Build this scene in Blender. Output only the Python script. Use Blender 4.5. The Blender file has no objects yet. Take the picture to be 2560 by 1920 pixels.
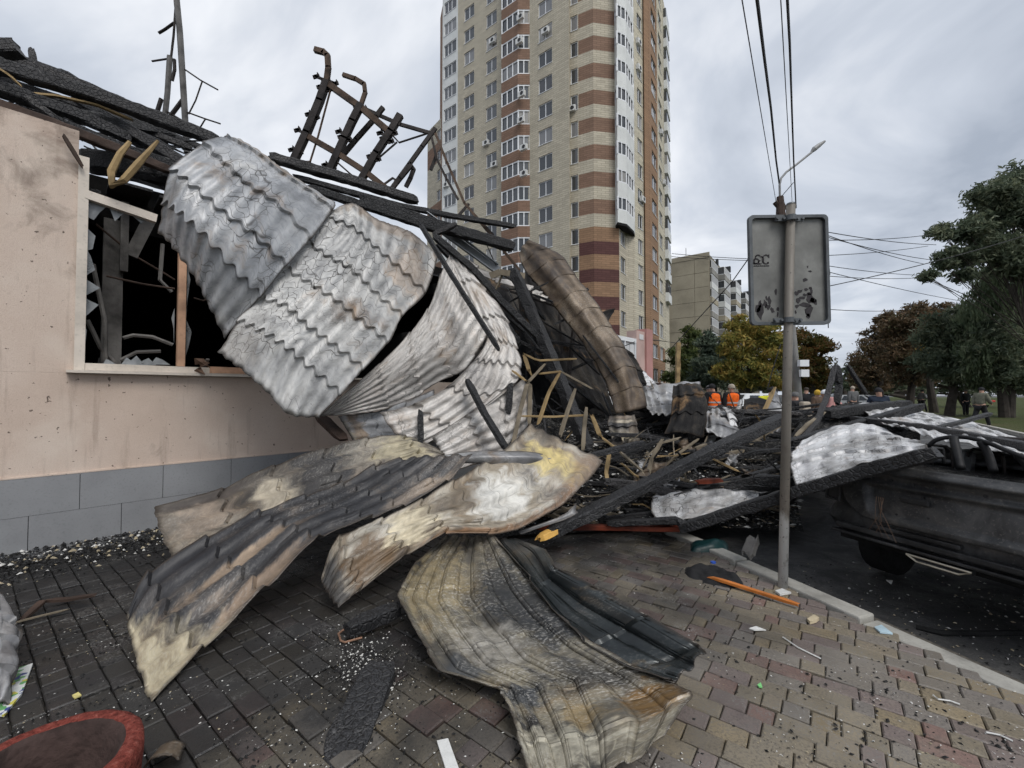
import bpy, bmesh, math, random
import numpy as np
from mathutils import Vector, Matrix, noise as mnoise

# ------------------------------------------------------------------ camera, sky, sun, exposure
S = bpy.context.scene
COL = S.collection
F, CX, HZ, HC = 1060.0, 1280.0, 985.0, 1.5      # focal length and horizon in photo pixels, eye height
PITCH = math.atan((HZ - 960.0) / F)
cam_d = bpy.data.cameras.new('camera'); cam = bpy.data.objects.new('camera', cam_d); COL.objects.link(cam)
cam_d.sensor_width = 36.0; cam_d.lens = 36.0 * F / 2560.0; cam_d.clip_start = 0.05; cam_d.clip_end = 2000
cam.location = (0, 0, HC); cam.rotation_euler = (math.radians(90) + PITCH, 0, 0)
S.camera = cam
S.render.engine = 'CYCLES'
S.cycles.use_adaptive_sampling = True; S.cycles.adaptive_threshold = 0.03; S.cycles.max_bounces = 4; S.cycles.diffuse_bounces = 2; S.cycles.glossy_bounces = 2; S.cycles.transmission_bounces = 2; S.cycles.transparent_max_bounces = 6
S.view_settings.view_transform = 'Standard'; S.view_settings.look = 'None'
S.view_settings.gamma = 1.0; S.view_settings.exposure = 0.48; S.view_settings.use_curve_mapping = False

SUN_EL, SUN_AZ = 52.0, 150.0      # degrees; azimuth clockwise from +Y
W = bpy.data.worlds.new('World'); S.world = W; W.use_nodes = True
wt = W.node_tree; wt.nodes.clear()
def wn(t, **k):
    n = wt.nodes.new(t)
    for a, b in k.items(): setattr(n, a, b)
    return n
wo = wn('ShaderNodeOutputWorld'); wmix = wn('ShaderNodeMixShader'); wmix.inputs[0].default_value = 0.93
sky = wn('ShaderNodeTexSky', sky_type='NISHITA', sun_disc=False)
sky.sun_elevation = math.radians(SUN_EL); sky.sun_rotation = math.radians(SUN_AZ)
bg1 = wn('ShaderNodeBackground'); bg1.inputs[1].default_value = 0.1
bg2 = wn('ShaderNodeBackground'); bg2.inputs[1].default_value = 1.0
wt.links.new(sky.outputs[0], bg1.inputs[0])
tc = wn('ShaderNodeTexCoord'); sep = wn('ShaderNodeSeparateXYZ'); wt.links.new(tc.outputs['Generated'], sep.inputs[0])
mz = wn('ShaderNodeMath', operation='ABSOLUTE'); wt.links.new(sep.outputs[2], mz.inputs[0])
az = wn('ShaderNodeMath', operation='ADD'); az.inputs[1].default_value = 0.22; wt.links.new(mz.outputs[0], az.inputs[0])
dv = wn('ShaderNodeVectorMath', operation='SCALE')
iv = wn('ShaderNodeMath', operation='DIVIDE'); iv.inputs[0].default_value = 1.0; wt.links.new(az.outputs[0], iv.inputs[1])
wt.links.new(tc.outputs['Generated'], dv.inputs[0]); wt.links.new(iv.outputs[0], dv.inputs['Scale'])
cl = wn('ShaderNodeTexNoise'); cl.inputs['Scale'].default_value = 1.25; cl.inputs['Detail'].default_value = 6
cl.inputs['Roughness'].default_value = 0.52; cl.inputs['Distortion'].default_value = 0.5
mpw = wn('ShaderNodeMapping'); mpw.inputs['Location'].default_value = (3.35, 1.1, 0.4)
wt.links.new(dv.outputs[0], mpw.inputs[0]); wt.links.new(mpw.outputs[0], cl.inputs['Vector'])
cr = wn('ShaderNodeValToRGB'); e = cr.color_ramp.elements
e[0].position = 0.34; e[0].color = (0.30, 0.335, 0.395, 1); e[1].position = 0.66; e[1].color = (0.72, 0.735, 0.765, 1)
m_ = cr.color_ramp.elements.new(0.5); m_.color = (0.46, 0.495, 0.555, 1)
wt.links.new(cl.outputs[0], cr.inputs[0]); wt.links.new(cr.outputs[0], bg2.inputs[0])
wt.links.new(bg1.outputs[0], wmix.inputs[1]); wt.links.new(bg2.outputs[0], wmix.inputs[2]); wt.links.new(wmix.outputs[0], wo.inputs[0])

sd = bpy.data.lights.new('sun', 'SUN'); sd.energy = 1.5; sd.angle = math.radians(28); sd.color = (1.0, 0.975, 0.94)
sun = bpy.data.objects.new('sun', sd); COL.objects.link(sun); sun.location = (10, -20, 40)
_az, _el = math.radians(SUN_AZ), math.radians(SUN_EL)
sdir = Vector((math.sin(_az) * math.cos(_el), math.cos(_az) * math.cos(_el), math.sin(_el)))
sun.rotation_euler = sdir.to_track_quat('Z', 'Y').to_euler()

# ------------------------------------------------------------------ helpers
rnd = random.Random(7)
_cp, _sp = math.cos(PITCH), math.sin(PITCH)
def px(u, v, d):
    """point at depth d (metres along +Y) that the eye sees at photo pixel (u, v)"""
    x, y = (u - CX) / F, (960.0 - v) / F
    dy, dz = _cp - y * _sp, _sp + y * _cp
    return Vector((x / dy * d, d, HC + dz / dy * d))
def gnd(u, v, z=0.0):
    x, y = (u - CX) / F, (960.0 - v) / F
    dy, dz = _cp - y * _sp, _sp + y * _cp
    k = (z - HC) / dz
    return Vector((x * k, dy * k, z))
def lineat(u, p, dr):
    """where the sight line of column u meets the ground line p + t*dr: t"""
    r = (u - CX) / F / _cp
    return (r * p[1] - p[0]) / (dr[0] - r * dr[1])

class MB:
    """collects quads, boxes, tubes; build() links them as ONE mesh object"""
    def __init__(s): s.v, s.f, s.m, s.uv = [], [], [], None
    def add(s, vs, fs, mi=0):
        b = len(s.v); s.v += [Vector(q) for q in vs]
        s.f += [tuple(b + i for i in f) for f in fs]; s.m += [mi] * len(fs); return s
    def quad(s, a, b, c, d, mi=0): return s.add([a, b, c, d], [(0, 1, 2, 3)], mi)
    def frame(s, o, x, y, z, mi=0):
        """box from corner o with edge vectors x, y, z"""
        o, x, y, z = map(Vector, (o, x, y, z))
        vs = [o, o + x, o + x + y, o + y, o + z, o + x + z, o + x + y + z, o + y + z]
        fs = [(0, 3, 2, 1), (4, 5, 6, 7), (0, 1, 5, 4), (1, 2, 6, 5), (2, 3, 7, 6), (3, 0, 4, 7)]
        if x.cross(y).dot(z) < 0: fs = [f[::-1] for f in fs]
        return s.add(vs, fs, mi)
    def box(s, c, sx, sy, sz, mi=0): return s.frame((c[0] - sx / 2, c[1] - sy / 2, c[2] - sz / 2), (sx, 0, 0), (0, sy, 0), (0, 0, sz), mi)
    def bar(s, p, q, w, h, up=None, mi=0):
        p, q = Vector(p), Vector(q); d = q - p; L = d.length
        if L < 1e-6: return s
        d /= L; up = Vector(up) if up else (Vector((0, 0, 1)) if abs(d.z) < 0.9 else Vector((0, 1, 0)))
        x = d.cross(up).normalized(); y = x.cross(d).normalized()
        return s.frame(p - x * w / 2 - y * h / 2, x * w, d * L, y * h, mi)
    def tube(s, pts, r, n=8, mi=0, cap=True):
        pts = [Vector(p) for p in pts]; m = len(pts)
        rs = r if isinstance(r, (list, tuple)) else [r] * m
        b = len(s.v); prev = None
        for i, p in enumerate(pts):
            t = (pts[min(i + 1, m - 1)] - pts[max(i - 1, 0)]).normalized()
            if prev is None:
                a = Vector((0, 0, 1)) if abs(t.z) < 0.9 else Vector((0, 1, 0)); x = t.cross(a).normalized()
            else:
                x = (prev - t * prev.dot(t)).normalized()
            prev = x; y = t.cross(x)
            for k in range(n):
                an = 2 * math.pi * k / n; s.v.append(p + (x * math.cos(an) + y * math.sin(an)) * rs[i])
        for i in range(m - 1):
            for k in range(n):
                k2 = (k + 1) % n
                s.f.append((b + i * n + k, b + i * n + k2, b + (i + 1) * n + k2, b + (i + 1) * n + k)); s.m.append(mi)
        if cap:
            s.f.append(tuple(b + k for k in range(n))[::-1]); s.m.append(mi)
            s.f.append(tuple(b + (m - 1) * n + k for k in range(n))); s.m.append(mi)
        return s
    def prism(s, poly, z0, z1, mi=0, cap=True):
        n = len(poly); vs = [(p[0], p[1], z0) for p in poly] + [(p[0], p[1], z1) for p in poly]
        fs = [(i, (i + 1) % n, n + (i + 1) % n, n + i) for i in range(n)]
        if cap: fs += [tuple(range(n))[::-1], tuple(range(n, 2 * n))]
        return s.add(vs, fs, mi)
    def mesh(s, name, mats, org=(0, 0, 0), smooth=False):
        me = bpy.data.meshes.new(name); o = Vector(org)
        me.from_pydata([tuple(q - o) for q in s.v], [], s.f)
        for m in (mats if isinstance(mats, (list, tuple)) else [mats]): me.materials.append(m)
        if any(s.m): me.polygons.foreach_set('material_index', s.m)
        if smooth: me.polygons.foreach_set('use_smooth', [True] * len(me.polygons))
        if s.uv:
            l = me.uv_layers.new(name='UVMap'); flat = []
            for p in me.polygons:
                for vi in p.vertices: flat += list(s.uv[vi])
            l.data.foreach_set('uv', flat)
        me.update(); return me
    def build(s, name, mats, parent=None, smooth=False, org=None):
        if parent is not None: org = wpos(parent)
        elif org is None:
            a = np.array([tuple(q) for q in s.v]); org = ((a[:, 0].min() + a[:, 0].max()) / 2, (a[:, 1].min() + a[:, 1].max()) / 2, a[:, 2].min())
        me = s.mesh(name, mats, org, smooth)
        return link(name, me, parent, (0, 0, 0) if parent is not None else org)
def wpos(o):
    p = Vector(o.location)
    while o.parent: o = o.parent; p = p + Vector(o.location)
    return p
def link(name, me, parent=None, loc=(0, 0, 0)):
    o = bpy.data.objects.new(name, me); COL.objects.link(o); o.location = loc
    if parent is not None: o.parent = parent
    return o
def tag(o, label, cat, group=None, kind=None):
    if label: o['label'] = label
    if cat: o['category'] = cat
    if group: o['group'] = group
    if kind: o['kind'] = kind
    return o
def thing(name, label, cat, loc=(0, 0, 0), group=None):
    return tag(link(name, None, None, loc), label, cat, group)
def struct(o, label=None): o['kind'] = 'structure'; (label and o.__setitem__('label', label)); return o
def bevel(o, w=0.01, seg=2, ang=40):
    m = o.modifiers.new('bevel', 'BEVEL'); m.width = w; m.segments = seg; m.limit_method = 'ANGLE'; m.angle_limit = math.radians(ang); return o

# ------------------------------------------------------------------ materials
def srgb(r, g, b):
    f = lambda c: (c / 255 / 12.92) if c / 255 <= 0.04045 else ((c / 255 + 0.055) / 1.055) ** 2.4
    return (f(r), f(g), f(b), 1.0)
class NT:
    def __init__(s, name):
        s.mat = bpy.data.materials.new(name); s.mat.use_nodes = True; s.t = s.mat.node_tree
        s.p = s.t.nodes['Principled BSDF']; s._o = None
    def n(s, typ, props=None, **inp):
        nd = s.t.nodes.new('ShaderNode' + typ)
        for a, b in (props or {}).items(): setattr(nd, a, b)
        for k, v in inp.items(): s.set(nd, k.replace('_', ' '), v)
        return nd
    def set(s, nd, k, v):
        k = int(k[1:]) if k[0] == 'i' and k[1:].isdigit() else k
        i = nd.inputs[k]
        if isinstance(v, bpy.types.NodeSocket): s.t.links.new(v, i)
        elif isinstance(v, bpy.types.Node): s.t.links.new(v.outputs[0], i)
        else: i.default_value = v
    def co(s, kind='Object'):
        if kind == 'World': return s.n('NewGeometry').outputs['Position']
        if s._o is None: s._o = s.n('TexCoord')
        return s._o.outputs[kind]
    def noise(s, vec, scale, detail=4, rough=0.55, dist=0.0): return s.n('TexNoise', None, Vector=vec, Scale=scale, Detail=detail, Roughness=rough, Distortion=dist).outputs[0]
    def ramp(s, fac, stops, interp='LINEAR'):
        r = s.n('ValToRGB', None, Fac=fac); c = r.color_ramp; c.interpolation = interp
        while len(c.elements) < len(stops): c.elements.new(0.5)
        for e, (p, col) in zip(c.elements, stops):
            e.position = p; e.color = col if len(col) == 4 else (*col, 1)
        return r.outputs[0]
    def band(s, fac, lo, hi): return s.ramp(fac, [(lo, (0, 0, 0, 1)), (hi, (1, 1, 1, 1))])
    def mix(s, fac, a, b, mode='MIX'):
        m = s.n('Mix', {'data_type': 'RGBA', 'blend_type': mode})
        s.set(m, 'i0', fac); s.set(m, 'i6', a); s.set(m, 'i7', b); return m.outputs[2]
    def math(s, op, a, b=0.0, c=None):
        m = s.n('Math', {'operation': op}); s.set(m, 'i0', a); s.set(m, 'i1', b)
        if c is not None: s.set(m, 'i2', c)
        return m.outputs[0]
    def mul(s, a, b): return s.math('MULTIPLY', a, b)
    def vadd(s, v, off): m = s.n('VectorMath', {'operation': 'ADD'}); s.set(m, 'i0', v); s.set(m, 'i1', off); return m.outputs[0]
    def vscale(s, v, k): m = s.n('Mapping', None, Vector=v); m.inputs['Scale'].default_value = k; return m.outputs[0]
    def out(s, col=None, rough=None, metal=None, bump=None, bstr=0.3, bdist=0.01, spec=None):
        for k, v in (('Base Color', col), ('Roughness', rough), ('Metallic', metal), ('Specular IOR Level', spec)):
            if v is not None: s.set(s.p, k, v)
        if bump is not None:
            b = s.n('Bump', None, Height=bump, Strength=bstr, Distance=bdist); s.set(s.p, 'Normal', b.outputs[0])
        return s.mat
    def rand(s):
        a = s.n('ObjectInfo').outputs['Random']; b = s.n('NewGeometry').outputs['Random Per Island']
        return s.math('FRACT', s.math('ADD', a, b))
MATS = {}
def simple(name, col, rough=0.6, metal=0.0, var=0.25, scale=6, bump=0.15, bs=40, spec=0.3, coord='Object'):
    """plain paint/stone/wood: base colour with slow mottling, fine dirt and a little relief"""
    if name in MATS: return MATS[name]
    t = NT(name); c = t.co(coord); n1 = t.noise(c, scale, 5); n2 = t.noise(c, bs, 3)
    d = tuple(x * (1 - var * 1.3) for x in col[:3]) + (1,); l = tuple(min(1, x * (1 + var)) for x in col[:3]) + (1,)
    cc = t.ramp(n1, [(0.3, d), (0.5, (*col[:3], 1)), (0.75, l)])
    cc = t.mix(t.mul(t.band(n2, 0.55, 0.75), 0.35), cc, tuple(x * 0.45 for x in col[:3]) + (1,))
    rr = t.math('MULTIPLY_ADD', n2, 0.25, rough - 0.12)
    MATS[name] = t.out(cc, rr, metal, n2, bump, 0.01, spec); return MATS[name]

def m_char(name='charred_wood', grey=0.5, seed=0.0):
    """alligatored charcoal: cells of black char with ashen rims"""
    if name in MATS: return MATS[name]
    t = NT(name); c = t.vadd(t.co('World'), (seed, seed * 2, 0))
    nz = t.noise(c, 5, 4); w = t.vadd(c, t.vscale(t.n('TexNoise', None, Vector=c, Scale=9.0).outputs[1], (0.03, 0.03, 0.03)))
    v = t.n('TexVoronoi', {'feature': 'DISTANCE_TO_EDGE'}, Vector=w, Scale=26.0).outputs[0]
    f = t.noise(c, 130, 3)
    edge = t.band(v, 0.0, 0.16)
    col = t.ramp(f, [(0.32, (0.007, 0.007, 0.008)), (0.52, (0.013 + .014 * grey, 0.013 + .014 * grey, 0.0145 + .014 * grey)), (0.72, (0.075 * grey, 0.075 * grey, 0.08 * grey))])
    ash = t.mul(t.band(nz, 0.55, 0.72), t.band(f, 0.45, 0.7))
    col = t.mix(t.mul(ash, 0.5 * grey), col, (0.22, 0.21, 0.20, 1))
    col = t.mix(0.9, col, t.ramp(t.n('ObjectInfo').outputs['Random'], [(0, (0.55,) * 3), (0.6, (1.0,) * 3), (1, (1.9, 1.8, 1.7))]), 'MULTIPLY')
    h = t.math('ADD', edge, t.mul(f, 0.4))
    MATS[name] = t.out(col, t.ramp(f, [(0.3, (0.42,) * 3), (0.8, (0.85,) * 3)]), 0.0, h, 0.6, 0.012, 0.4); return MATS[name]

def m_sheet(name, ramp, soot=0.45, scorch=0.3, crack=0.8, rough=0.5, metal=0.12, seed=0.0, sc_col=(0.23, 0.13, 0.06), crackcol=(0.05, 0.046, 0.042), scl=1.0, dust=0.2, sheen=0.0, grad=None, spots=0.4, tip=None, swirl=0.6, relief=0.28, stains=()):
    """fire-crazed coated roofing sheet; UV is in metres on the sheet, attribute lip marks the folded tile edges"""
    if name in MATS: return MATS[name]
    t = NT(name); uv = t.vadd(t.co('UV'), (seed, seed * 1.7, seed * 0.3))
    wob = t.n('TexNoise', None, Vector=uv, Scale=4.0, Detail=2.0).outputs[1]
    uvw = t.vadd(uv, t.vscale(wob, (0.10, 0.10, 0.0)))
    big = t.noise(uv, 1.5 * scl, 4 if swirl < 0.5 else 3, 0.6, swirl); mid = t.noise(t.vadd(uv, t.vscale(wob, (0.03, 0.03, 0.0))), 7 * scl, 5, 0.62); fine = t.noise(uv, 60, 3, 0.6)
    uvl = t.vadd(uv, t.vscale(wob, (0.02, 0.02, 0.0))); strk = t.noise(t.vscale(uvl, (5.5, 1.1, 1.0)), 1.6, 5, 0.62)
    fac = t.math('ADD', t.math('ADD', t.mul(big, 0.5), t.mul(strk, 0.32)), t.mul(mid, 0.18)); fac = t.math('MULTIPLY_ADD', fac, 1.9, -0.45)
    if grad:
        sx = t.n('SeparateXYZ', None, Vector=t.co('UV')); g = t.math('SUBTRACT', 0.5, t.math('DIVIDE', t.math('SUBTRACT', sx.outputs[0], grad[0]), grad[1])); fac = t.math('ADD', fac, t.mul(g, grad[2]))
    col = t.ramp(fac, ramp)
    if scorch:
        k = t.mul(t.band(t.math('MULTIPLY_ADD', t.math('ADD', t.mul(t.noise(t.vadd(uv, (5.1, 2.2, 0)), 1.7 * scl, 4, 0.62, 0.8), 0.7), t.mul(strk, 0.3)), 1.8, -0.4), 0.68 - 0.30 * scorch, 0.86 - 0.22 * scorch), t.band(mid, 0.25, 0.6))
        col = t.mix(t.mul(k, 0.8), col, (*sc_col, 1))
        k2 = t.mul(k, t.band(fine, 0.48, 0.62)); col = t.mix(t.mul(k2, 0.5), col, (0.32, 0.25, 0.14, 1))
    if crack:
        v1 = t.n('TexVoronoi', {'feature': 'DISTANCE_TO_EDGE'}, Vector=uvw, Scale=10.5).outputs[0]
        v2 = t.n('TexVoronoi', {'feature': 'DISTANCE_TO_EDGE'}, Vector=uvw, Scale=25.0).outputs[0]
        l1 = t.ramp(v1, [(0.0, (1,) * 3), (0.018, (0.75,) * 3), (0.042, (0,) * 3)]); l2 = t.ramp(v2, [(0.0, (1,) * 3), (0.045, (0,) * 3)])
        msk = t.band(t.noise(t.vadd(uv, (9.0, 1.0, 0)), 1.9, 2), 0.44, 0.58); msk2 = t.band(t.noise(t.vadd(uv, (2.0, 7.0, 0)), 2.6, 2), 0.54, 0.66)
        cr_ = t.math('MAXIMUM', t.mul(l1, msk), t.mul(t.mul(l2, msk2), 0.7)); cr_ = t.mul(cr_, crack)
        col = t.mix(cr_, col, (*crackcol, 1))
    s1 = t.band(t.math('MULTIPLY_ADD', t.math('ADD', t.mul(t.noise(t.vadd(uv, (1.3, 8.2, 0)), 1.3 * scl, 5, 0.62, 0.5), 0.65), t.mul(strk, 0.35)), 1.8, -0.4), 0.71 - 0.42 * soot, 0.90 - 0.40 * soot)
    col = t.mix(t.mul(s1, min(0.95, soot * 1.9)), col, (0.02, 0.02, 0.022, 1))
    if spots:
        sp = t.ramp(t.noise(uv, 19, 3, 0.7), [(0.66, (0,) * 3), (0.73, (1,) * 3)]); col = t.mix(t.mul(sp, spots), col, (0.045, 0.043, 0.04, 1))
    if tip:
        sx = t.n('SeparateXYZ', None, Vector=t.co('UV')); a = t.math('SUBTRACT', 1.0, t.math('DIVIDE', t.math('SUBTRACT', sx.outputs[1], tip[0]), tip[1])); b = t.mul(t.math('SUBTRACT', sx.outputs[0], tip[2]), 1.4)
        col = t.mix(t.band(t.math('ADD', t.math('ADD', a, b), t.mul(t.math('SUBTRACT', mid, 0.5), 0.9)), 0.40, 0.75), col, t.ramp(mid, [(0.3, (0.22, 0.17, 0.11)), (0.5, (0.46, 0.40, 0.28)), (0.7, (0.56, 0.50, 0.36))]))
    if stains:       # scorch marks where each sheet carries them: centre and reach as fractions across and down the sheet
        sa = t.n('Attribute', {'attribute_name': 'across'}).outputs['Fac']; da = t.n('Attribute', {'attribute_name': 'down'}).outputs['Fac']
        nz = t.mul(t.math('SUBTRACT', t.math('ADD', t.mul(mid, 0.6), t.mul(strk, 0.4)), 0.5), 2.6)
        for (s0, t0, rs, rt, cc, k) in stains:
            a = t.math('POWER', t.math('DIVIDE', t.math('SUBTRACT', sa, s0), rs), 2.0); b = t.math('POWER', t.math('DIVIDE', t.math('SUBTRACT', da, t0), rt), 2.0)
            f = t.math('ADD', t.math('SUBTRACT', 1.0, t.math('SQRT', t.math('ADD', a, b))), nz)
            col = t.mix(t.mul(t.band(f, 0.05, 0.5), k), col, t.mix(t.band(mid, 0.35, 0.65), tuple(x * .7 for x in cc) + (1,), tuple(min(.8, x * 1.2) for x in cc) + (1,)))
    mot = t.noise(t.vadd(uvl, (3.0, 3.0, 0)), 16, 6, 0.7); col = t.mix(0.85, col, t.ramp(mot, [(0.30, (0.66, 0.65, 0.64)), (0.5, (0.93, 0.93, 0.93)), (0.72, (1.12, 1.1, 1.07))]), 'MULTIPLY')
    rim = t.n('Attribute', {'attribute_name': 'rim'}).outputs['Fac']
    col = t.mix(t.mul(t.band(t.math('ADD', rim, t.mul(t.math('SUBTRACT', mid, 0.5), 1.2)), 0.35, 0.75), 0.8), col, (0.05, 0.04, 0.032, 1))
    scr = t.ramp(t.noise(t.vscale(uvl, (42.0, 3.5, 1.0)), 1.0, 3, 0.6), [(0.60, (0,) * 3), (0.68, (1,) * 3)]); col = t.mix(t.mul(t.mul(scr, t.band(big, 0.4, 0.6)), 0.35), col, (0.08, 0.07, 0.06, 1))
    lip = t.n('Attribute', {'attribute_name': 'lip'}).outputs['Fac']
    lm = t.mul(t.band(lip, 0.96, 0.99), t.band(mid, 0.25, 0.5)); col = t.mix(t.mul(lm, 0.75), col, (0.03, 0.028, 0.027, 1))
    if dust:
        dd = t.mul(t.band(fine, 0.50, 0.66), t.band(big, 0.40, 0.62)); col = t.mix(t.mul(dd, dust), col, (0.58, 0.56, 0.52, 1))
    rr = t.math('MULTIPLY_ADD', mid, 0.30, rough - 0.15)
    h = t.math('ADD', t.mul(mid, 0.5), t.mul(fine, 0.2))
    if crack: h = t.math('SUBTRACT', h, t.mul(cr_, 0.5))
    MATS[name] = t.out(col, rr, metal, h, relief, 0.01, 0.35 + sheen); return MATS[name]

# ------------------------------------------------------------------ ground, pavement, kerb, road, verge
Z3 = Vector((0, 0, 1))
WP = gnd(0, 1405); _d = Vector((2282 - CX, F, 0)).normalized(); WD = _d; WN = Vector((_d.y, -_d.x, 0))   # front wall of the burnt shop: origin, run, outward
def wall(t, z, o=0.0): return WP + WD * t + WN * o + Z3 * z
def wt_(u): return lineat(u, WP, WD)
def wallpx(u, v, o=0.0):
    p = WP + WN * o; t = lineat(u, p, WD); q = p + WD * t; return Vector((*q.xy, px(u, v, q.y).z))
K0, K1 = gnd(1880, 1402), gnd(2560, 1692); KD = (K0 - K1).normalized(); KN = Vector((KD.y, -KD.x, 0))    # kerb line, KN points to the road
if KN.x < 0: KN = -KN
RZ = -0.09
E1 = Vector((2095 - CX, F, 0)).normalized(); E2 = Vector((-E1.y, E1.x, 0))

t = NT('asphalt'); c = t.co('World'); n1 = t.noise(c, 0.35, 5, 0.6); n2 = t.noise(c, 60, 3, 0.7); n3 = t.noise(c, 2.2, 6, 0.65, 0.4)
col = t.ramp(n2, [(0.3, (0.035, 0.035, 0.036)), (0.55, (0.062, 0.061, 0.06)), (0.8, (0.13, 0.125, 0.12))])
col = t.mix(t.mul(t.band(n1, 0.42, 0.6), 0.45), col, (0.10, 0.098, 0.095, 1))
col = t.mix(t.mul(t.band(n3, 0.45, 0.62), 0.7), col, (0.02, 0.02, 0.021, 1))
M_ASPH = t.out(col, t.ramp(n3, [(0.35, (0.38,) * 3), (0.6, (0.85,) * 3)]), 0, n2, 0.5, 0.01, 0.4)
mb = MB(); mb.quad((-400, -60, RZ), (500, -60, RZ), (500, 900, RZ), (-400, 900, RZ))
struct(mb.build('road', M_ASPH, org=(0, 0, RZ)), 'dark wet asphalt of the street strewn with soot')

# pavement bed with soot and sand joints
t = NT('joint_sand'); c = t.co('World'); n = t.noise(c, 30, 4)
M_SAND = t.out(t.ramp(n, [(0.3, (0.03, 0.027, 0.023)), (0.7, (0.13, 0.115, 0.095))]), 0.95, 0, n, 0.5)
a = wall(-3, 0); b = wall(14, 0); kk = [K1 - KD * 3.0, K0 + KD * 2.2]
poly = [a, Vector((a.x, -2.5, 0)), kk[0], kk[1], kk[1] - KN * 1.2 + KD * 1.2, wall(5.5, 0)]
mb = MB(); mb.prism([(p.x, p.y) for p in poly], RZ + 0.002, -0.028)
pav = struct(mb.build('pavement', M_SAND, org=(0, 0, 0)), 'block paved pavement covered in soot and ash flakes')

# paving blocks
t = NT('paving_block'); r = t.rand(); c = t.co('World'); r2 = t.math('FRACT', t.mul(r, 7.31))
hue = t.ramp(r, [(0.0, (0.22, 0.192, 0.14)), (0.22, (0.18, 0.168, 0.15)), (0.40, (0.175, 0.142, 0.138)), (0.60, (0.215, 0.185, 0.135)), (0.74, (0.185, 0.112, 0.10)), (0.84, (0.165, 0.155, 0.148)), (0.93, (0.245, 0.20, 0.125))], 'CONSTANT')
n1 = t.noise(c, 9, 5, 0.65); n2 = t.noise(c, 90, 4, 0.7); n3 = t.noise(c, 1.1, 5, 0.6, 0.5)
hue = t.mix(0.2, hue, (0.22, 0.165, 0.115, 1)); hue = t.mix(0.35, hue, t.ramp(r2, [(0, (0.6,) * 3), (1, (1.3,) * 3)]), 'MULTIPLY')
hue = t.mix(t.mul(t.band(n1, 0.42, 0.66), 0.35), hue, (0.21, 0.185, 0.15, 1))
hue = t.mix(t.mul(t.band(n2, 0.46, 0.66), 0.6), hue, (0.05, 0.046, 0.042, 1))
sx = t.n('SeparateXYZ', None, Vector=c)
# soot washed out from the shop: thick towards the burnt front, thinning towards the kerb
dist = t.math('ADD', t.mul(t.math('SUBTRACT', sx.outputs[0], float(WP.x)), float(WN.x)), t.mul(t.math('SUBTRACT', sx.outputs[1], float(WP.y)), float(WN.y)))
sootf = t.math('MULTIPLY_ADD', t.math('SUBTRACT', t.math('ADD', 5.55, t.mul(t.math('SUBTRACT', n3, 0.5), 4.5)), dist), 0.55, 0.0); sootf = t.band(sootf, 0.0, 1.0)
hue = t.mix(t.mul(sootf, 0.92), hue, (0.012, 0.012, 0.0125, 1))
hue = t.mix(t.mul(t.band(t.math('SUBTRACT', t.math('ADD', 1.9, t.mul(n3, 1.8)), dist), 0.0, 1.0), 0.85), hue, (0.008, 0.008, 0.0085, 1))
ash = t.mul(t.band(t.noise(c, 2.3, 4), 0.52, 0.66), t.band(n2, 0.52, 0.6)); hue = t.mix(t.mul(ash, 0.45), hue, (0.33, 0.32, 0.30, 1))
wet = t.noise(c, 3.0, 4)
M_PAVE = t.out(hue, t.ramp(wet, [(0.38, (0.34,) * 3), (0.62, (0.8,) * 3)]), 0, t.math('ADD', n2, t.mul(n1, 0.5)), 0.45, 0.006, 0.45)
def inpoly(u, v, P):
    ins = False
    for i in range(len(P)):
        (x1, y1), (x2, y2) = P[i], P[i - 1]
        if (y1 > v) != (y2 > v) and u < (x2 - x1) * (v - y1) / (y2 - y1) + x1: ins = not ins
    return ins
HIDE = [[(1120, 1340), (1000, 1480), (1100, 1690), (1250, 1720), (1310, 1920), (1600, 1920), (1740, 1720), (1760, 1630), (1400, 1430), (1300, 1350)],
        [(320, 1560), (380, 1740), (660, 1480), (800, 1350), (1100, 1330), (1500, 1160), (900, 1160), (400, 1300)], [(0, 1790), (320, 1790), (320, 1920), (0, 1920)]]
def proj(p):
    q = Vector(p) - Vector((0, 0, HC)); fy = q.y * _cp + q.z * _sp; uy = -q.y * _sp + q.z * _cp
    return (CX + F * q.x / fy, 960 - F * uy / fy, fy) if fy > 0.1 else (-9e9, -9e9, fy)
def block_mesh(L, Wd, h=0.05, ch=0.006):
    a, b = L / 2, Wd / 2; m = MB()
    vs = [(-a, -b, -h), (a, -b, -h), (a, b, -h), (-a, b, -h), (-a, -b, -ch), (a, -b, -ch), (a, b, -ch), (-a, b, -ch),
          (-a + ch, -b + ch, 0), (a - ch, -b + ch, 0), (a - ch, b - ch, 0), (-a + ch, b - ch, 0)]
    fs = [(8, 9, 10, 11)] + [(i, (i + 1) % 4, 4 + (i + 1) % 4, 4 + i) for i in range(4)] + [(4 + i, 4 + (i + 1) % 4, 8 + (i + 1) % 4, 8 + i) for i in range(4)]
    m.add(vs, fs); return m
LENS = [0.078, 0.108, 0.158, 0.158, 0.19]; RW = 0.106; GAP = 0.005
BM = {L: block_mesh(L, RW).mesh('paving_block', M_PAVE) for L in set(LENS)}
BV = {L: block_mesh(L, RW) for L in set(LENS)}
cells = []
ang2 = math.atan2(E2.y, E2.x)
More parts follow.
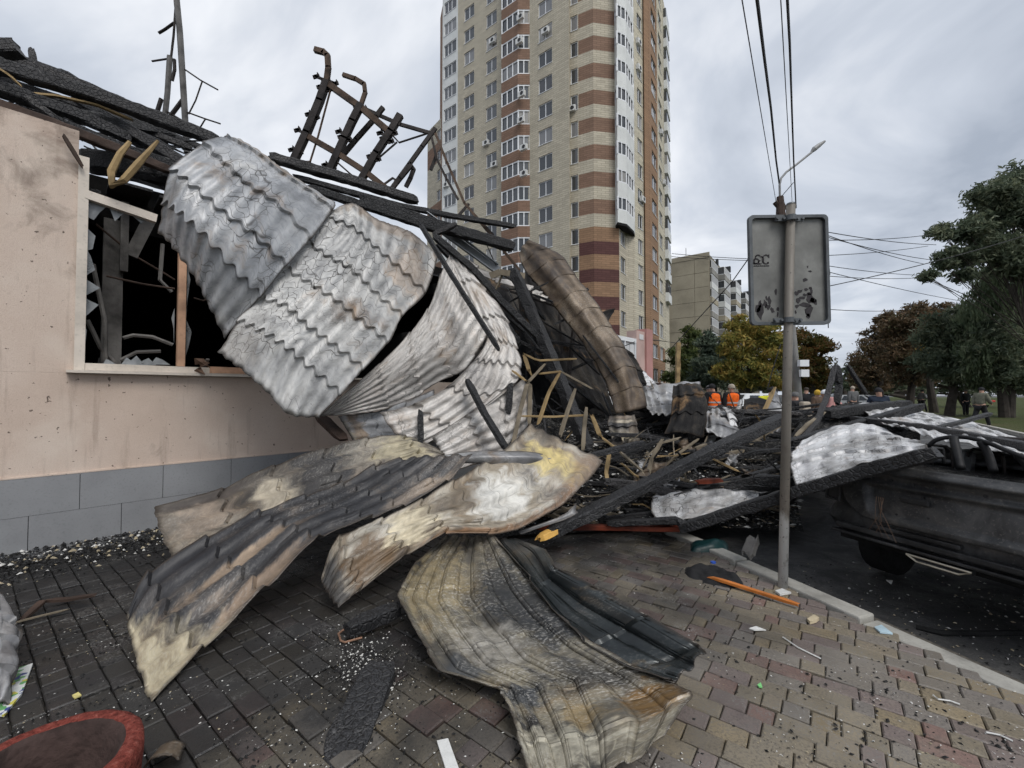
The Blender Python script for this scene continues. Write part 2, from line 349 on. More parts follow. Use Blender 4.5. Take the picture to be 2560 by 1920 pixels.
for i in range(-38, 82):
    s = -7.0 + rnd.random() * 0.2
    while s < 8.0:
        L = rnd.choice(LENS); cpt = E1 * (i * (RW + GAP)) + E2 * (s + L / 2); s += L + GAP
        if (cpt - WP).dot(WN) < 0.12 or (cpt - K0).dot(KN) > -0.21 or cpt.y < 0.9 or cpt.y > 7.5: continue
        u, v, dd = proj(cpt)
        if not (-220 < u < 2760 and v < 2150): continue
        inn = -20 < u < 2580 and 1300 < v < 1935 and not any(inpoly(u, v, P) for P in HIDE)
        cells.append((dd if inn else dd + 50, cpt, L, rnd.gauss(0, 0.003), rnd.gauss(0, 0.014), rnd.gauss(0, 0.018)))
cells.sort(key=lambda q: q[0])
for k, (dd, cpt, L, dz, tx, tz) in enumerate(cells[:300]):
    o = link('paving_block', BM[L], pav, (cpt.x, cpt.y, dz)); o.rotation_euler = (tx, tx * 0.7, ang2 + tz)
rest = MB()
for dd, cpt, L, dz, tx, tz in cells[300:]:
    R = Matrix.Rotation(ang2 + tz, 4, 'Z') @ Matrix.Rotation(tx, 4, 'X'); b = BV[L]
    rest.add([R @ q + Vector((cpt.x, cpt.y, dz)) for q in b.v], b.f)
o = rest.build('paving_block_field', M_PAVE, pav); o['kind'] = 'stuff'

# kerb stones
M_KERB = simple('kerb_concrete', (0.34, 0.33, 0.30), 0.85, 0, 0.3, 4, 0.4, 60, coord='World')
kerb = struct(link('kerb', None, None, tuple(K0)), 'pale concrete kerb between paving and street')
s = -4.0; ki = 0
while s < 1.9:
    L = 1.0; p = K0 + KD * (s + 0.004); m = MB()
    top = (0.012, 0.035, -0.012, 0.02, 0.03)[ki % 5]; ki += 1
    m.frame(p - KN * 0.20 + Z3 * RZ, KD * (L - 0.012), KN * 0.15, Z3 * (top - RZ))
    bevel(m.build('kerb_stone', M_KERB, kerb), 0.012, 2); s += L

# grass verge across the street with its kerb
V0, V1 = gnd(2560, 1090, RZ), gnd(2235, 1016, RZ); VD = (V1 - V0).normalized(); VN = Vector((VD.y, -VD.x, 0))
t = NT('grass_ground'); c = t.co('World'); n1 = t.noise(c, 0.5, 5); n2 = t.noise(c, 14, 4, 0.7)
col = t.ramp(n2, [(0.3, (0.022, 0.034, 0.012)), (0.55, (0.055, 0.07, 0.025)), (0.8, (0.11, 0.10, 0.045))])
col = t.mix(t.mul(t.band(n1, 0.45, 0.65), 0.5), col, (0.10, 0.085, 0.05, 1))
M_GRASS = t.out(col, 0.95, 0, n2, 0.8, 0.05, 0.1)
mb = MB(); p = V0 - VD * 40; q = V0 + VD * 260; zz = Z3 * 0.09
mb.quad(p + zz, p + VN * 150 + zz, q + VN * 150 + zz, q + zz)
struct(mb.build('grass_verge', M_GRASS), 'grass verge under the trees across the street')
vk = struct(link('verge_kerb', None, None, tuple(V0)), 'kerb along the grass verge')
for i in range(22):
    m = MB(); m.frame(V0 + VD * (-6 + i * 2.5 + 0.02), VD * 2.46, -VN * 0.18, Z3 * 0.13); m.build('kerb_stone', M_KERB, vk)
# lawn behind the heap, far left side of the street
mb = MB(); a = gnd(1660, 1012, RZ + 0.01); mb.quad(Vector((13, 26, RZ + .02)), Vector((24, 26, RZ + .02)), Vector((70, 95, RZ + .02)), Vector((30, 95, RZ + .02)))
struct(mb.build('lawn', M_GRASS), 'lawn below the yellow maples')

# ------------------------------------------------------------------ facades
def brickmat(name, col, rowh=0.21, dark=0.62, var=0.12):
    t = NT(name); c = t.co('World'); sp = t.n('SeparateXYZ', None, Vector=c)
    cv = t.n('CombineXYZ', None, X=t.math('ADD', sp.outputs[0], t.mul(sp.outputs[1], -0.6)), Y=sp.outputs[2])
    b = t.n('TexBrick', {'offset': 0.5}, Vector=cv, Scale=1.0)
    for k, v in (('Mortar Size', 0.022), ('Brick Width', 0.75), ('Row Height', rowh), ('Mortar Smooth', 0.3)): b.inputs[k].default_value = v
    l = lambda k: tuple(min(1, x * k) for x in col[:3]) + (1,)
    b.inputs['Color1'].default_value = l(1 - var); b.inputs['Color2'].default_value = l(1 + var); b.inputs['Mortar'].default_value = l(dark)
    n = t.noise(c, 0.45, 6, 0.65); n2 = t.noise(c, 3, 4)
    cc = t.mix(t.mul(t.band(n, 0.5, 0.72), 0.22), b.outputs[0], l(0.6)); cc = t.mix(t.mul(t.band(n2, 0.55, 0.7), 0.12), cc, l(1.25))
    return t.out(cc, 0.85, 0, b.outputs[1], 0.25, 0.02, 0.25)
B_BEIGE = brickmat('beige_brick', srgb(180, 172, 154)); B_BROWN = brickmat('brown_brick', srgb(128, 103, 87)); B_ORNG = brickmat('orange_brick', srgb(142, 114, 90))
B_MAR = brickmat('maroon_brick', srgb(88, 60, 57)); B_WHT = simple('white_cladding', (0.62, 0.63, 0.61), 0.6, 0, 0.08, 0.8, 0.1, 8, coord='World')
B_DKB = brickmat('dark_brick_base', srgb(92, 66, 58), 0.28, 0.5, 0.25); B_LBG = brickmat('pale_beige_brick', srgb(188, 181, 162))
M_PVC = simple('white_window_frame', (0.72, 0.73, 0.74), 0.4, 0, 0.05, 3, 0.05)
t = NT('window_glass'); r = t.n('ObjectInfo').outputs['Random']; c = t.co('Object'); sp = t.n('SeparateXYZ', None, Vector=c)
g = t.ramp(r, [(0, (0.035, 0.04, 0.045)), (0.35, (0.07, 0.075, 0.08)), (0.55, (0.20, 0.20, 0.20)), (0.72, (0.05, 0.05, 0.055)), (0.85, (0.30, 0.29, 0.27))], 'CONSTANT')
wv = t.n('TexWave', {'bands_direction': 'X'}, Vector=c, Scale=2.2, Distortion=2.0).outputs[1]
g = t.mix(t.mul(t.band(wv, 0.3, 0.9), 0.35), g, (0.03, 0.03, 0.033, 1))
M_GLASS = t.out(g, 0.06, 0, None, 0, 0, 0.9)
M_DARK = simple('dark_interior', (0.012, 0.012, 0.012), 0.95, 0, 0.3)

def wallgrid(mb, p0, p1, z0, z1, opens, zmat, rev=0.16, zcuts=()):
    """wall panel from p0 to p1 seen with its outside to the right of p0->p1 turned -90; opens = (x0, x1, za, zb)"""
    p0, p1 = Vector((*p0[:2], 0)), Vector((*p1[:2], 0)); L = (p1 - p0).length; d = (p1 - p0) / L; n = Vector((d.y, -d.x, 0))
    xs = sorted({0.0, L, *[x for o in opens for x in o[:2]]}); zs = sorted({z0, z1, *[z for z in zcuts if z0 < z < z1], *[z for o in opens for z in o[2:4]]})
    at = lambda x, z, o=0: p0 + d * x + Z3 * z + n * o
    for i in range(len(xs) - 1):
        for j in range(len(zs) - 1):
            xm, zm = (xs[i] + xs[i + 1]) / 2, (zs[j] + zs[j + 1]) / 2
            if any(o[0] < xm < o[1] and o[2] < zm < o[3] for o in opens): continue
            mb.quad(at(xs[i], zs[j]), at(xs[i + 1], zs[j]), at(xs[i + 1], zs[j + 1]), at(xs[i], zs[j + 1]), zmat(zm))
    for x0, x1, a, b in opens:
        mi = zmat((a + b) / 2)
        for q in ((x0, a, x0, b), (x1, b, x1, a), (x1, a, x0, a), (x0, b, x1, b)):
            mb.quad(at(q[0], q[1]), at(q[2], q[3]), at(q[2], q[3], -rev), at(q[0], q[1], -rev), mi)
    return d, n
_wc = {}
def window(parent, p, d, w, h, split=(0.5,), rev=0.10, fr=0.07, transom=None, name='window'):
    """white framed window filling an opening whose lower left outside corner is p; frame mesh with a pane below it"""
    key = (round(w, 2), round(h, 2), split, transom)
    if key not in _wc:
        m = MB(); w_, h_ = round(w, 2), round(h, 2)
        for x in (0, w_ - fr): m.frame((x, 0, 0), (fr, 0, 0), (0, 0.06, 0), (0, 0, h_))
        for z in (0, h_ - fr): m.frame((fr, 0.002, z), (w_ - 2 * fr, 0, 0), (0, 0.056, 0), (0, 0, fr))
        for sx_ in split: m.frame((w_ * sx_ - fr * 0.6, -0.004, fr), (fr * 1.2, 0, 0), (0, 0.05, 0), (0, 0, h_ - 2 * fr))
        if transom: m.frame((fr, 0.004, h_ * transom), (w_ - 2 * fr, 0, 0), (0, 0.04, 0), (0, 0, fr))
        m.frame((-0.04, -rev - 0.05, -0.05), (w_ + 0.08, 0, 0), (0, rev + 0.05, 0), (0, 0, 0.048))
        g = MB(); g.frame((fr * 0.5, 0.03, fr * 0.5), (w_ - fr, 0, 0), (0, 0.012, 0), (0, 0, h_ - fr))
        _wc[key] = (m.mesh('window', M_PVC), g.mesh('pane', M_GLASS))
    a = math.atan2(d.y, d.x); n = Vector((d.y, -d.x, 0)); q = Vector(p) - n * rev - wpos(parent)
    o = link(name, _wc[key][0], parent, q); o.rotation_euler = (0, 0, a); link('pane', _wc[key][1], o); return o
M_AC = simple('air_conditioner_white', (0.62, 0.62, 0.60), 0.5, 0, 0.1); M_GRILLE = simple('dark_grille', (0.03, 0.03, 0.032), 0.6)
def aircon(parent, p, d):
    n = Vector((d.y, -d.x, 0)); m = MB(); m.frame(p - d * .4, d * .8, n * .3, Z3 * .55)
    m.bar(p - d * .3 - Z3 * .12, p - d * .3 + n * .3 - Z3 * .04, .03, .03); m.bar(p + d * .3 - Z3 * .12, p + d * .3 + n * .3 - Z3 * .04, .03, .03)
    o = m.build('air_conditioner', M_AC, parent); g = MB(); cc = p + d * .08 + n * .305 + Z3 * .28
    g.tube([cc, cc + n * .012], .2, 14); g.build('fan_grille', M_GRILLE, o)
    return o

# ------------------------------------------------------------------ the tower block
H = 2.69; ZC = [22.4 + H * k for k in range(-7, 11)]; ZT = 51.6
FA_P, FA_D = Vector((3.5, 42.5, 0)), Vector((0.793, -0.610, 0)).normalized()
fA = lambda u: FA_P + FA_D * lineat(u, FA_P, FA_D)
dep = lambda u, d: Vector(((u - CX) / F * d, d, 0))
tower = thing('apartment_tower', 'tall beige brick apartment tower with brown striped corner and white glazed balconies', 'building', tuple(dep(1480, 48)))
TM = [B_BEIGE, B_BROWN, B_ORNG, B_MAR, B_WHT, B_DKB, B_LBG]
tw = MB()
V0_, V1_ = fA(1103), fA(1425); V2_, V3_, V4_, V5_ = dep(1427, 41.7), dep(1487, 40.6), dep(1550, 41.0), dep(1568, 42.8)
V6_, V7_, V8_, V9_, V10_, V11_, V12_ = dep(1590, 43.4), dep(1614, 45.2), dep(1616, 44.9), dep(1630, 45.6), dep(1649, 48.6), dep(1664, 52.0), dep(1675, 55.5)
wh = 0.76
def cols(p0, p1, us):
    d = (p1 - p0).normalized(); return [((lineat(a, p0, d)), (lineat(b, p0, d))) for a, b in us]
def facet(p0, p1, us, zmat, rows=ZC, zcuts=(), wins=True, split=(0.5,), skip=lambda k: False, z0=0.0):
    cs = cols(p0, p1, us); ops = [(a, b, z - wh, z + wh) for a, b in cs for k, z in enumerate(rows) if not skip(k)]
    d, n = wallgrid(tw, p0, p1, z0, ZT, ops, zmat, zcuts=zcuts)
    for o in ops:
        window(tower, p0 + d * o[0] + Z3 * o[2], d, o[1] - o[0], 2 * wh, split)
    return d, n
zA = lambda z: 0 if z > 2.2 else 5
# left facade in stretches: white loggia column, two window columns, behind the bay, one window column
p = [fA(u) for u in (1103, 1142, 1253, 1328)] + [V1_]
dA = FA_D; nA = Vector((dA.y, -dA.x, 0))
facet(p[0], p[1], [(1107, 1138)], lambda z: 4, split=(0.3, 0.6))
facet(p[1], p[2], [(1158, 1183.5), (1214, 1241)], zA)
facet(p[2], p[3], [], zA)
facet(p[3], p[4], [(1347, 1382)], zA)
tw.quad(V1_, V2_, V2_ + Z3 * ZT, V1_ + Z3 * ZT, 0)
zc_ = sorted({z + s for z in ZC for s in (-0.74, 0.68)})
def zstripe(z):
    if z < 2.6: return 5
    k = min(range(len(ZC)), key=lambda i: abs(ZC[i] - 0.03 - z)); inb = -0.74 < z - ZC[k] < 0.68
    if inb: return 1 if k > 5 else 2
    return 3 if z < ZC[5] else 0
zst0 = lambda z: (0 if z > ZC[5] - 0.7 else 0) if z > 2.6 else 5
dp = (V3_ - V2_).normalized(); pm = V2_ + dp * lineat(1449, V2_, dp)
facet(V2_, pm, [(1429, 1447)], zst0, split=())
facet(pm, V3_, [], zstripe, zcuts=zc_)
facet(V3_, V4_, [], zstripe, zcuts=zc_)
facet(V4_, V5_, [(1554, 1566)], lambda z: 0 if z > 2.6 else 5, split=(), skip=lambda k: k > 6)
facet(V5_, V6_, [], zA)
facet(V6_, V7_, [(1598, 1610)], lambda z: 6 if z > 2.2 else 5)
tw.quad(V7_, V8_, V8_ + Z3 * ZT, V7_ + Z3 * ZT, 2)
facet(V8_, V9_, [], lambda z: 2 if z > 2.6 else 5)
facet(V9_, V10_, [(1634, 1646)], lambda z: 2 if z > 2.6 else 5)
facet(V10_, V11_, [(1652, 1660)], lambda z: (6 if z > 7.2 else 2) if z > 2.6 else 5)
facet(V11_, V12_, [], lambda z: 6)
back = [V12_ + Vector((-8, 10, 0)), V0_ + Vector((8, 12, 0)), V0_]
pp = [V12_] + back
for a, b in zip(pp, pp[1:]): tw.quad(a, b, b + Z3 * ZT, a + Z3 * ZT, 0)
rf = [V0_, V1_, V3_, V4_, V6_, V9_, V12_] + back[:2]
tw.add([q + Z3 * (ZT - 0.05) for q in rf], [tuple(range(len(rf)))], 0)
tw.build('wall', TM, tower)
# canted glazed bay on the left facade, brown parapets between
bu = [fA(1257), fA(1264) + nA * 0.75, fA(1306) + nA * 0.75, fA(1325)]
for k, z in enumerate(ZC):
    bl = MB(); bl.prism([(q.x, q.y) for q in bu], z - H + 0.82, z - 0.72); bl.build('bay_parapet', B_BROWN, tower)
    w = MB(); cuts = []
    for i in range(3):
        a, b = bu[i], bu[i + 1]; d = (b - a).normalized(); L = (b - a).length; n = Vector((d.y, -d.x, 0)); ns = (1, 3, 2)[i]
        a0 = a - n * 0.07; 
        for j in range(ns + 1): w.bar(a0 + d * (L * j / ns) + Z3 * (z - 0.72), a0 + d * (L * j / ns) + Z3 * (z + 0.82), 0.10, 0.10)
        for zz in (z - 0.68, z + 0.76): w.bar(a0 + Z3 * zz, a0 + d * L + Z3 * zz, 0.09, 0.13)
    o = w.build('bay_window', M_PVC, tower)
    for i in range(3):
        a, b = bu[i], bu[i + 1]; d = (b - a).normalized(); n = Vector((d.y, -d.x, 0)); g = MB()
        a0, b0 = a - n * 0.12, b - n * 0.12
        g.quad(a0 + Z3 * (z - .7), b0 + Z3 * (z - .7), b0 + Z3 * (z + .8), a0 + Z3 * (z + .8)); g.build('pane', M_GLASS, o)
# white glazed corner balcony from the sixth floor up
wc = [dep(1541, 40.95), dep(1547, 40.1), dep(1570, 40.6), dep(1588, 42.4), dep(1590, 43.3)]
wm = MB(); zb = ZC[5] + 0.9
wm.prism([(q.x, q.y) for q in wc], zb - 0.25, zb, 1)
for k, z in enumerate(ZC):
    if z < zb: continue
    wm.prism([(q.x, q.y) for q in wc], z - H + 0.72 if k > 6 else zb, z - 0.55); wm.build('balcony_parapet', [B_WHT, M_DARK], tower); wm = MB()
    w = MB()
    for i in range(4):
        a, b = wc[i], wc[i + 1]; d = (b - a).normalized(); L = (b - a).length; n = Vector((d.y, -d.x, 0)); a0 = a - n * .05; ns = (1, 2, 3, 1)[i]
        for j in range(ns + 1): w.bar(a0 + d * (L * j / ns) + Z3 * (z - .55), a0 + d * (L * j / ns) + Z3 * (z + .72), .09, .09)
        for zz in (z - .5, z + .68): w.bar(a0 + Z3 * zz, a0 + d * L + Z3 * zz, .09, .1)
    o = w.build('balcony_window', M_PVC, tower)
    for i in range(4):
        a, b = wc[i], wc[i + 1]; d = (b - a).normalized(); n = Vector((d.y, -d.x, 0)); g = MB(); a0, b0 = a - n * .09, b - n * .09
        g.quad(a0 + Z3 * (z - .55), b0 + Z3 * (z - .55), b0 + Z3 * (z + .72), a0 + Z3 * (z + .72)); g.build('pane', M_GLASS, o)
# balconies on the far right edge
dR = (V12_ - V11_).normalized(); nR = Vector((dR.y, -dR.x, 0))
for k, z in enumerate(ZC):
    if z < 12: continue
    m = MB(); m.frame(V11_ + dR * 0.6 + Z3 * (z - 1.3), dR * 2.8, nR * 0.4, Z3 * 1.1); o = m.build('side_balcony', B_WHT, tower)
    g = MB(); g.frame(V11_ + dR * 0.65 + Z3 * (z - .195), dR * 2.7, nR * 0.34, Z3 * 1.2); g.build('pane', M_GLASS, o)
for u, v, kind in [(1304, 46, 'b'), (1301, 106, 'b'), (1307, 238, 'b'), (1305, 303, 'b'), (1312, 371, 'b'), (1312, 436, 'b'), (1232, 105, 'A'), (1216, 360, 'A'), (1237, 413, 'A'), (1367, 80, 'A'), (1433, 275, 'P'),
                   (1115, 464, 'A'), (1599, 108, 'R'), (1599, 173, 'R'), (1606, 500, 'R'), (1656, 333, 'S'), (1662, 458, 'S')]:
    base, d = {'b': (bu[1], dA), 'A': (FA_P, dA), 'P': (V2_, dp), 'R': (V6_, (V7_ - V6_).normalized()), 'S': (V10_, (V11_ - V10_).normalized())}[kind]
    q = base + d * lineat(u, base, d); q.z = px(u, v, q.y).z - 0.25; n = Vector((d.y, -d.x, 0)); aircon(tower, q + n * 0.02, d)
# lower wing that shows behind the left edge
wing = MB(); w0, w1 = dep(1066, 58), dep(1106, 54.5); wing_t = thing('apartment_wing', 'narrow lower wing of brown and beige brick behind the tower edge', 'building', tuple((w0 + w1) / 2))
tw = wing; zt_w = px(1066, 330, 58).z
zs_w = [ZC[i] for i in range(len(ZC)) if ZC[i] < zt_w - 1.5]
wo_ = cols(w0, w1, [(1090, 1099)]); ops = [(a, b, z - .7, z + .7) for a, b in wo_ for z in zs_w]
d, n = wallgrid(wing, w0, w1, 0, zt_w, ops, lambda z: 1 if int(z / 2.69 * 1.0) % 3 == 0 else 0, zcuts=[2.69 * i for i in range(1, 14)])
for o in ops: window(wing_t, w0 + d * o[0] + Z3 * o[2], d, o[1] - o[0], 1.4, ())
bk = w0 + Vector((6, 9, 0)); wing.quad(bk, w0, w0 + Z3 * zt_w, bk + Z3 * zt_w, 0); wing.quad(w0 + Z3 * zt_w, w1 + Z3 * zt_w, w1 + Vector((5, 9, zt_w)), bk + Z3 * zt_w, 0)
wing.build('wall', TM, wing_t)
# stair tower strip rising at the very left edge
m = MB(); a, b = dep(1097, 56), dep(1105, 53.5); m.prism([(a.x, a.y), (b.x, b.y), (b.x + 3, b.y + 4), (a.x + 3, a.y + 4)], 0, px(1100, 28, 55).z)
o = m.build('stairwell', brickmat('striped_side', srgb(140, 112, 92)), tower)

# ------------------------------------------------------------------ long panel block behind the trees
blk = thing('panel_block', 'weathered concrete panel apartment block with glazed balconies above the maples', 'building', tuple(dep(1776, 80)))
M_PANEL = simple('weathered_panel', srgb(158, 150, 132), 0.9, 0, 0.16, 0.35, 0.3, 5, coord='World'); M_PJ = simple('panel_joint', srgb(120, 113, 98), 0.9)
M_LOG = simple('balcony_grey', srgb(140, 138, 132), 0.8, 0, 0.25, 0.5, coord='World'); M_ROOFD = simple('roof_felt', (0.035, 0.037, 0.04), 0.7)
C0 = dep(1776, 80); zt = px(1776, 631, 80).z; gd = Vector((-.80, .60, 0)); rd = Vector((.60, .80, 0)); gL = 7.6; rL = 70
m = MB(); m.prism([(q.x, q.y) for q in (C0 + gd * gL, C0, C0 + rd * rL, C0 + rd * rL + gd * gL)], 0, zt - 0.3); m.build('core', M_PJ, blk)
hs = 2.78; nfl = int(zt / hs)
for k in range(nfl + 1):
    z0 = zt - (k + 1) * hs - 0.9 if k else zt - hs - 0.9
    for x0, x1 in ((0, 2.6), (2.6, gL)):
        m = MB(); zz0 = zt - 0.9 - (k + 1) * hs; zz1 = zt - 0.9 - k * hs
        if zz0 < 0: continue
        m.frame(C0 + gd * (x0 + .03) + rd * -0.12 + Z3 * (zz0 + .03), gd * (x1 - x0 - .06), rd * 0.12, Z3 * (zz1 - zz0 - .06)); m.build('wall_panel', M_PANEL, blk)
m = MB(); m.frame(C0 + gd * -0.1 + rd * -0.18 + Z3 * (zt - 0.88), gd * (gL + .2), rd * 0.3, Z3 * 0.95); m.build('parapet', M_PANEL, blk)
rn = Vector((rd.y, -rd.x, 0))
def glazed(parent, p, d, w, n, dpt, z, hpar, hwin, roof=False, mat=None):
    m = MB(); m.frame(p + Z3 * z, d * w, n * dpt, Z3 * hpar); o = m.build('balcony', mat or M_LOG, parent)
    f = MB(); f.frame(p + Z3 * (z + hpar) + d * .02, d * (w - .04), n * (dpt - .03), Z3 * 0.1)
    nn = max(2, int(w / 0.8))
    for i in range(nn + 1): f.bar(p + d * (w * i / nn * .99 + .01) + n * (dpt - .06) + Z3 * (z + hpar), p + d * (w * i / nn * .99 + .01) + n * (dpt - .06) + Z3 * (z + hpar + hwin), .1, .1)
    f.frame(p + Z3 * (z + hpar + hwin) + d * .02, d * (w - .04), n * (dpt - .03), Z3 * 0.1); f.build('frame', M_PVC, o)
    g = MB(); g.frame(p + Z3 * (z + hpar) + d * .05, d * (w - .1), n * (dpt - .12), Z3 * hwin); g.build('pane', M_GLASS, o)
for k in range(nfl):
    z = zt - 1.0 - (k + 1) * hs
    if z < 6: break
    glazed(blk, C0 + gd * (gL + .05), gd, 2.4, -rd, 1.2, z, 1.0, 1.5)
    xx = 0.8
    for i, (w, dpt) in enumerate([(5.5, .35), (6.0, 1.4), (5.5, .35), (6.0, 1.4), (6.0, .35), (6.0, 1.4)]):
        glazed(blk, C0 + rd * xx, rd, w, rn, dpt, z, 1.05, 1.45, mat=[M_LOG, B_WHT, M_PANEL, M_LOG][(i * 3 + k) % 4]); xx += w + 0.9
xx = 0.8
for i, (w, dpt) in enumerate([(5.5, .35), (6.0, 1.4), (5.5, .35), (6.0, 1.4), (6.0, .35), (6.0, 1.4)]):
    m = MB(); m.frame(C0 + rd * (xx + w - .5) + Z3 * (zt - 1.0), rd * 0.7, rn * (dpt + .1), Z3 * 1.2); m.build('canopy_fin', M_ROOFD, blk); xx += w + .9
m = MB(); q = px(1715, 640, 84); m.bar(q - Z3 * .5, q + Z3 * 1.6, .08, .08); m.build('aerial', M_ROOFD, blk)

# ------------------------------------------------------------------ trees
def leafmat(name, stops):
    t = NT(name); r = t.rand(); c = t.co('World'); n = t.noise(c, 0.9, 3)
    f = t.math('ADD', t.mul(r, 0.42), t.mul(t.math('MULTIPLY_ADD', n, 2.0, -0.5), 0.58))
    col = t.ramp(f, stops); m = t.out(col, 0.6, 0, None, 0, 0, 0.25)
    tr = t.n('BsdfTranslucent', None, Color=col); ms = t.n('MixShader'); t.set(ms, 'i0', 0.4); t.set(ms, 'i1', t.p.outputs[0]); t.set(ms, 'i2', tr.outputs[0])
    t.t.links.new(ms.outputs[0], t.t.nodes['Material Output'].inputs[0]); return m
L_YEL = leafmat('maple_leaf_yellow', [(0.12, (0.075, 0.10, 0.03)), (0.36, (0.16, 0.17, 0.045)), (0.56, (0.30, 0.25, 0.06)), (0.8, (0.40, 0.27, 0.075))])
L_GRN = leafmat('leaf_green', [(0.2, (0.04, 0.06, 0.022)), (0.5, (0.085, 0.115, 0.04)), (0.75, (0.15, 0.17, 0.06))])
L_DRK = leafmat('leaf_dark_green', [(0.15, (0.055, 0.075, 0.05)), (0.45, (0.11, 0.138, 0.09)), (0.75, (0.185, 0.20, 0.125))])
L_BLU = leafmat('leaf_blue_green', [(0.2, (0.048, 0.068, 0.052)), (0.5, (0.085, 0.115, 0.082)), (0.8, (0.14, 0.165, 0.11))])
L_RED = leafmat('leaf_russet', [(0.2, (0.06, 0.055, 0.032)), (0.45, (0.12, 0.09, 0.055)), (0.65, (0.18, 0.115, 0.066)), (0.85, (0.12, 0.125, 0.06))])
L_WEP = leafmat('leaf_willow', [(0.15, (0.085, 0.12, 0.07)), (0.45, (0.145, 0.19, 0.11)), (0.75, (0.22, 0.26, 0.15))])
M_BARK = simple('bark', (0.045, 0.038, 0.032), 0.95, 0, 0.35, 3, 0.6, 20, coord='World')
def tree(name, label, uc, d, lobes, mat, n=6000, leaf=0.22, base_z=RZ, weep=0.0, ub=None, group='street trees', seed=1, trunk_r=0.17):
    """lobes: (u, v, ru, rv) ellipses of the crown in photo pixels, each given its own depth round d"""
    n = int(n * 1.6); leaf = leaf * .82; R = np.random.RandomState(seed); k = d / F; b = dep(ub or uc, d); b.z = base_z
    root = thing(name, label, 'tree', tuple(b), group)
    cen = []; 
    sub = []
    for (u, v, ru, rv) in lobes:
        sub.append((u, v, ru * .72, rv * .72))
        for q in range(3): a_ = R.uniform(0, 6.28); sub.append((u + ru * .62 * math.cos(a_), v + rv * .62 * math.sin(a_), ru * R.uniform(.32, .55), rv * R.uniform(.32, .55)))
    for (u, v, ru, rv) in sub:
        cdep = d + R.uniform(-1, 1) * ru * k * 0.6; c = px(u, v, cdep); cen.append((np.array(c), ru * k, rv * k))
    tot = sum(q[1] * q[2] for q in cen); V = []; 
    for c, rx, rz in cen:
        m = int(n * rx * rz / tot); nc = max(6, m // 44)
        dirs = R.normal(size=(nc, 3)); dirs /= np.linalg.norm(dirs, axis=1)[:, None]
        rad = R.uniform(0.35, 1.06, nc) ** 0.6
        cc = c + dirs * rad[:, None] * np.array([rx, rx * 0.9, rz]) + R.normal(size=(nc, 3)) * 0.08 * rx
        idx = R.randint(0, nc, m); sig = 0.15 * min(rx, rz) + 0.09
        off = R.normal(size=(m, 3)) * sig * np.array([1.15, 1.15, 0.65])
        if weep: off[:, 2] -= np.abs(R.normal(size=m)) * weep; off[:, :2] *= 0.6
        V.append(cc[idx] + off)
    P = np.concatenate(V); m = len(P)
    s = leaf * R.uniform(0.55, 1.25, m)[:, None]
    a = R.normal(size=(m, 3)); a /= np.linalg.norm(a, axis=1)[:, None]; bb = np.cross(a, R.normal(size=(m, 3))); bb /= np.linalg.norm(bb, axis=1)[:, None]
    if weep: a = a * [0.4, 0.4, 0.3] + [0, 0, -1.0]; a /= np.linalg.norm(a, axis=1)[:, None]; bb = np.cross(a, R.normal(size=(m, 3))); bb /= np.linalg.norm(bb, axis=1)[:, None]; s2 = s * 0.45
    else: s2 = s * 0.62
    vv = np.stack([P - a * s, P - bb * s2 * .5 + a * s * .1, P + a * s, P + bb * s2 * .5 + a * s * .1], 1).reshape(-1, 3) - np.array(b)
    me = bpy.data.meshes.new('crown'); me.vertices.add(4 * m); me.vertices.foreach_set('co', vv.ravel())
    me.loops.add(4 * m); me.loops.foreach_set('vertex_index', np.arange(4 * m)); me.polygons.add(m)
    me.polygons.foreach_set('loop_start', np.arange(0, 4 * m, 4)); me.polygons.foreach_set('loop_total', np.full(m, 4)); me.materials.append(mat); me.update(); me.validate()
    link('crown', me, root)
    tr = MB(); top = Vector(np.mean([c for c, _, _ in cen], axis=0)); r0 = trunk_r * (0.8 + 0.02 * d)
    mid = b.lerp(top, 0.5) + Vector((R.uniform(-.3, .3), 0, 0))
    tr.tube([b - Z3 * .1, b.lerp(mid, .6), mid, top], [r0 * 1.25, r0, r0 * .75, r0 * .3], 8)
    for c, rx, rz in cen[::2]:
        c = Vector(c); st = b.lerp(top, R.uniform(.35, .7)); tr.tube([st, st.lerp(c, .5) + Vector((0, 0, .25)), c, c + (c - st).normalized() * rx * .4], [r0 * .4, r0 * .28, r0 * .16, .01], 6)
        for q in range(3):
            e_ = c + Vector((R.uniform(-1, 1) * rx * .8, R.uniform(-1, 1) * rx * .5, R.uniform(-.3, .9) * rz)); tr.tube([c.lerp(st, .3), c.lerp(e_, .5), e_], [r0 * .15, r0 * .09, .008], 5)
    tr.build('trunk', M_BARK, root)
    return root
tree('maple_tree', 'yellow autumn maple in the middle behind the sign', 1880, 33, [(1850, 860, 50, 45), (1900, 820, 55, 40), (1870, 920, 70, 35), (1820, 925, 35, 35), (1930, 880, 60, 50), (1900, 950, 70, 25), (1840, 810, 25, 25)], L_YEL, 11000, .24, seed=2)
tree('maple_tree', 'maple turning green to rust red right of the sign post', 2030, 36, [(2010, 850, 50, 40), (2050, 890, 45, 45), (1990, 905, 50, 50), (2030, 940, 60, 35), (2060, 860, 18, 22)], leafmat('leaf_mixed', [(0.25, (0.04, 0.05, 0.014)), (0.5, (0.10, 0.085, 0.022)), (0.68, (0.15, 0.07, 0.025)), (0.85, (0.05, 0.06, 0.02))]), 8000, .24, seed=3)
tree('linden_tree', 'bright green tree beside the tower corner', 1715, 44, [(1725, 845, 28, 30), (1710, 890, 40, 35), (1730, 920, 45, 35), (1700, 945, 40, 30)], L_GRN, 6000, .28, seed=4)
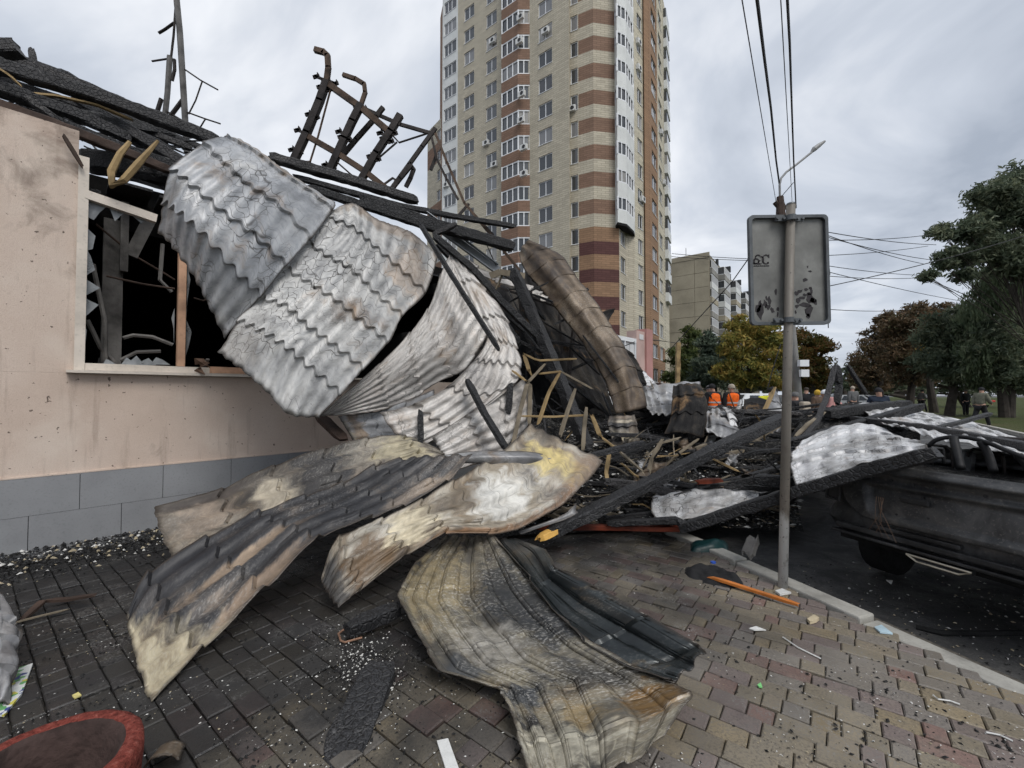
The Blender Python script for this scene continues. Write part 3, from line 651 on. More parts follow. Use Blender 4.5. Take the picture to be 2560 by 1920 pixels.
tree('linden_tree', 'dense dark green tree between bright linden and yellow maple', 1780, 40, [(1770, 860, 32, 30), (1800, 880, 35, 40), (1775, 920, 50, 40), (1800, 955, 50, 28), (1750, 950, 40, 30)], L_BLU, 8000, .26, seed=5)
tree('distant_tree', 'hazy far tree at the end of the street', 2112, 95, [(2112, 930, 16, 22), (2105, 955, 22, 22), (2120, 965, 22, 18)], L_BLU, 1600, .45, seed=6)
tree('chestnut_tree', 'russet chestnut at the left end of the right tree row', 2200, 44, [(2190, 860, 45, 45), (2165, 905, 42, 45), (2215, 900, 55, 60), (2180, 945, 60, 35), (2225, 825, 48, 45)], L_RED, 8000, .27, seed=7)
tree('chestnut_tree', 'taller russet chestnut second in the right tree row', 2270, 36, [(2262, 815, 55, 50), (2305, 840, 65, 60), (2250, 880, 60, 55), (2290, 925, 70, 50), (2295, 785, 38, 32), (2340, 800, 45, 40)], L_RED, 10000, .25, seed=8)
tree('linden_tree', 'dark green tree with a yellow patch behind the walking man', 2370, 29, [(2345, 830, 60, 60), (2400, 850, 65, 70), (2350, 915, 75, 45), (2410, 930, 70, 40), (2420, 790, 45, 45)], L_DRK, 11000, .22, seed=9)
tree('linden_tree', 'yellowing young tree among dark crowns right of centre', 2335, 34, [(2330, 870, 25, 30), (2320, 900, 22, 22)], L_YEL, 1500, .2, seed=19)
tree('linden_tree', 'dark tree filling the gap at the right edge of the frame', 2520, 27, [(2480, 870, 80, 70), (2560, 850, 80, 80), (2500, 930, 80, 40), (2580, 940, 70, 40)], L_DRK, 10000, .22, seed=10)
tree('willow_tree', 'pale green weeping tree at the right edge', 2510, 27, [(2450, 740, 55, 45), (2500, 690, 65, 45), (2540, 750, 80, 70), (2460, 810, 60, 60), (2510, 860, 80, 60), (2440, 870, 50, 50), (2560, 820, 70, 80), (2490, 905, 80, 35), (2570, 905, 70, 45)], L_WEP, 19000, .22, weep=0.5, seed=11)
tree('locust_tree', 'tall dark tree whose branches reach left over the street', 2600, 24, [(2520, 480, 50, 35), (2490, 540, 50, 35), (2420, 575, 55, 28), (2350, 585, 35, 22), (2370, 645, 45, 24), (2320, 690, 25, 14), (2430, 640, 45, 35), (2500, 610, 60, 45), (2570, 520, 60, 70), (2620, 620, 80, 90), (2400, 690, 40, 20), (2480, 500, 60, 40), (2560, 440, 60, 40), (2540, 640, 70, 60)], L_DRK, 24000, .2, seed=12, ub=2660, trunk_r=.06)
tree('linden_tree', 'low dark tree behind the chestnut row', 2150, 60, [(2150, 930, 30, 35), (2180, 955, 45, 25), (2130, 960, 25, 22)], L_DRK, 3000, .35, seed=13)
tree('linden_tree', 'dark tree far behind the maples left of the sign', 1850, 55, [(1820, 930, 60, 40), (1900, 940, 70, 35), (1970, 935, 60, 40), (1740, 945, 50, 30)], L_DRK, 6000, .4, seed=14)
tree('linden_tree', 'dark tree beyond the walking man in the second row', 2420, 48, [(2330, 930, 70, 40), (2420, 920, 80, 50), (2510, 935, 80, 40), (2250, 945, 60, 30)], L_DRK, 7000, .36, seed=15)

fw = tree('distant_wood', 'dark far belt of trees closing the street horizon', 2300, 115, [(u, 966 + (i % 3) * 4, 34, 24) for i, u in enumerate(range(1660, 2640, 38))], L_DRK, 5200, .8, seed=16, group=None); fw['kind'] = 'stuff'

# ------------------------------------------------------------------ the burnt shop
t = NT('stucco'); c = t.co('World'); n1 = t.noise(c, 0.9, 5, 0.6); n2 = t.noise(c, 130, 3, 0.6); n3 = t.noise(c, 3.0, 6, 0.65, 0.6); n4 = t.noise(t.vadd(c, (4, 2, 9)), 1.3, 6, 0.65, 0.5)
col = t.ramp(n1, [(0.3, srgb(186, 168, 154)), (0.5, srgb(200, 182, 168)), (0.72, srgb(209, 193, 180))])
col = t.mix(t.mul(t.band(n2, 0.45, 0.7), 0.30), col, srgb(160, 134, 120))
col = t.mix(t.mul(t.band(n4, 0.53, 0.68), 0.45), col, srgb(215, 203, 190))
sp = t.n('SeparateXYZ', None, Vector=c)
so = t.mul(t.band(t.math('ADD', n3, t.mul(sp.outputs[2], 0.07)), 0.74, 0.95), 0.6)
col = t.mix(so, col, srgb(96, 80, 70))
stk = t.noise(t.vscale(c, (9, 9, .8)), 1.0, 5, .65); col = t.mix(t.mul(t.band(stk, .56, .72), .35), col, srgb(120, 102, 90))
dots = t.ramp(t.noise(c, 24, 2, 0.5), [(0.70, (0,) * 3), (0.735, (1,) * 3)]); col = t.mix(t.mul(dots, 0.8), col, srgb(60, 48, 42))
M_STUC = t.out(col, 0.92, 0, n2, 0.5, 0.006, 0.2)
M_SOOT = m_char('sooty_plaster', 0.35, 3.3)
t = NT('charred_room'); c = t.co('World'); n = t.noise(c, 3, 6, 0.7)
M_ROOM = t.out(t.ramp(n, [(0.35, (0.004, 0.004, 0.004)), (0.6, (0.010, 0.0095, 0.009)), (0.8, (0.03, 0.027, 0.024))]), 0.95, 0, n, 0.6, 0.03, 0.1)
M_WPINK = simple('pale_pink_render', srgb(190, 164, 156), 0.9, 0, 0.12, 1.2, 0.2, 60, coord='World'); M_PINK2 = simple('pink_pilaster', srgb(176, 132, 126), 0.9, 0, 0.15, 1.5, 0.2, 60, coord='World')
M_WPAN = simple('white_plastic_panel', (0.60, 0.60, 0.60), 0.45, 0, 0.12, 1.3, 0.1, 30, coord='World')
shop = thing('burnt_shop', 'single storey beige rendered shop with grey tiled plinth, gutted by fire', 'building', tuple(wall(0, 0)))
ZS = wallpx(185, 925).z; ZTOP = 4.1; T0 = wt_(183)
t_end = wt_(1628); tA, tB, tC, tD = 3.3, 3.75, wt_(1515), wt_(1592)
m = MB(); TH = 0.32
def wbox(t0, t1, z0, z1, o0=0.0, th=TH, mb=None): (mb or m).frame(wall(t0, z0, o0), WD * (t1 - t0), -WN * th, Z3 * (z1 - z0))
wbox(-4.5, 6.2, -0.1, ZS - 0.03); wbox(-4.5, T0, ZS - 0.029, ZTOP); 
m.build('wall', M_STUC, shop)
# ragged burnt stump of wall behind the hanging sheets
m = MB()
for i in range(9):
    t0 = 6.21 + i * 0.42; wbox(t0, t0 + 0.42, -0.1, 1.5 + 0.6 * mnoise.noise(Vector((i * .7, 0, 0))), -0.004)
m.build('wall_stump', M_SOOT, shop)
m = MB(); zt_f = 3.35
wbox(tC - 1.0, tC, 0, zt_f); wbox(tC, tD, 0, 1.2, -.003)
m.build('burnt_pier', M_SOOT, shop)
m = MB(); wbox(tD, t_end - .42, 0, zt_f + .05); m.build('pale_pier', M_WPINK, shop)
m = MB(); wbox(t_end - .42, t_end, 0, zt_f + .15, .06, TH + .06); m.build('pilaster', M_PINK2, shop)
# small white number plate on the pale pier
m = MB(); q = wallpx(1604, 845, .004); m.frame(q - WD * .13 - Z3 * .05, WD * .26, WN * .01, Z3 * .16); m.build('plate', M_WPAN, shop)
# white plastic shopfront with tall window at the far end
m = MB(); n_ = 5
for i in range(n_):
    a = tC + (tD - tC) * i / n_; b = tC + (tD - tC) * (i + 1) / n_
    pm_ = MB(); pm_.frame(wall(a + .012, 1.95 if i >= 3 else 1.21, -.05), WD * (b - a - .024), -WN * .05, Z3 * (zt_f - 0.35 - (1.95 if i >= 3 else 1.21))); pm_.build('white_panel', M_WPAN, shop)
pf = MB(); pf.frame(wall(tC, zt_f - .33, .0), WD * (tD - tC), -WN * .1, Z3 * .12)
for x in (tC, tC + (tD - tC) * .6, tD - .06): pf.frame(wall(x, 1.21, -.004), WD * .05, -WN * .08, Z3 * (zt_f - .33 - 1.21))
pf.build('shopfront_frame', M_PVC, shop)
for i in range(2):
    a = tC + (tD - tC) * (.62 + .19 * i); window(shop, wall(a, 1.22, -.02), WD, (tD - tC) * .175, .72, (), rev=.03)
# interior: floor slab, back and end walls, columns
m = MB()
D_ = 6.0
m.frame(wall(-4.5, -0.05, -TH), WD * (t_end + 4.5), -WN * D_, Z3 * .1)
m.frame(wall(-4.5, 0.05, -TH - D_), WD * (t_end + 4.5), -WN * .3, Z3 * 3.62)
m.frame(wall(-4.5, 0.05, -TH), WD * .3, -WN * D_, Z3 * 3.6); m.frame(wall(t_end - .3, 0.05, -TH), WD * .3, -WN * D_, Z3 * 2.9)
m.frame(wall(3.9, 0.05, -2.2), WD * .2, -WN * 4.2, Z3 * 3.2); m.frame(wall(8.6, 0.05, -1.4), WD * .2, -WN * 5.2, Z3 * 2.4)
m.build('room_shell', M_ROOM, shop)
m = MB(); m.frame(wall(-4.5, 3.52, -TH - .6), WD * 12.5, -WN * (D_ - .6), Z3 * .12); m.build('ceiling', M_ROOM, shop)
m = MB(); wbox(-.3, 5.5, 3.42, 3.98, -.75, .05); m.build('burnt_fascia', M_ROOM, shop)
R0 = random.Random(12)
M_RUSTB = simple('rusty_dark_steel', (0.055, 0.036, 0.028), 0.7, 0.2, 0.45, 5, 0.4, 50, coord='World')
M_CONC = simple('smoked_concrete', (0.15, 0.143, 0.135), 0.9, 0, 0.5, 3, 0.4, 30, coord='World')
m = MB(); q = wallpx(275, 880, -.75); m.bar(Vector((q.x, q.y, 0.05)), Vector((q.x, q.y, 3.5)), .17, .17, up=WD); m.build('column', M_CONC, shop)
m = MB(); q = wallpx(303, 560, -.6); m.bar(q - Z3 * .55, q + Z3 * .25 , .07, .07, up=WD); q2 = wallpx(350, 560, -.6); m.bar(wallpx(370, 540, -.6), wallpx(320, 640, -.6), .12, .05, up=WN); m.build('fallen_trim', M_CONC, shop)
for i_, q_ in enumerate([[(225, 660), (258, 800), (262, 900)], [(215, 800), (250, 870), (285, 905)], [(400, 610), (395, 700), (425, 730)], [(305, 845), (330, 838), (378, 842), (430, 862)], [(300, 900), (340, 880), (400, 878)], [(230, 560), (330, 640), (400, 680), (432, 700)], [(260, 690), (350, 710), (432, 722)], [(480, 745), (505, 752), (525, 742)]]):
    m = MB(); m.tube([wallpx(a, b, -.35 - .12 * (i_ % 3)) for a, b in q_], .012 if i_ > 4 else .022, 6); m.build('hanging_cable' if i_ > 4 else 'bent_trim', M_CONC if i_ < 5 else M_RUSTB, shop)
m = MB()
for i_ in range(60):
    a = T0 + .05 + 2.2 * R0.random(); z_ = ZS - .35 + .3 * R0.random(); c_ = wall(a, z_, -.25 - .8 * R0.random()); m.bar(c_, c_ + Vector((R0.uniform(-.3, .3), R0.uniform(-.3, .3), R0.uniform(-.05, .28))), R0.uniform(.02, .06), R0.uniform(.01, .04))
o = m.build('indoor_rubble', M_CONC, shop); o['kind'] = 'stuff'
# plinth tiles
M_TILE = simple('grey_porcelain_tile', srgb(136, 137, 139), 0.45, 0, 0.12, 2.5, 0.05, 60, 0.5, coord='World'); M_GROUT = simple('dark_grout', (0.03, 0.03, 0.032), 0.95)
m = MB(); m.frame(wall(-4.5, -.1, .012), WD * 10.5, -WN * .01, Z3 * .815); m.build('grout', M_GROUT, shop)
TW = .632
for r_, (z0, z1, off) in enumerate([(.378, .725, .489), (.058, .375, .161), (-.1, .055, .489)]):
    k = -8
    while off + k * TW < 6.0:
        a = off + k * TW; k += 1
        mm = MB(); mm.frame(wall(a + .003, z0, .024 + .002 * rnd.random()), WD * (TW - .005), -WN * .011, Z3 * (z1 - z0)); mm.build('tile', M_TILE, shop)
m = MB(); m.frame(wall(-4.5, .728, .022), WD * 10.5, -WN * .021, Z3 * .012); m.build('plinth_edge', M_STUC, shop)
# big shop window
M_FRAME = simple('scorched_white_frame', srgb(206, 196, 184), 0.5, 0, 0.2, 2.2, 0.1, 30, coord='World'); M_FBRN = simple('heat_browned_frame', srgb(196, 156, 128), 0.55, 0, 0.35, 3, 0.1, 30, coord='World')
win = link('window', None, shop, wall(T0, ZS) - wpos(shop)); win['label'] = 'wide shop window with white frame and smashed panes'
m = MB(); m.frame(wall(T0, ZS, .03), WD * .075, -WN * .1, Z3 * (ZTOP - ZS - .25)); m.build('frame_post', M_FRAME, win)
m = MB(); m.frame(wall(T0 + .077, ZS + .002, .02), WD * 1.9, -WN * .08, Z3 * .07); m.build('frame_rail', M_FRAME, win)
m = MB(); tm = wt_(441); m.frame(wall(tm, ZS + .074, .022), WD * .07, -WN * .085, Z3 * 1.75); m.build('mullion', M_FBRN, win)
m = MB(); m.frame(wall(tm + .3, ZS + .01, .026), WD * 1.0, -WN * .08, Z3 * .075); m.build('frame_rail', M_FBRN, win)
m = MB(); m.frame(wall(T0 - .05, ZS - .028, .09), WD * 3.1, -WN * .12, Z3 * .026); m.build('sill', M_FRAME, win)
m = MB(); m.bar(wallpx(203, 487, .0), wallpx(383, 548, .0), .07, .085, up=Z3); m.build('fallen_transom', M_FRAME, win)
t = NT('broken_glass'); n = t.noise(t.co('World'), 6, 4)
M_SHARD = t.out(t.ramp(n, [(0.3, (0.16, 0.17, 0.175)), (0.7, (0.42, 0.44, 0.45))]), 0.08, 0, None, 0, 0, 0.8); t.set(t.p, 'Alpha', 0.62)
def shard(u0, v0, pts, o=-.03):
    m = MB(); P_ = [wallpx(u0 + a, v0 + b, o) for a, b in pts]; n = len(P_); Q = [q - WN * .005 for q in P_]
    m.add(P_ + Q, [tuple(range(n))[::-1], tuple(range(n, 2 * n))] + [(i, (i + 1) % n, n + (i + 1) % n, n + i) for i in range(n)]); m.build('glass_shard', M_SHARD, win)
for q in [(198, 560, [(0, 0), (32, 30), (26, 62), (0, 70)]), (197, 600, [(0, 0), (22, 40), (34, 75), (2, 95)]), (197, 690, [(0, 0), (48, 30), (10, 50), (0, 46)]), (197, 740, [(0, 0), (45, 22), (20, 45), (0, 60)]), (196, 800, [(0, 0), (18, 25), (12, 90), (0, 110)]),
          (205, 500, [(0, 0), (50, 18), (35, 30), (20, 50), (0, 40)]), (262, 515, [(0, 0), (45, 15), (30, 25), (16, 38)]), (310, 530, [(0, 0), (50, 15), (35, 28)]), (300, 905, [(0, 8), (15, -12), (26, -4), (40, -16), (52, -2), (70, -10), (90, 8)]),
          (255, 905, [(0, 6), (10, -8), (25, 0), (34, 6)]), (375, 905, [(0, 6), (14, -12), (30, -6), (50, 7)]), (425, 770, [(8, 0), (0, 25), (6, 50), (8, 90)]), (463, 660, [(0, 0), (8, 40), (2, 90), (0, 140)]), (463, 800, [(0, 0), (14, 30), (6, 70), (0, 90)])]:
    shard(*q)
# eave beams and charred roof carcass over the shop front
M_CH = m_char('charred_wood', 0.5); M_CHG = m_char('ashen_charred_wood', 1.0, 1.7); M_RUSTB = simple('rusty_dark_steel', (0.055, 0.036, 0.028), 0.7, 0.2, 0.45, 5, 0.4, 50, coord='World')
def charbeam(mb, pts, w, h, seed=0.0, rag=0.12, n=None, up=None):
    """burnt timber along pts: uneven, waisted, ragged at both ends"""
    pts = [Vector(p) for p in pts]; L = sum((b - a).length for a, b in zip(pts, pts[1:])); n = n or max(6, min(60, int(L / .07)))
    cum = [0.0]
    for a, b in zip(pts, pts[1:]): cum.append(cum[-1] + (b - a).length)
    b0 = len(mb.v); ring = 8
    for i in range(n + 1):
        s = L * i / n; j = max(k for k in range(len(pts) - 1) if cum[k] <= s + 1e-9); f = (s - cum[j]) / max(1e-9, cum[j + 1] - cum[j])
        p = pts[j].lerp(pts[j + 1], f); d = (pts[j + 1] - pts[j]).normalized()
        up_ = Vector(up) if up else (Z3 if abs(d.z) < .92 else Vector((0, 1, 0))); x = d.cross(up_).normalized(); y = x.cross(d).normalized()
        e = min(i, n - i) * L / n; tp = min(1.0, 0.72 + e / (rag * .6 + 1e-6) * 0.28) if rag else 1
        for k, (cx_, cy_) in enumerate([(-1, -.8), (-.8, -1), (.8, -1), (1, -.8), (1, .8), (.8, 1), (-.8, 1), (-1, .8)]):
            q = Vector((s * 9 + seed * 17, k * 1.7 + seed, seed * 3)); r_ = 1 + 0.16 * mnoise.noise(q) + .10 * mnoise.noise(q * 2.7)
            jit = d * (mnoise.noise(q * 1.3 + Vector((9, 0, 0))) * .06 if i in (0, n) else 0)
            mb.v.append(p + (x * cx_ * w / 2 + y * cy_ * h / 2) * r_ * tp + jit)
    for i in range(n):
        for k in range(ring):
            k2 = (k + 1) % ring; a = b0 + i * ring
            mb.f.append((a + k, a + k2, a + ring + k2, a + ring + k)); mb.m.append(0)
    mb.f.append(tuple(b0 + k for k in range(ring))[::-1]); mb.m.append(0); mb.f.append(tuple(b0 + n * ring + k for k in range(ring))); mb.m.append(0)
    return mb
def pts3(l): return [px(*q) for q in l]
_bi = 0
def beam(name, label, pts, w, h=None, mat=None, cat='beam', group=None, parent=None, rag=.12, up=None, wpx=True):
    """w, h in photo pixels at the first point's depth unless wpx is False"""
    global _bi; _bi += 1; P_ = pts3(pts); k = pts[0][2] / F if wpx else 1.0; h = h or w
    m = MB(); charbeam(m, P_, w * k, h * k, _bi * .37, rag, up=up); o = m.build(name, mat or M_CH, parent)
    if parent is None: tag(o, label, cat, group)
    return o
# parts still fixed to the shop: eave rail, wall plate, rafters
for pts, w, mt in [([(-60, 240, 3.85), (200, 335, 4.3), (430, 428, 4.75)], 24, M_RUSTB), ([(-50, 150, 4.3), (250, 243, 4.8), (545, 352, 5.4)], 34, M_CH), ([(-50, 120, 4.7), (210, 220, 5.2), (330, 270, 5.4)], 30, M_CH),
                   ([(-40, 205, 4.2), (200, 290, 4.7), (330, 350, 5.0)], 30, M_CH), ([(180, 290, 4.9), (430, 330, 5.6)], 30, M_CHG), ([(330, 330, 5.0), (480, 420, 5.2)], 26, M_CH), ([(160, 340, 4.0), (205, 415, 4.1)], 9, M_RUSTB), ([(-40, 184, 4.9), (200, 264, 5.2), (480, 372, 5.6)], 16, M_CH), ([(-40, 222, 4.6), (120, 272, 4.9), (330, 345, 5.2)], 18, M_CH), ([(120, 300, 4.5), (300, 372, 4.8), (440, 420, 5.0)], 30, M_CH), ([(250, 268, 5.6), (420, 335, 5.9), (560, 392, 6.1)], 14, M_CHG), ([(-30, 128, 5.2), (160, 192, 5.4)], 26, M_CH), ([(150, 190, 5.3), (205, 218, 5.3)], 34, M_CH),
                   ([(190, 245, 5.2), (340, 330, 5.0)], 20, M_CH), ([(60, 240, 4.3), (170, 320, 4.6), (260, 350, 4.6)], 16, M_CHG), ([(240, 300, 5.0), (420, 380, 5.2)], 36, M_CH), ([(300, 420, 5.6), (470, 470, 5.9)], 40, M_CH), ([(200, 400, 5.3), (420, 430, 5.6)], 46, M_CH)]:
    beam('rafter', None, pts, w, None, mt, parent=shop)
m = MB(); charbeam(m, pts3([(-30, 125, 4.6), (45, 122, 4.7)]), .18, .14, 3, 0); m.build('rafter_stub', M_CHG, shop)
for q in [[(78, 120, 4.7), (88, 175, 4.7)], [(160, 195, 5.2), (210, 215, 5.2)]]: beam('rafter_stub', None, q, 12, None, M_CHG, parent=shop)
# lathing and torn roof skin seen as a dark tangle below the ridge
R9 = random.Random(31)
m = MB()
for i in range(150):
    u = R9.uniform(-20, 520); v = 215 + u * .36 + R9.uniform(-30, 75); d = 4.6 + u * .0022 + R9.uniform(0, .9); L = R9.uniform(20, 90); a = R9.uniform(-.2, .8)
    charbeam(m, [px(u, v, d), px(u + L * math.cos(a), v + L * math.sin(a) + R9.uniform(-15, 15), d + R9.uniform(-.3, .3))], R9.uniform(.012, .035), R9.uniform(.008, .03), i * .3, .05, 4)
o = m.build('burnt_lathing', M_CH, shop); o['kind'] = 'stuff'
m = MB()   # charred boarding left over the room
for i in range(16):
    a = -.6 + i * .42; z0 = 3.72 + .1 * math.sin(i * 2.3)
    if i in (5, 9): continue
    m.frame(wall(a, z0, -.25), WD * .36, -WN * (5.6), Z3 * .03 + WN * 0)
o = m.build('roof_boarding', M_CH, shop); o['kind'] = 'stuff'
M_LATH = simple('pale_scorched_wood', srgb(150, 128, 92), 0.8, 0, 0.4, 4, 0.3, 60, coord='World'); M_LATHG = simple('weathered_lath', srgb(122, 112, 96), 0.8, 0, 0.4, 4, 0.3, 60, coord='World')
for nm, lb, pts, w in [('lath', 'pale lath lying along the burnt eave at far left', [(-20, 160, 4.2), (20, 185, 4.2), (45, 208, 4.25)], 9), ('lath', 'long pale split lath under the ridge beam', [(40, 231, 4.4), (140, 240, 4.6), (240, 262, 4.8), (330, 300, 5.0)], 11)]:
    beam(nm, lb, pts, w, w * .5, M_LATH, 'lath', rag=.02)
m = MB(); m.tube(pts3([(325, 355, 4.35), (300, 385, 4.3), (278, 430, 4.25), (280, 465, 4.22), (310, 450, 4.25), (345, 410, 4.3), (395, 352, 4.4)]), [.02, .03, .035, .03, .035, .035, .015], 6)
tag(m.build('peeled_strip', M_LATH), 'curled yellowish strip hanging in a loop before the window top', 'strip')

# ------------------------------------------------------------------ torn roof sheets
def catmull(P, n):
    """P: (k, ...) control points -> n samples"""
    k = len(P); t = np.asarray(n) * (k - 1); i = np.clip(t.astype(int), 0, k - 2); f = (t - i)
    g = lambda j: P[np.clip(j, 0, k - 1)]
    p0, p1, p2, p3 = g(i - 1), g(i), g(i + 1), g(i + 2)
    p0 = np.where((i == 0)[(...,) + (None,) * (P.ndim - 1)], 2 * p1 - p2, p0); p3 = np.where((i >= k - 2)[(...,) + (None,) * (P.ndim - 1)], 2 * p2 - p1, p3)
    f = f[(...,) + (None,) * (P.ndim - 1)]
    return 0.5 * ((2 * p1) + (-p0 + p2) * f + (2 * p0 - 5 * p1 + 4 * p2 - p3) * f ** 2 + (-p0 + 3 * p1 - 3 * p2 + p3) * f ** 3)
def fbm2(x, y, seed, octs=3):
    r = np.random.RandomState(seed); o = np.zeros_like(x); a = 1.0
    for k in range(octs):
        for _ in range(4):
            ang = r.uniform(0, 2 * math.pi); fr = r.uniform(.7, 1.4) * 2.2 ** k; o += a * .5 * np.sin((x * math.cos(ang) + y * math.sin(ang)) * fr * 2 * math.pi + r.uniform(0, 7))
        a *= .5
    return o
def sheet(label, rows, nw, ns, mat, amp=.017, step=.016, dent=.012, seed=1, name='roof_sheet', holes=(), group='torn metal roof sheets', ragged=.003, parent=None, flip=False, lip=None, crease=0.0, rpw=10, rps=7, scal=.075, stiff=0.0, sharp=0.0, esplit=0):
    """metal-tile sheet: rows of photo-placed control points; nw waves along a row, ns tile steps down the rows"""
    G = np.array([[tuple(px(*q)) for q in r] for r in rows])
    ncol = max(12, int(nw * rpw)); s = np.linspace(0, 1, ncol + 1)
    tt = []; fr = []
    nst = max(1, int(math.ceil(ns)))
    for k in range(nst):
        a, b = k / ns, min(1.0, (k + 1) / ns)
        if a >= 1: break
        e = .035 / ns
        for j in range(rps + 1):
            x = a + e * .5 + (b - a - e) * j / rps
            if x > 1: break
            tt.append(x); fr.append((x - a) * ns)
    tt = np.clip(np.array(tt), 0, 1); fr = np.array(fr)
    X = catmull(G, tt); X = np.swapaxes(catmull(np.swapaxes(X, 0, 1), s), 0, 1)   # (nt, ns, 3)
    if stiff:
        lin = lambda A, q: (lambda t_, i_: A[i_] * (1 - (t_ - i_))[(...,) + (None,) * (A.ndim - 1)] + A[i_ + 1] * (t_ - i_)[(...,) + (None,) * (A.ndim - 1)])(np.asarray(q) * (len(A) - 1), np.clip((np.asarray(q) * (len(A) - 1)).astype(int), 0, len(A) - 2))
        X = X * (1 - stiff) + stiff * np.swapaxes(lin(np.swapaxes(lin(G, tt), 0, 1), s), 0, 1)
    lu = np.linalg.norm(np.diff(G, axis=1), axis=2).sum(1).mean(); lv = np.linalg.norm(np.diff(G, axis=0), axis=2).sum(0).mean()
    du = np.gradient(X, axis=1); dv = np.gradient(catmull(np.swapaxes(catmull(G, np.linspace(0, 1, 40)), 0, 1), s).swapaxes(0, 1), axis=0)
    ii = np.clip((tt * 39).astype(int), 0, 39); dv = dv[ii]
    N = np.cross(du, dv); N /= np.linalg.norm(N, axis=2)[..., None] + 1e-9
    view = np.array([0, 0, HC]) - X
    if (N * view).sum() < 0: N = -N
    if flip: N = -N
    S_, T_ = np.meshgrid(s, tt); UU, VV = S_ * lu, T_ * lv
    ph = .15 * np.sin(T_ * 5 + seed)
    w = np.cos(2 * np.pi * (nw * S_ + ph * 0.4)); w = np.sign(w) * np.abs(w) ** .8 if not sharp else np.tanh(sharp * w) / math.tanh(sharp)
    ws = np.cos(2 * np.pi * (nw * S_ + ph * 0.4))
    sag = fbm2(UU * .9, VV * .9, seed, 3) * dent + fbm2(UU * 3.1, VV * 3.1, seed + 5, 2) * dent * .35
    if crease:
        r = np.random.RandomState(seed + 9)
        for _ in range(7):
            a = r.uniform(0, math.pi); c0 = r.uniform(.1, .9) * lu * math.cos(a) + r.uniform(.1, .9) * lv * math.sin(a); dd = UU * math.cos(a) + VV * math.sin(a) - c0
            sag += crease * np.exp(-np.abs(dd) / (.05 + .05 * r.rand())) * r.choice([-1, 1]) * (.6 + .4 * np.sin(UU * 3 + VV * 2 + _))
    Fr = np.repeat(fr[:, None], len(s), 1)
    X = X + N * (amp * .72 * (w * (.75 + .25 * Fr)) + step * 1.5 * (Fr ** 1.2) + sag)[..., None]
    X = X + (dv / (np.linalg.norm(dv, axis=2)[..., None] + 1e-9)) * (scal * lv / ns * ws * (.15 + .85 * np.clip(np.minimum(T_, 1 - T_) * ns, 0, 1)))[..., None]
    # ragged rims
    ed = np.minimum(np.minimum(S_, 1 - S_) * lu, np.minimum(T_, 1 - T_) * lv); k = np.exp(-ed / .03) * ragged
    rg = np.random.RandomState(seed + 3).normal(size=X.shape[:2])
    X = X + (du / (np.linalg.norm(du, axis=2)[..., None] + 1e-9)) * (k * rg)[..., None] * .7 + (dv / (np.linalg.norm(dv, axis=2)[..., None] + 1e-9)) * (k * rg[::-1])[..., None]
    X[..., 2] = np.maximum(X[..., 2], 0.006)
    nt, nc = X.shape[:2]; vs = X.reshape(-1, 3); org = (vs.min(0) + vs.max(0)) / 2; org[2] = vs[:, 2].min()
    idx = np.arange(nt * nc).reshape(nt, nc); Q = np.stack([idx[:-1, :-1], idx[:-1, 1:], idx[1:, 1:], idx[1:, :-1]], -1).reshape(-1, 4)
    if holes:
        cs = S_.ravel()[Q].mean(1); ct = T_.ravel()[Q].mean(1); keep = np.ones(len(Q), bool)
        for hs_, ht, hr in holes: keep &= ((cs - hs_) * lu) ** 2 + ((ct - ht) * lv) ** 2 > (hr * (1 + .4 * np.sin(ct * 90 + cs * 70))) ** 2
        Q = Q[keep]
    me = bpy.data.meshes.new(name); me.from_pydata((vs - org).tolist(), [], Q.tolist())
    uv = me.uv_layers.new(name='UVMap'); li = Q.ravel(); uv.data.foreach_set('uv', np.stack([UU.ravel()[li] + seed * 1.37, VV.ravel()[li] + seed * .61], 1).ravel())
    me.materials.append(mat); me.polygons.foreach_set('use_smooth', [True] * len(me.polygons)); me.update()
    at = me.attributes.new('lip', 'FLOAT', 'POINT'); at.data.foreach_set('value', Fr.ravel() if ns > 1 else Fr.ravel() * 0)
    at = me.attributes.new('rim', 'FLOAT', 'POINT'); at.data.foreach_set('value', np.exp(-ed / .022).ravel())
    for nm_, ar_ in (('across', S_), ('down', T_)): at = me.attributes.new(nm_, 'FLOAT', 'POINT'); at.data.foreach_set('value', np.ascontiguousarray(ar_).ravel())
    bnd = np.zeros(nt, bool); drop = np.where(np.diff(fr) < -.3)[0]; bnd[drop] = True; bnd[drop + 1] = True
    ev = np.empty(len(me.edges) * 2, np.int32); me.edges.foreach_get('vertices', ev); ev = ev.reshape(-1, 2) // nc
    sa = me.attributes.get('sharp_edge') or me.attributes.new('sharp_edge', 'BOOLEAN', 'EDGE'); sa.data.foreach_set('value', (ev[:, 0] == ev[:, 1]) & bnd[ev[:, 0]])
    o = link(name, me, parent, tuple(org) if parent is None else tuple(Vector(org) - wpos(parent)))
    if esplit: e_ = o.modifiers.new('folds', 'EDGE_SPLIT'); e_.split_angle = math.radians(esplit)
    sm = o.modifiers.new('thickness', 'SOLIDIFY'); sm.thickness = .004; sm.offset = 0
    if parent is None: tag(o, label, 'roof sheet', group)
    return o
WH = [(0.34, (0.27, 0.27, 0.27)), (0.46, (0.42, 0.42, 0.415)), (0.56, (0.52, 0.515, 0.50)), (0.68, (0.60, 0.59, 0.57))]
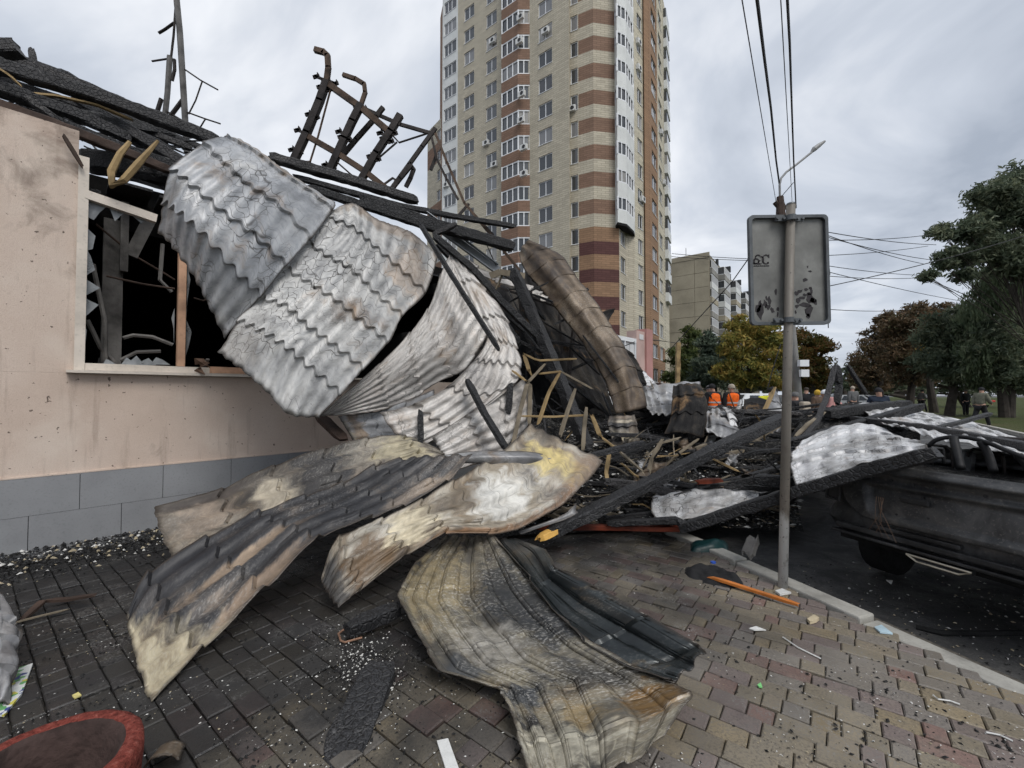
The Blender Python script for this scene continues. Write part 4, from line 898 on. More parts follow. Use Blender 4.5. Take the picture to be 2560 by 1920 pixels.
S_A1 = m_sheet('crazed_zinc_blue', [(0.30, (0.25, 0.26, 0.275)), (0.47, (0.37, 0.38, 0.395)), (0.60, (0.46, 0.465, 0.475)), (0.75, (0.55, 0.545, 0.53))], .28, .30, .9, .42, .15, 0.0, stains=[(0.42, 0.13, 0.55, 0.1, (0.22, 0.145, 0.075), 0.7), (0.5, 0.02, 0.6, 0.06, (0.3, 0.25, 0.17), 0.6), (0.08, 0.75, 0.1, 0.2, (0.16, 0.15, 0.14), 0.6)])
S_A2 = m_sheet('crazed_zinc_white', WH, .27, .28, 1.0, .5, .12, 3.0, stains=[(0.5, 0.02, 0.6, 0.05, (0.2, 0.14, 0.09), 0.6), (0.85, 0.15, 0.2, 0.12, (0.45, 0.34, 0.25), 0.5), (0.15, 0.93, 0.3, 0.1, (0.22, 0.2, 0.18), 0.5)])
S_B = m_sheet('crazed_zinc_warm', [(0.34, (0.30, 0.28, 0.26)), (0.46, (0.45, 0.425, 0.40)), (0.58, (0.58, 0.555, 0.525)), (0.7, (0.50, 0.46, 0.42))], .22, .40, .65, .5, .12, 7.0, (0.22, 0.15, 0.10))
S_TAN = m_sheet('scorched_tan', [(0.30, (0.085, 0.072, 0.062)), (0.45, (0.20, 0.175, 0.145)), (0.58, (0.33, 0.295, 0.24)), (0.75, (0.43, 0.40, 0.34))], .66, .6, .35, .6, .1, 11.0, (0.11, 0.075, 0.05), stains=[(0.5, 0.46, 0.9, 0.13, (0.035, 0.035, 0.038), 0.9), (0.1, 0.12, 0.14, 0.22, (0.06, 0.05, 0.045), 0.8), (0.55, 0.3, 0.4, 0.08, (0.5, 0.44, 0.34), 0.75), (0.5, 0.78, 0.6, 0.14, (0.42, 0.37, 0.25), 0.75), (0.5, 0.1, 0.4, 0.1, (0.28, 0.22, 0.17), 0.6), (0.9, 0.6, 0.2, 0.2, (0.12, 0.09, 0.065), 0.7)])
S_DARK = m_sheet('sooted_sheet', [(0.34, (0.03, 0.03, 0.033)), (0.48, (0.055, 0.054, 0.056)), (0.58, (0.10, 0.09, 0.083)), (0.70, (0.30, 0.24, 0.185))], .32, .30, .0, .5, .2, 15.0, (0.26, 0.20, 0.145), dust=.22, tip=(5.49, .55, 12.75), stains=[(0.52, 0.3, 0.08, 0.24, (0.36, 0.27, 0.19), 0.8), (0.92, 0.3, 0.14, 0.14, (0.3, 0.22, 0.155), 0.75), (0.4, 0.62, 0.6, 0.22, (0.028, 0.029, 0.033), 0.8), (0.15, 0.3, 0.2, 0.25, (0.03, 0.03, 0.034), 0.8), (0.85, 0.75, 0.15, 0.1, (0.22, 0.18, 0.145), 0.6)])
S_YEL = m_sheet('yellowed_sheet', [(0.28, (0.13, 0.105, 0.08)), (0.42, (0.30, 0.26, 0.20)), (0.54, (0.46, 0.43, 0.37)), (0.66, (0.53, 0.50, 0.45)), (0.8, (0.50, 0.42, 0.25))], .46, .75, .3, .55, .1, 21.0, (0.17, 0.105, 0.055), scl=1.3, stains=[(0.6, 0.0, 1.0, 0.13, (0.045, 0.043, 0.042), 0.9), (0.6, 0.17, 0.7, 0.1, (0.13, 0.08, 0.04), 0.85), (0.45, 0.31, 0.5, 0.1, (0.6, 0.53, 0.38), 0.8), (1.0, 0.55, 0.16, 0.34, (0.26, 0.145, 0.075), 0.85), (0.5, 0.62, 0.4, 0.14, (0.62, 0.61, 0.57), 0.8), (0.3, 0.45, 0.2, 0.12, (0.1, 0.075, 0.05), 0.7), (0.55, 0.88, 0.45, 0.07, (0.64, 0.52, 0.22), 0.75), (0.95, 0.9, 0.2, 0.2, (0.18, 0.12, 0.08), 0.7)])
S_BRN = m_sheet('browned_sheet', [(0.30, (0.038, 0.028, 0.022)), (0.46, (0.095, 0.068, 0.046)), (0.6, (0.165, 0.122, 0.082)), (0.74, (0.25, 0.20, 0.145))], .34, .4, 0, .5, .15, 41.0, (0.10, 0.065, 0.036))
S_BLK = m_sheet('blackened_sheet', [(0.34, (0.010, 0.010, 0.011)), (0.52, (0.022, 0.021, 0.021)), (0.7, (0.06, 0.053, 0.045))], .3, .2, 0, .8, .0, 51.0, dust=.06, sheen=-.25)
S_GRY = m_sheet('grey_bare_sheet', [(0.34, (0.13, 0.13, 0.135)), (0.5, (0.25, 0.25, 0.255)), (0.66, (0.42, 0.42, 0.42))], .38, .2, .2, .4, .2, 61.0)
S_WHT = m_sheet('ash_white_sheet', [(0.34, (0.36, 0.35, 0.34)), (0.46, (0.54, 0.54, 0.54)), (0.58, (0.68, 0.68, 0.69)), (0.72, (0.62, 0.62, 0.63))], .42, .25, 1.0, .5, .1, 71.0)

# the great sheet hanging over the window, two panels
sheet('big blue grey crazed roof panel curling over the shop window', [
    [(560, 345, 4.55), (606, 350, 4.6), (668, 395, 4.7), (742, 445, 4.85), (838, 505, 5.05)],
    [(566, 340, 4.35), (625, 374, 4.4), (684, 419, 4.5), (750, 465, 4.65), (832, 525, 4.9)],
    [(508, 359, 3.95), (562, 414, 4.0), (619, 467, 4.1), (689, 513, 4.3), (776, 597, 4.6)],
    [(429, 424, 3.72), (482, 465, 3.72), (557, 530, 3.85), (639, 592, 4.05), (716, 663, 4.3)],
    [(414, 506, 3.74), (453, 532, 3.68), (513, 590, 3.75), (588, 677, 3.95), (652, 739, 4.15)],
    [(410, 583, 3.9), (446, 629, 3.88), (489, 696, 3.9), (523, 764, 4.0), (562, 846, 4.15)]], 9, 5, S_A1, .0115, .020, .010, 2, stiff=.25)
sheet('large white crazed roof panel hanging point down before the wall', [
    [(826, 530, 4.92), (880, 508, 4.95), (945, 548, 5.1), (1027, 577, 5.3), (1096, 636, 5.5)],
    [(815, 546, 4.88), (882, 570, 4.9), (930, 614, 5.0), (993, 667, 5.15), (1065, 730, 5.35)],
    [(766, 604, 4.63), (824, 643, 4.65), (882, 681, 4.75), (940, 735, 4.9), (1006, 790, 5.1)],
    [(708, 662, 4.38), (771, 706, 4.4), (834, 751, 4.5), (901, 802, 4.65), (969, 856, 4.85)],
    [(646, 742, 4.18), (713, 768, 4.18), (771, 819, 4.25), (836, 865, 4.4), (908, 923, 4.6)],
    [(598, 802, 4.08), (660, 831, 4.05), (718, 870, 4.08), (781, 923, 4.2), (850, 985, 4.4)],
    [(549, 884, 4.0), (607, 927, 3.98), (665, 980, 3.98), (722, 1040, 4.02), (790, 1040, 4.25)]], 10, 6, S_A2, .0115, .020, .012, 3, stiff=.25, holes=[(.93, .26, .02), (.9, .22, .012)])
sheet('warm white roof panel right of the dark gap, tiles stepping left', [
    [(797, 1040, 4.6), (805, 1041, 4.62), (815, 1040, 4.66), (836, 1040, 4.7)],
    [(930, 927, 4.85), (938, 955, 4.83), (946, 990, 4.85), (954, 1024, 4.9)],
    [(1007, 855, 5.05), (1012, 900, 4.95), (1020, 945, 4.95), (1031, 995, 5.05)],
    [(1051, 802, 5.15), (1062, 850, 5.05), (1080, 900, 5.0), (1098, 954, 5.1)],
    [(1083, 745, 5.3), (1102, 800, 5.15), (1128, 865, 5.1), (1156, 928, 5.15)],
    [(1110, 664, 5.5), (1130, 735, 5.35), (1160, 805, 5.25), (1196, 874, 5.3)],
    [(1122, 640, 5.65), (1150, 700, 5.5), (1185, 765, 5.4), (1218, 834, 5.4)]], 8, 5.2, S_B, .014, .02, .010, 4, stiff=.3)
sheet('warm white roof panel bulging behind the diagonal charred beam', [
    [(1112, 622, 5.8), (1128, 630, 5.85), (1145, 642, 5.9), (1160, 665, 6.0)],
    [(1150, 715, 5.6), (1172, 700, 5.65), (1195, 712, 5.75), (1222, 735, 5.9)],
    [(1192, 812, 5.5), (1218, 795, 5.5), (1245, 790, 5.6), (1268, 805, 5.75)],
    [(1216, 845, 5.35), (1240, 850, 5.4), (1265, 855, 5.5), (1292, 868, 5.65)],
    [(1185, 900, 5.2), (1215, 905, 5.25), (1255, 908, 5.35), (1300, 918, 5.5)],
    [(1120, 965, 5.0), (1165, 985, 5.05), (1225, 985, 5.15), (1290, 960, 5.3)],
    [(1040, 1008, 4.85), (1080, 1045, 4.85), (1130, 1060, 4.9), (1190, 1030, 5.05)],
    [(950, 1035, 4.75), (985, 1085, 4.7), (1030, 1110, 4.75), (1090, 1105, 4.85)]], 6, 7, S_B, .017, .02, .012, 5)
sheet('lower warm white roof panel standing behind the grey tongue', [
    [(1310, 945, 5.45), (1330, 990, 5.4), (1330, 1040, 5.35), (1300, 1090, 5.3)],
    [(1240, 995, 5.2), (1262, 1040, 5.1), (1265, 1090, 5.05), (1245, 1140, 5.0)],
    [(1165, 1040, 4.95), (1185, 1075, 4.9), (1195, 1115, 4.85), (1190, 1160, 4.8)],
    [(1080, 1100, 4.75), (1095, 1125, 4.7), (1105, 1150, 4.65), (1110, 1185, 4.6)]], 5, 3, S_B, .02, .018, .012, 6)
sheet('bluish zinc roof panel low behind the tan strip', [
    [(843, 1040, 4.95), (865, 1075, 4.9), (885, 1110, 4.85), (900, 1150, 4.8)],
    [(930, 1032, 4.95), (945, 1070, 4.9), (955, 1110, 4.85), (965, 1150, 4.8)],
    [(1010, 1005, 5.0), (1025, 1060, 4.95), (1035, 1110, 4.9), (1040, 1150, 4.85)],
    [(1085, 975, 5.1), (1100, 1040, 5.05), (1115, 1100, 5.0), (1120, 1150, 4.95)]], 4, 3, S_A1, .02, .018, .01, 7)
# the fan of sheets on the pavement
sheet('tan brown roof strip sloping down to the plinth, topmost of the fan', [
    [(382, 1268, 3.72), (390, 1310, 3.62), (408, 1355, 3.55), (430, 1400, 3.48)],
    [(530, 1233, 3.95), (540, 1270, 3.85), (552, 1310, 3.75), (566, 1345, 3.65)],
    [(640, 1184, 4.1), (655, 1225, 4.0), (680, 1265, 3.9), (705, 1290, 3.8)],
    [(755, 1140, 4.25), (780, 1180, 4.12), (800, 1215, 4.0), (810, 1250, 3.9)],
    [(850, 1112, 4.4), (875, 1150, 4.3), (895, 1185, 4.2), (905, 1215, 4.1)],
    [(940, 1093, 4.5), (960, 1125, 4.42), (975, 1155, 4.35), (985, 1180, 4.25)],
    [(1020, 1092, 4.6), (1040, 1110, 4.55), (1060, 1130, 4.5), (1075, 1150, 4.4)],
    [(1100, 1128, 4.62), (1105, 1135, 4.6), (1110, 1142, 4.58), (1112, 1150, 4.55)]], 3.5, 6, S_TAN, .017, .02, .010, 8, stiff=.6, sharp=1.6, esplit=26)
sheet('sooty black roof strip with a pale torn corner resting on the blocks', [
    [(318, 1545, 2.62), (322, 1590, 2.5), (340, 1660, 2.3), (376, 1758, 2.08)],
    [(372, 1443, 2.85), (405, 1500, 2.72), (445, 1570, 2.55), (500, 1634, 2.42)],
    [(511, 1350, 3.12), (555, 1395, 3.0), (610, 1440, 2.88), (664, 1482, 2.75)],
    [(642, 1284, 3.4), (690, 1305, 3.3), (745, 1330, 3.2), (800, 1354, 3.1)],
    [(756, 1246, 3.65), (810, 1265, 3.55), (868, 1285, 3.45), (924, 1305, 3.38)],
    [(853, 1214, 3.85), (905, 1232, 3.75), (955, 1252, 3.68), (1005, 1274, 3.6)],
    [(933, 1172, 4.0), (990, 1187, 3.92), (1050, 1200, 3.85), (1115, 1210, 3.8)],
    [(1000, 1150, 4.1), (1060, 1146, 4.08), (1120, 1144, 4.05), (1185, 1144, 4.0)]], 5, 7, S_DARK, .017, .022, .010, 9, stiff=.6, sharp=1.6, esplit=26)
sheet('narrow dark curled tongue of sheet pointing right', [
    [(1100, 1140, 4.15), (1110, 1148, 4.1), (1115, 1158, 4.1)], [(1200, 1130, 4.2), (1210, 1140, 4.12), (1210, 1160, 4.12)], [(1300, 1130, 4.3), (1310, 1142, 4.22), (1305, 1172, 4.24)], [(1402, 1147, 4.4), (1403, 1150, 4.38), (1396, 1160, 4.38)]], 1.5, 2, S_GRY, .006, .006, .008, 10)
sheet('yellowed roof sheet curving round below the black strip', [
    [(802, 1450, 3.0), (812, 1475, 2.95), (826, 1498, 2.9), (846, 1516, 2.86)],
    [(846, 1345, 3.25), (868, 1390, 3.12), (888, 1435, 3.05), (905, 1474, 3.0)],
    [(950, 1302, 3.45), (975, 1330, 3.35), (1000, 1358, 3.3), (1022, 1381, 3.25)],
    [(1050, 1255, 3.65), (1078, 1285, 3.55), (1100, 1310, 3.5), (1120, 1331, 3.45)],
    [(1130, 1208, 3.85), (1165, 1255, 3.7), (1198, 1300, 3.62), (1225, 1339, 3.58)],
    [(1190, 1172, 4.05), (1230, 1225, 3.9), (1265, 1280, 3.8), (1295, 1323, 3.75)],
    [(1240, 1140, 4.25), (1290, 1190, 4.1), (1345, 1235, 4.0), (1400, 1266, 3.95)],
    [(1285, 1108, 4.45), (1340, 1140, 4.35), (1400, 1170, 4.28), (1472, 1200, 4.2)],
    [(1325, 1064, 4.65), (1370, 1088, 4.6), (1430, 1118, 4.5), (1506, 1156, 4.45)]], 4.5, 8, S_YEL, .014, .016, .012, 11, stiff=.55, sharp=1.4, crease=.010, esplit=26)
sheet('pale folded lip of sheet under the yellowed one', [[(1290, 1330, 3.9), (1300, 1338, 3.88)], [(1400, 1290, 4.05), (1405, 1302, 4.02)], [(1440, 1258, 4.15), (1446, 1285, 4.1)]], 1, 1, S_GRY, .004, .004, .006, 12)
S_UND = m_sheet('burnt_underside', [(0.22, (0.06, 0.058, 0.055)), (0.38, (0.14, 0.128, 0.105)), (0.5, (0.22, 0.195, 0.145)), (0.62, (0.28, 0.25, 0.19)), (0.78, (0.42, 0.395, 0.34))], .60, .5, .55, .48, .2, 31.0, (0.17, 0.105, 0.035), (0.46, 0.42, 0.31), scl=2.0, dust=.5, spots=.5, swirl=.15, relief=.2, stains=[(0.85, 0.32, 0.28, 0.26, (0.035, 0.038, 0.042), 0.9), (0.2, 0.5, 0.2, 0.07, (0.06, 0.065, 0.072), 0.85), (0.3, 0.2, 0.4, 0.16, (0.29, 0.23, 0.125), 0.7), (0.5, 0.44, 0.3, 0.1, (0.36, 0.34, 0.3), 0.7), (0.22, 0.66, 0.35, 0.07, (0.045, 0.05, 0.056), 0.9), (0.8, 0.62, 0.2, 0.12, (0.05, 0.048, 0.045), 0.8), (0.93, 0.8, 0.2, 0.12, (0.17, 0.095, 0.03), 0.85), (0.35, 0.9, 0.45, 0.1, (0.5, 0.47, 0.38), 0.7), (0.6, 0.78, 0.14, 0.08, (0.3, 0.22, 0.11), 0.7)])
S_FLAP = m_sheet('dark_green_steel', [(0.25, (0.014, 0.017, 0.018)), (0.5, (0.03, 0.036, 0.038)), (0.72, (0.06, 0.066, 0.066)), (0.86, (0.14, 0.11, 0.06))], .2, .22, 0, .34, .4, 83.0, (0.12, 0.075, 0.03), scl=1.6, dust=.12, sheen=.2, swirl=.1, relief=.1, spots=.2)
sheet('big burnt tan grey roof sheet lying underside up in the foreground', [
    [(1120, 1338, 3.95), (1150, 1336, 3.9), (1190, 1340, 3.85), (1232, 1336, 3.74)],
    [(1035, 1415, 3.25), (1100, 1414, 3.25), (1185, 1410, 3.25), (1275, 1385, 3.16)],
    [(992, 1497, 2.8), (1075, 1497, 2.8), (1190, 1488, 2.82), (1330, 1456, 2.76)],
    [(1045, 1596, 2.42), (1130, 1582, 2.47), (1250, 1568, 2.52), (1388, 1530, 2.52)],
    [(1096, 1682, 2.14), (1190, 1660, 2.2), (1320, 1646, 2.24), (1470, 1604, 2.28)],
    [(1245, 1722, 2.06), (1310, 1722, 2.06), (1440, 1704, 2.09), (1585, 1672, 2.14)],
    [(1268, 1775, 1.95), (1345, 1794, 1.94), (1470, 1770, 1.95), (1690, 1712, 2.02)],
    [(1293, 1850, 1.80), (1375, 1866, 1.79), (1500, 1840, 1.79), (1735, 1745, 1.9)],
    [(1330, 1965, 1.60), (1400, 1965, 1.58), (1510, 1948, 1.58), (1660, 1850, 1.71)]], 4.2, 4.6, S_UND, .020, .006, .006, 13, crease=.012, rpw=18, rps=18, scal=.0, stiff=.93, sharp=3.0, esplit=17)
sheet('dark green folded flap along the right of the foreground sheet', [
    [(1226, 1336, 3.72), (1248, 1350, 3.76), (1276, 1343, 3.74), (1305, 1352, 3.7)],
    [(1264, 1380, 3.12), (1292, 1402, 3.22), (1326, 1384, 3.2), (1362, 1370, 3.14)],
    [(1318, 1450, 2.72), (1348, 1476, 2.84), (1374, 1450, 2.84), (1395, 1420, 2.79)],
    [(1374, 1528, 2.47), (1408, 1548, 2.58), (1456, 1514, 2.59), (1504, 1472, 2.55)],
    [(1450, 1602, 2.25), (1500, 1606, 2.32), (1560, 1572, 2.34), (1614, 1536, 2.3)],
    [(1570, 1676, 2.10), (1620, 1672, 2.15), (1690, 1646, 2.16), (1749, 1613, 2.12)],
    [(1676, 1716, 2.0), (1705, 1702, 2.03), (1738, 1672, 2.05), (1769, 1636, 2.05)]], 2.4, 3, S_FLAP, .016, .010, .004, 36, crease=.006, rpw=18, rps=12, scal=.0, stiff=.85, sharp=2.5, esplit=20)
# the arched brown sheet and the wreck behind it
sheet('brown arched roof strip standing up and bending to the right', [
    [(1297, 634, 7.45), (1303, 620, 7.42), (1311, 609, 7.4), (1322, 600, 7.4)],
    [(1310, 672, 7.3), (1335, 655, 7.2), (1360, 638, 7.2), (1396, 634, 7.22)],
    [(1352, 724, 7.1), (1374, 702, 7.0), (1398, 684, 7.0), (1434, 682, 7.03)],
    [(1398, 782, 6.95), (1420, 760, 6.86), (1443, 742, 6.85), (1478, 742, 6.88)],
    [(1444, 840, 6.8), (1466, 820, 6.7), (1488, 803, 6.7), (1521, 804, 6.73)],
    [(1490, 908, 6.65), (1513, 890, 6.55), (1536, 875, 6.55), (1566, 880, 6.58)],
    [(1520, 972, 6.5), (1547, 957, 6.42), (1574, 945, 6.4), (1600, 948, 6.43)],
    [(1540, 1036, 6.35), (1565, 1033, 6.28), (1590, 1027, 6.26), (1620, 1020, 6.28)]], 2.2, 10, S_BRN, .024, .005, .014, 14, scal=.02)
sheet('short scorched flap below the brown arch', [[(1524, 1040, 6.2), (1555, 1040, 6.1), (1585, 1038, 6.1)], [(1520, 1065, 6.1), (1555, 1068, 6.0), (1592, 1065, 6.0)], [(1535, 1110, 6.0), (1565, 1112, 5.9), (1600, 1105, 5.9)]], 3, 2, S_TAN, .018, .014, .01, 15)
sheet('dark brown curved sheet inside the arch', [[(1285, 690, 8.2), (1330, 670, 8.3), (1385, 690, 8.4)], [(1300, 780, 8.0), (1350, 760, 8.1), (1415, 790, 8.2)], [(1330, 870, 7.7), (1400, 860, 7.8), (1465, 880, 7.9)], [(1380, 960, 7.4), (1450, 950, 7.5), (1520, 985, 7.5)], [(1430, 1040, 7.1), (1500, 1030, 7.2), (1560, 1060, 7.2)]], 5, 1, S_BLK, .03, .0, .05, 16, scal=0)
sheet('black ragged sheet hanging right of the arch before the pink pier', [[(1490, 800, 8.2), (1510, 820, 8.3), (1535, 845, 8.4)], [(1540, 880, 8.0), (1560, 890, 8.1), (1590, 905, 8.3)], [(1580, 940, 7.8), (1595, 950, 7.9), (1612, 950, 8.0)], [(1590, 985, 7.6), (1605, 985, 7.6), (1620, 985, 7.7)]], 4, 4, S_BLK, .025, .015, .02, 17)
sheet('blackened torn point of sheet above the white shopfront', [[(1490, 790, 9.5), (1495, 800, 9.5), (1502, 822, 9.4)], [(1515, 775, 9.6), (1518, 790, 9.6), (1520, 805, 9.5)], [(1536, 771, 9.7), (1534, 775, 9.7), (1530, 780, 9.7)]], 1, 1, S_BLK, .01, .01, .02, 18)
sheet('bright bent sheet at the foot of the pink pier', [[(1600, 925, 8.6), (1612, 930, 8.6), (1624, 945, 8.6)], [(1598, 955, 8.3), (1615, 955, 8.3), (1640, 962, 8.3)], [(1605, 965, 8.1), (1620, 968, 8.1), (1645, 970, 8.1)]], 2, 2, S_WHT, .01, .01, .02, 19)
sheet('flat grey corrugated sheet on the heap left of the black drape', [[(1592, 962, 7.6), (1650, 960, 7.9), (1750, 958, 8.2)], [(1600, 985, 7.0), (1650, 983, 7.1), (1750, 984, 7.3)], [(1612, 1012, 6.4), (1660, 1014, 6.45), (1740, 1012, 6.6)], [(1625, 1035, 6.0), (1665, 1040, 6.0), (1735, 1035, 6.1)]], 5, 3, S_GRY, .03, .012, .02, 20)
sheet('black sheet draped over the heap like a cloth', [[(1683, 964, 6.5), (1715, 958, 6.4), (1750, 960, 6.5)], [(1682, 985, 6.15), (1718, 980, 6.05), (1760, 982, 6.15)], [(1680, 1012, 6.0), (1720, 1007, 5.9), (1768, 1004, 6.0)], [(1676, 1050, 5.9), (1716, 1046, 5.8), (1766, 1050, 5.9)], [(1662, 1090, 5.8), (1708, 1085, 5.7), (1756, 1097, 5.8)]], 3.5, 3, S_BLK, .018, .014, .01, 21)
sheet('crumpled grey sheet right of the black drape', [[(1768, 1028, 6.6), (1795, 1024, 6.5), (1825, 1026, 6.6)], [(1768, 1040, 6.3), (1795, 1035, 6.2), (1835, 1050, 6.3)], [(1760, 1070, 6.0), (1800, 1068, 5.9), (1840, 1085, 6.0)], [(1765, 1090, 5.8), (1800, 1100, 5.7), (1830, 1100, 5.8)]], 4, 3, S_GRY, .02, .014, .03, 22)
sheet('pale ribbed end of sheet sticking up beside the crumpled one', [[(1805, 1018, 6.3), (1815, 1016, 6.3), (1822, 1019, 6.3)], [(1815, 1035, 6.2), (1825, 1030, 6.2), (1836, 1038, 6.2)], [(1825, 1075, 6.1), (1835, 1068, 6.1), (1842, 1075, 6.1)]], 1, 4, S_WHT, .012, .02, .01, 23)
sheet('crumpled bright foil scrap by the orange vests', [[(1846, 1000, 7.2), (1856, 996, 7.2)], [(1842, 1018, 7.1), (1855, 1015, 7.1)], [(1832, 1033, 7.0), (1848, 1034, 7.0)]], 2, 2, S_WHT, .01, .01, .03, 24)
sheet('dark bent plate on the heap before the white car', [[(1860, 1000, 7.6), (1895, 997, 7.7), (1950, 998, 7.8)], [(1858, 1015, 7.2), (1895, 1015, 7.3), (1945, 1012, 7.3)], [(1862, 1032, 6.9), (1895, 1033, 6.9), (1935, 1032, 7.0)]], 2, 2, S_BLK, .012, .01, .03, 25)
sheet('grey torn sheet with a raised spike left of the sign post', [[(1934, 970, 7.0), (1938, 968, 7.0), (1941, 972, 7.0)], [(1920, 1005, 6.8), (1935, 1005, 6.75), (1950, 1010, 6.8)], [(1908, 1035, 6.6), (1935, 1038, 6.5), (1955, 1035, 6.6)]], 2, 2, S_GRY, .012, .012, .02, 26)
# white sheets over the wrecked car
sheet('ash white roof sheet lying on the car beside the sign post', [
    [(2005, 1100, 4.6), (2075, 1070, 4.9), (2150, 1060, 5.0), (2200, 1068, 4.8), (2250, 1092, 4.3)],
    [(1985, 1130, 4.2), (2060, 1105, 4.35), (2140, 1088, 4.35), (2210, 1092, 4.1), (2285, 1108, 3.7)],
    [(1978, 1165, 3.8), (2055, 1142, 3.75), (2140, 1120, 3.65), (2225, 1113, 3.4), (2312, 1118, 3.1)],
    [(1988, 1212, 3.48), (2070, 1198, 3.3), (2160, 1176, 3.12), (2250, 1152, 2.95), (2338, 1132, 2.75)]], 6, 4, S_WHT, .009, .014, .012, 27, scal=.05)
sheet('long ash white roof sheet covering the car roof and running to the right', [
    [(2130, 1012, 7.2), (2200, 1010, 7.0), (2265, 1016, 6.5), (2330, 1036, 5.7), (2430, 1054, 5.0), (2505, 1083, 4.3), (2640, 1125, 3.6)],
    [(2155, 1028, 6.3), (2220, 1028, 6.0), (2280, 1036, 5.5), (2350, 1054, 4.9), (2440, 1075, 4.3), (2520, 1102, 3.8), (2640, 1140, 3.2)],
    [(2185, 1046, 5.4), (2235, 1052, 5.1), (2300, 1060, 4.6), (2370, 1078, 4.1), (2450, 1096, 3.7), (2530, 1120, 3.3), (2640, 1150, 2.9)],
    [(2222, 1070, 4.4), (2270, 1080, 4.1), (2325, 1096, 3.6), (2390, 1112, 3.3), (2470, 1130, 3.0), (2540, 1146, 2.85), (2640, 1170, 2.65)]], 12, 4, S_WHT, .009, .012, .012, 28, scal=.04)
sheet('ash white roof sheet half buried under the long charred beams', [
    [(1640, 1228, 4.9), (1700, 1218, 5.0), (1760, 1205, 5.1), (1850, 1210, 5.1), (1935, 1222, 5.0)],
    [(1630, 1250, 4.6), (1690, 1245, 4.65), (1760, 1238, 4.7), (1840, 1240, 4.7), (1900, 1245, 4.7)],
    [(1628, 1280, 4.35), (1690, 1275, 4.35), (1760, 1268, 4.4), (1820, 1268, 4.45), (1860, 1268, 4.5)],
    [(1640, 1305, 4.15), (1690, 1302, 4.15), (1740, 1298, 4.2), (1790, 1295, 4.25), (1830, 1290, 4.3)]], 5, 3, S_WHT, .02, .016, .016, 29)
sheet('crumpled dirty white sheet at the left edge of the photograph', [[(-60, 1450, 2.7), (-10, 1455, 2.65), (20, 1500, 2.6)], [(-60, 1540, 2.5), (0, 1540, 2.42), (48, 1590, 2.38)], [(-60, 1640, 2.3), (-5, 1640, 2.22), (42, 1680, 2.2)], [(-60, 1750, 2.12), (-10, 1760, 2.06), (20, 1760, 2.05)]], 2.5, 4, S_GRY, .03, .02, .03, 30)
sheet('black backdrop added for the dark interior of the wreck', [[(1120, 655, 9.2), (1230, 690, 9.2), (1340, 715, 9.2), (1440, 770, 9.0)], [(1130, 800, 8.8), (1240, 800, 8.8), (1360, 830, 8.8), (1480, 880, 8.6)], [(1150, 950, 8.4), (1260, 950, 8.4), (1380, 960, 8.4), (1520, 1000, 8.2)], [(1180, 1090, 8.0), (1280, 1090, 8.0), (1400, 1095, 8.0), (1560, 1090, 7.8)]], 5, 1, S_BLK, .03, .0, .06, 35, scal=0)  # black backdrop added behind the gap so the ruin's interior stays dark

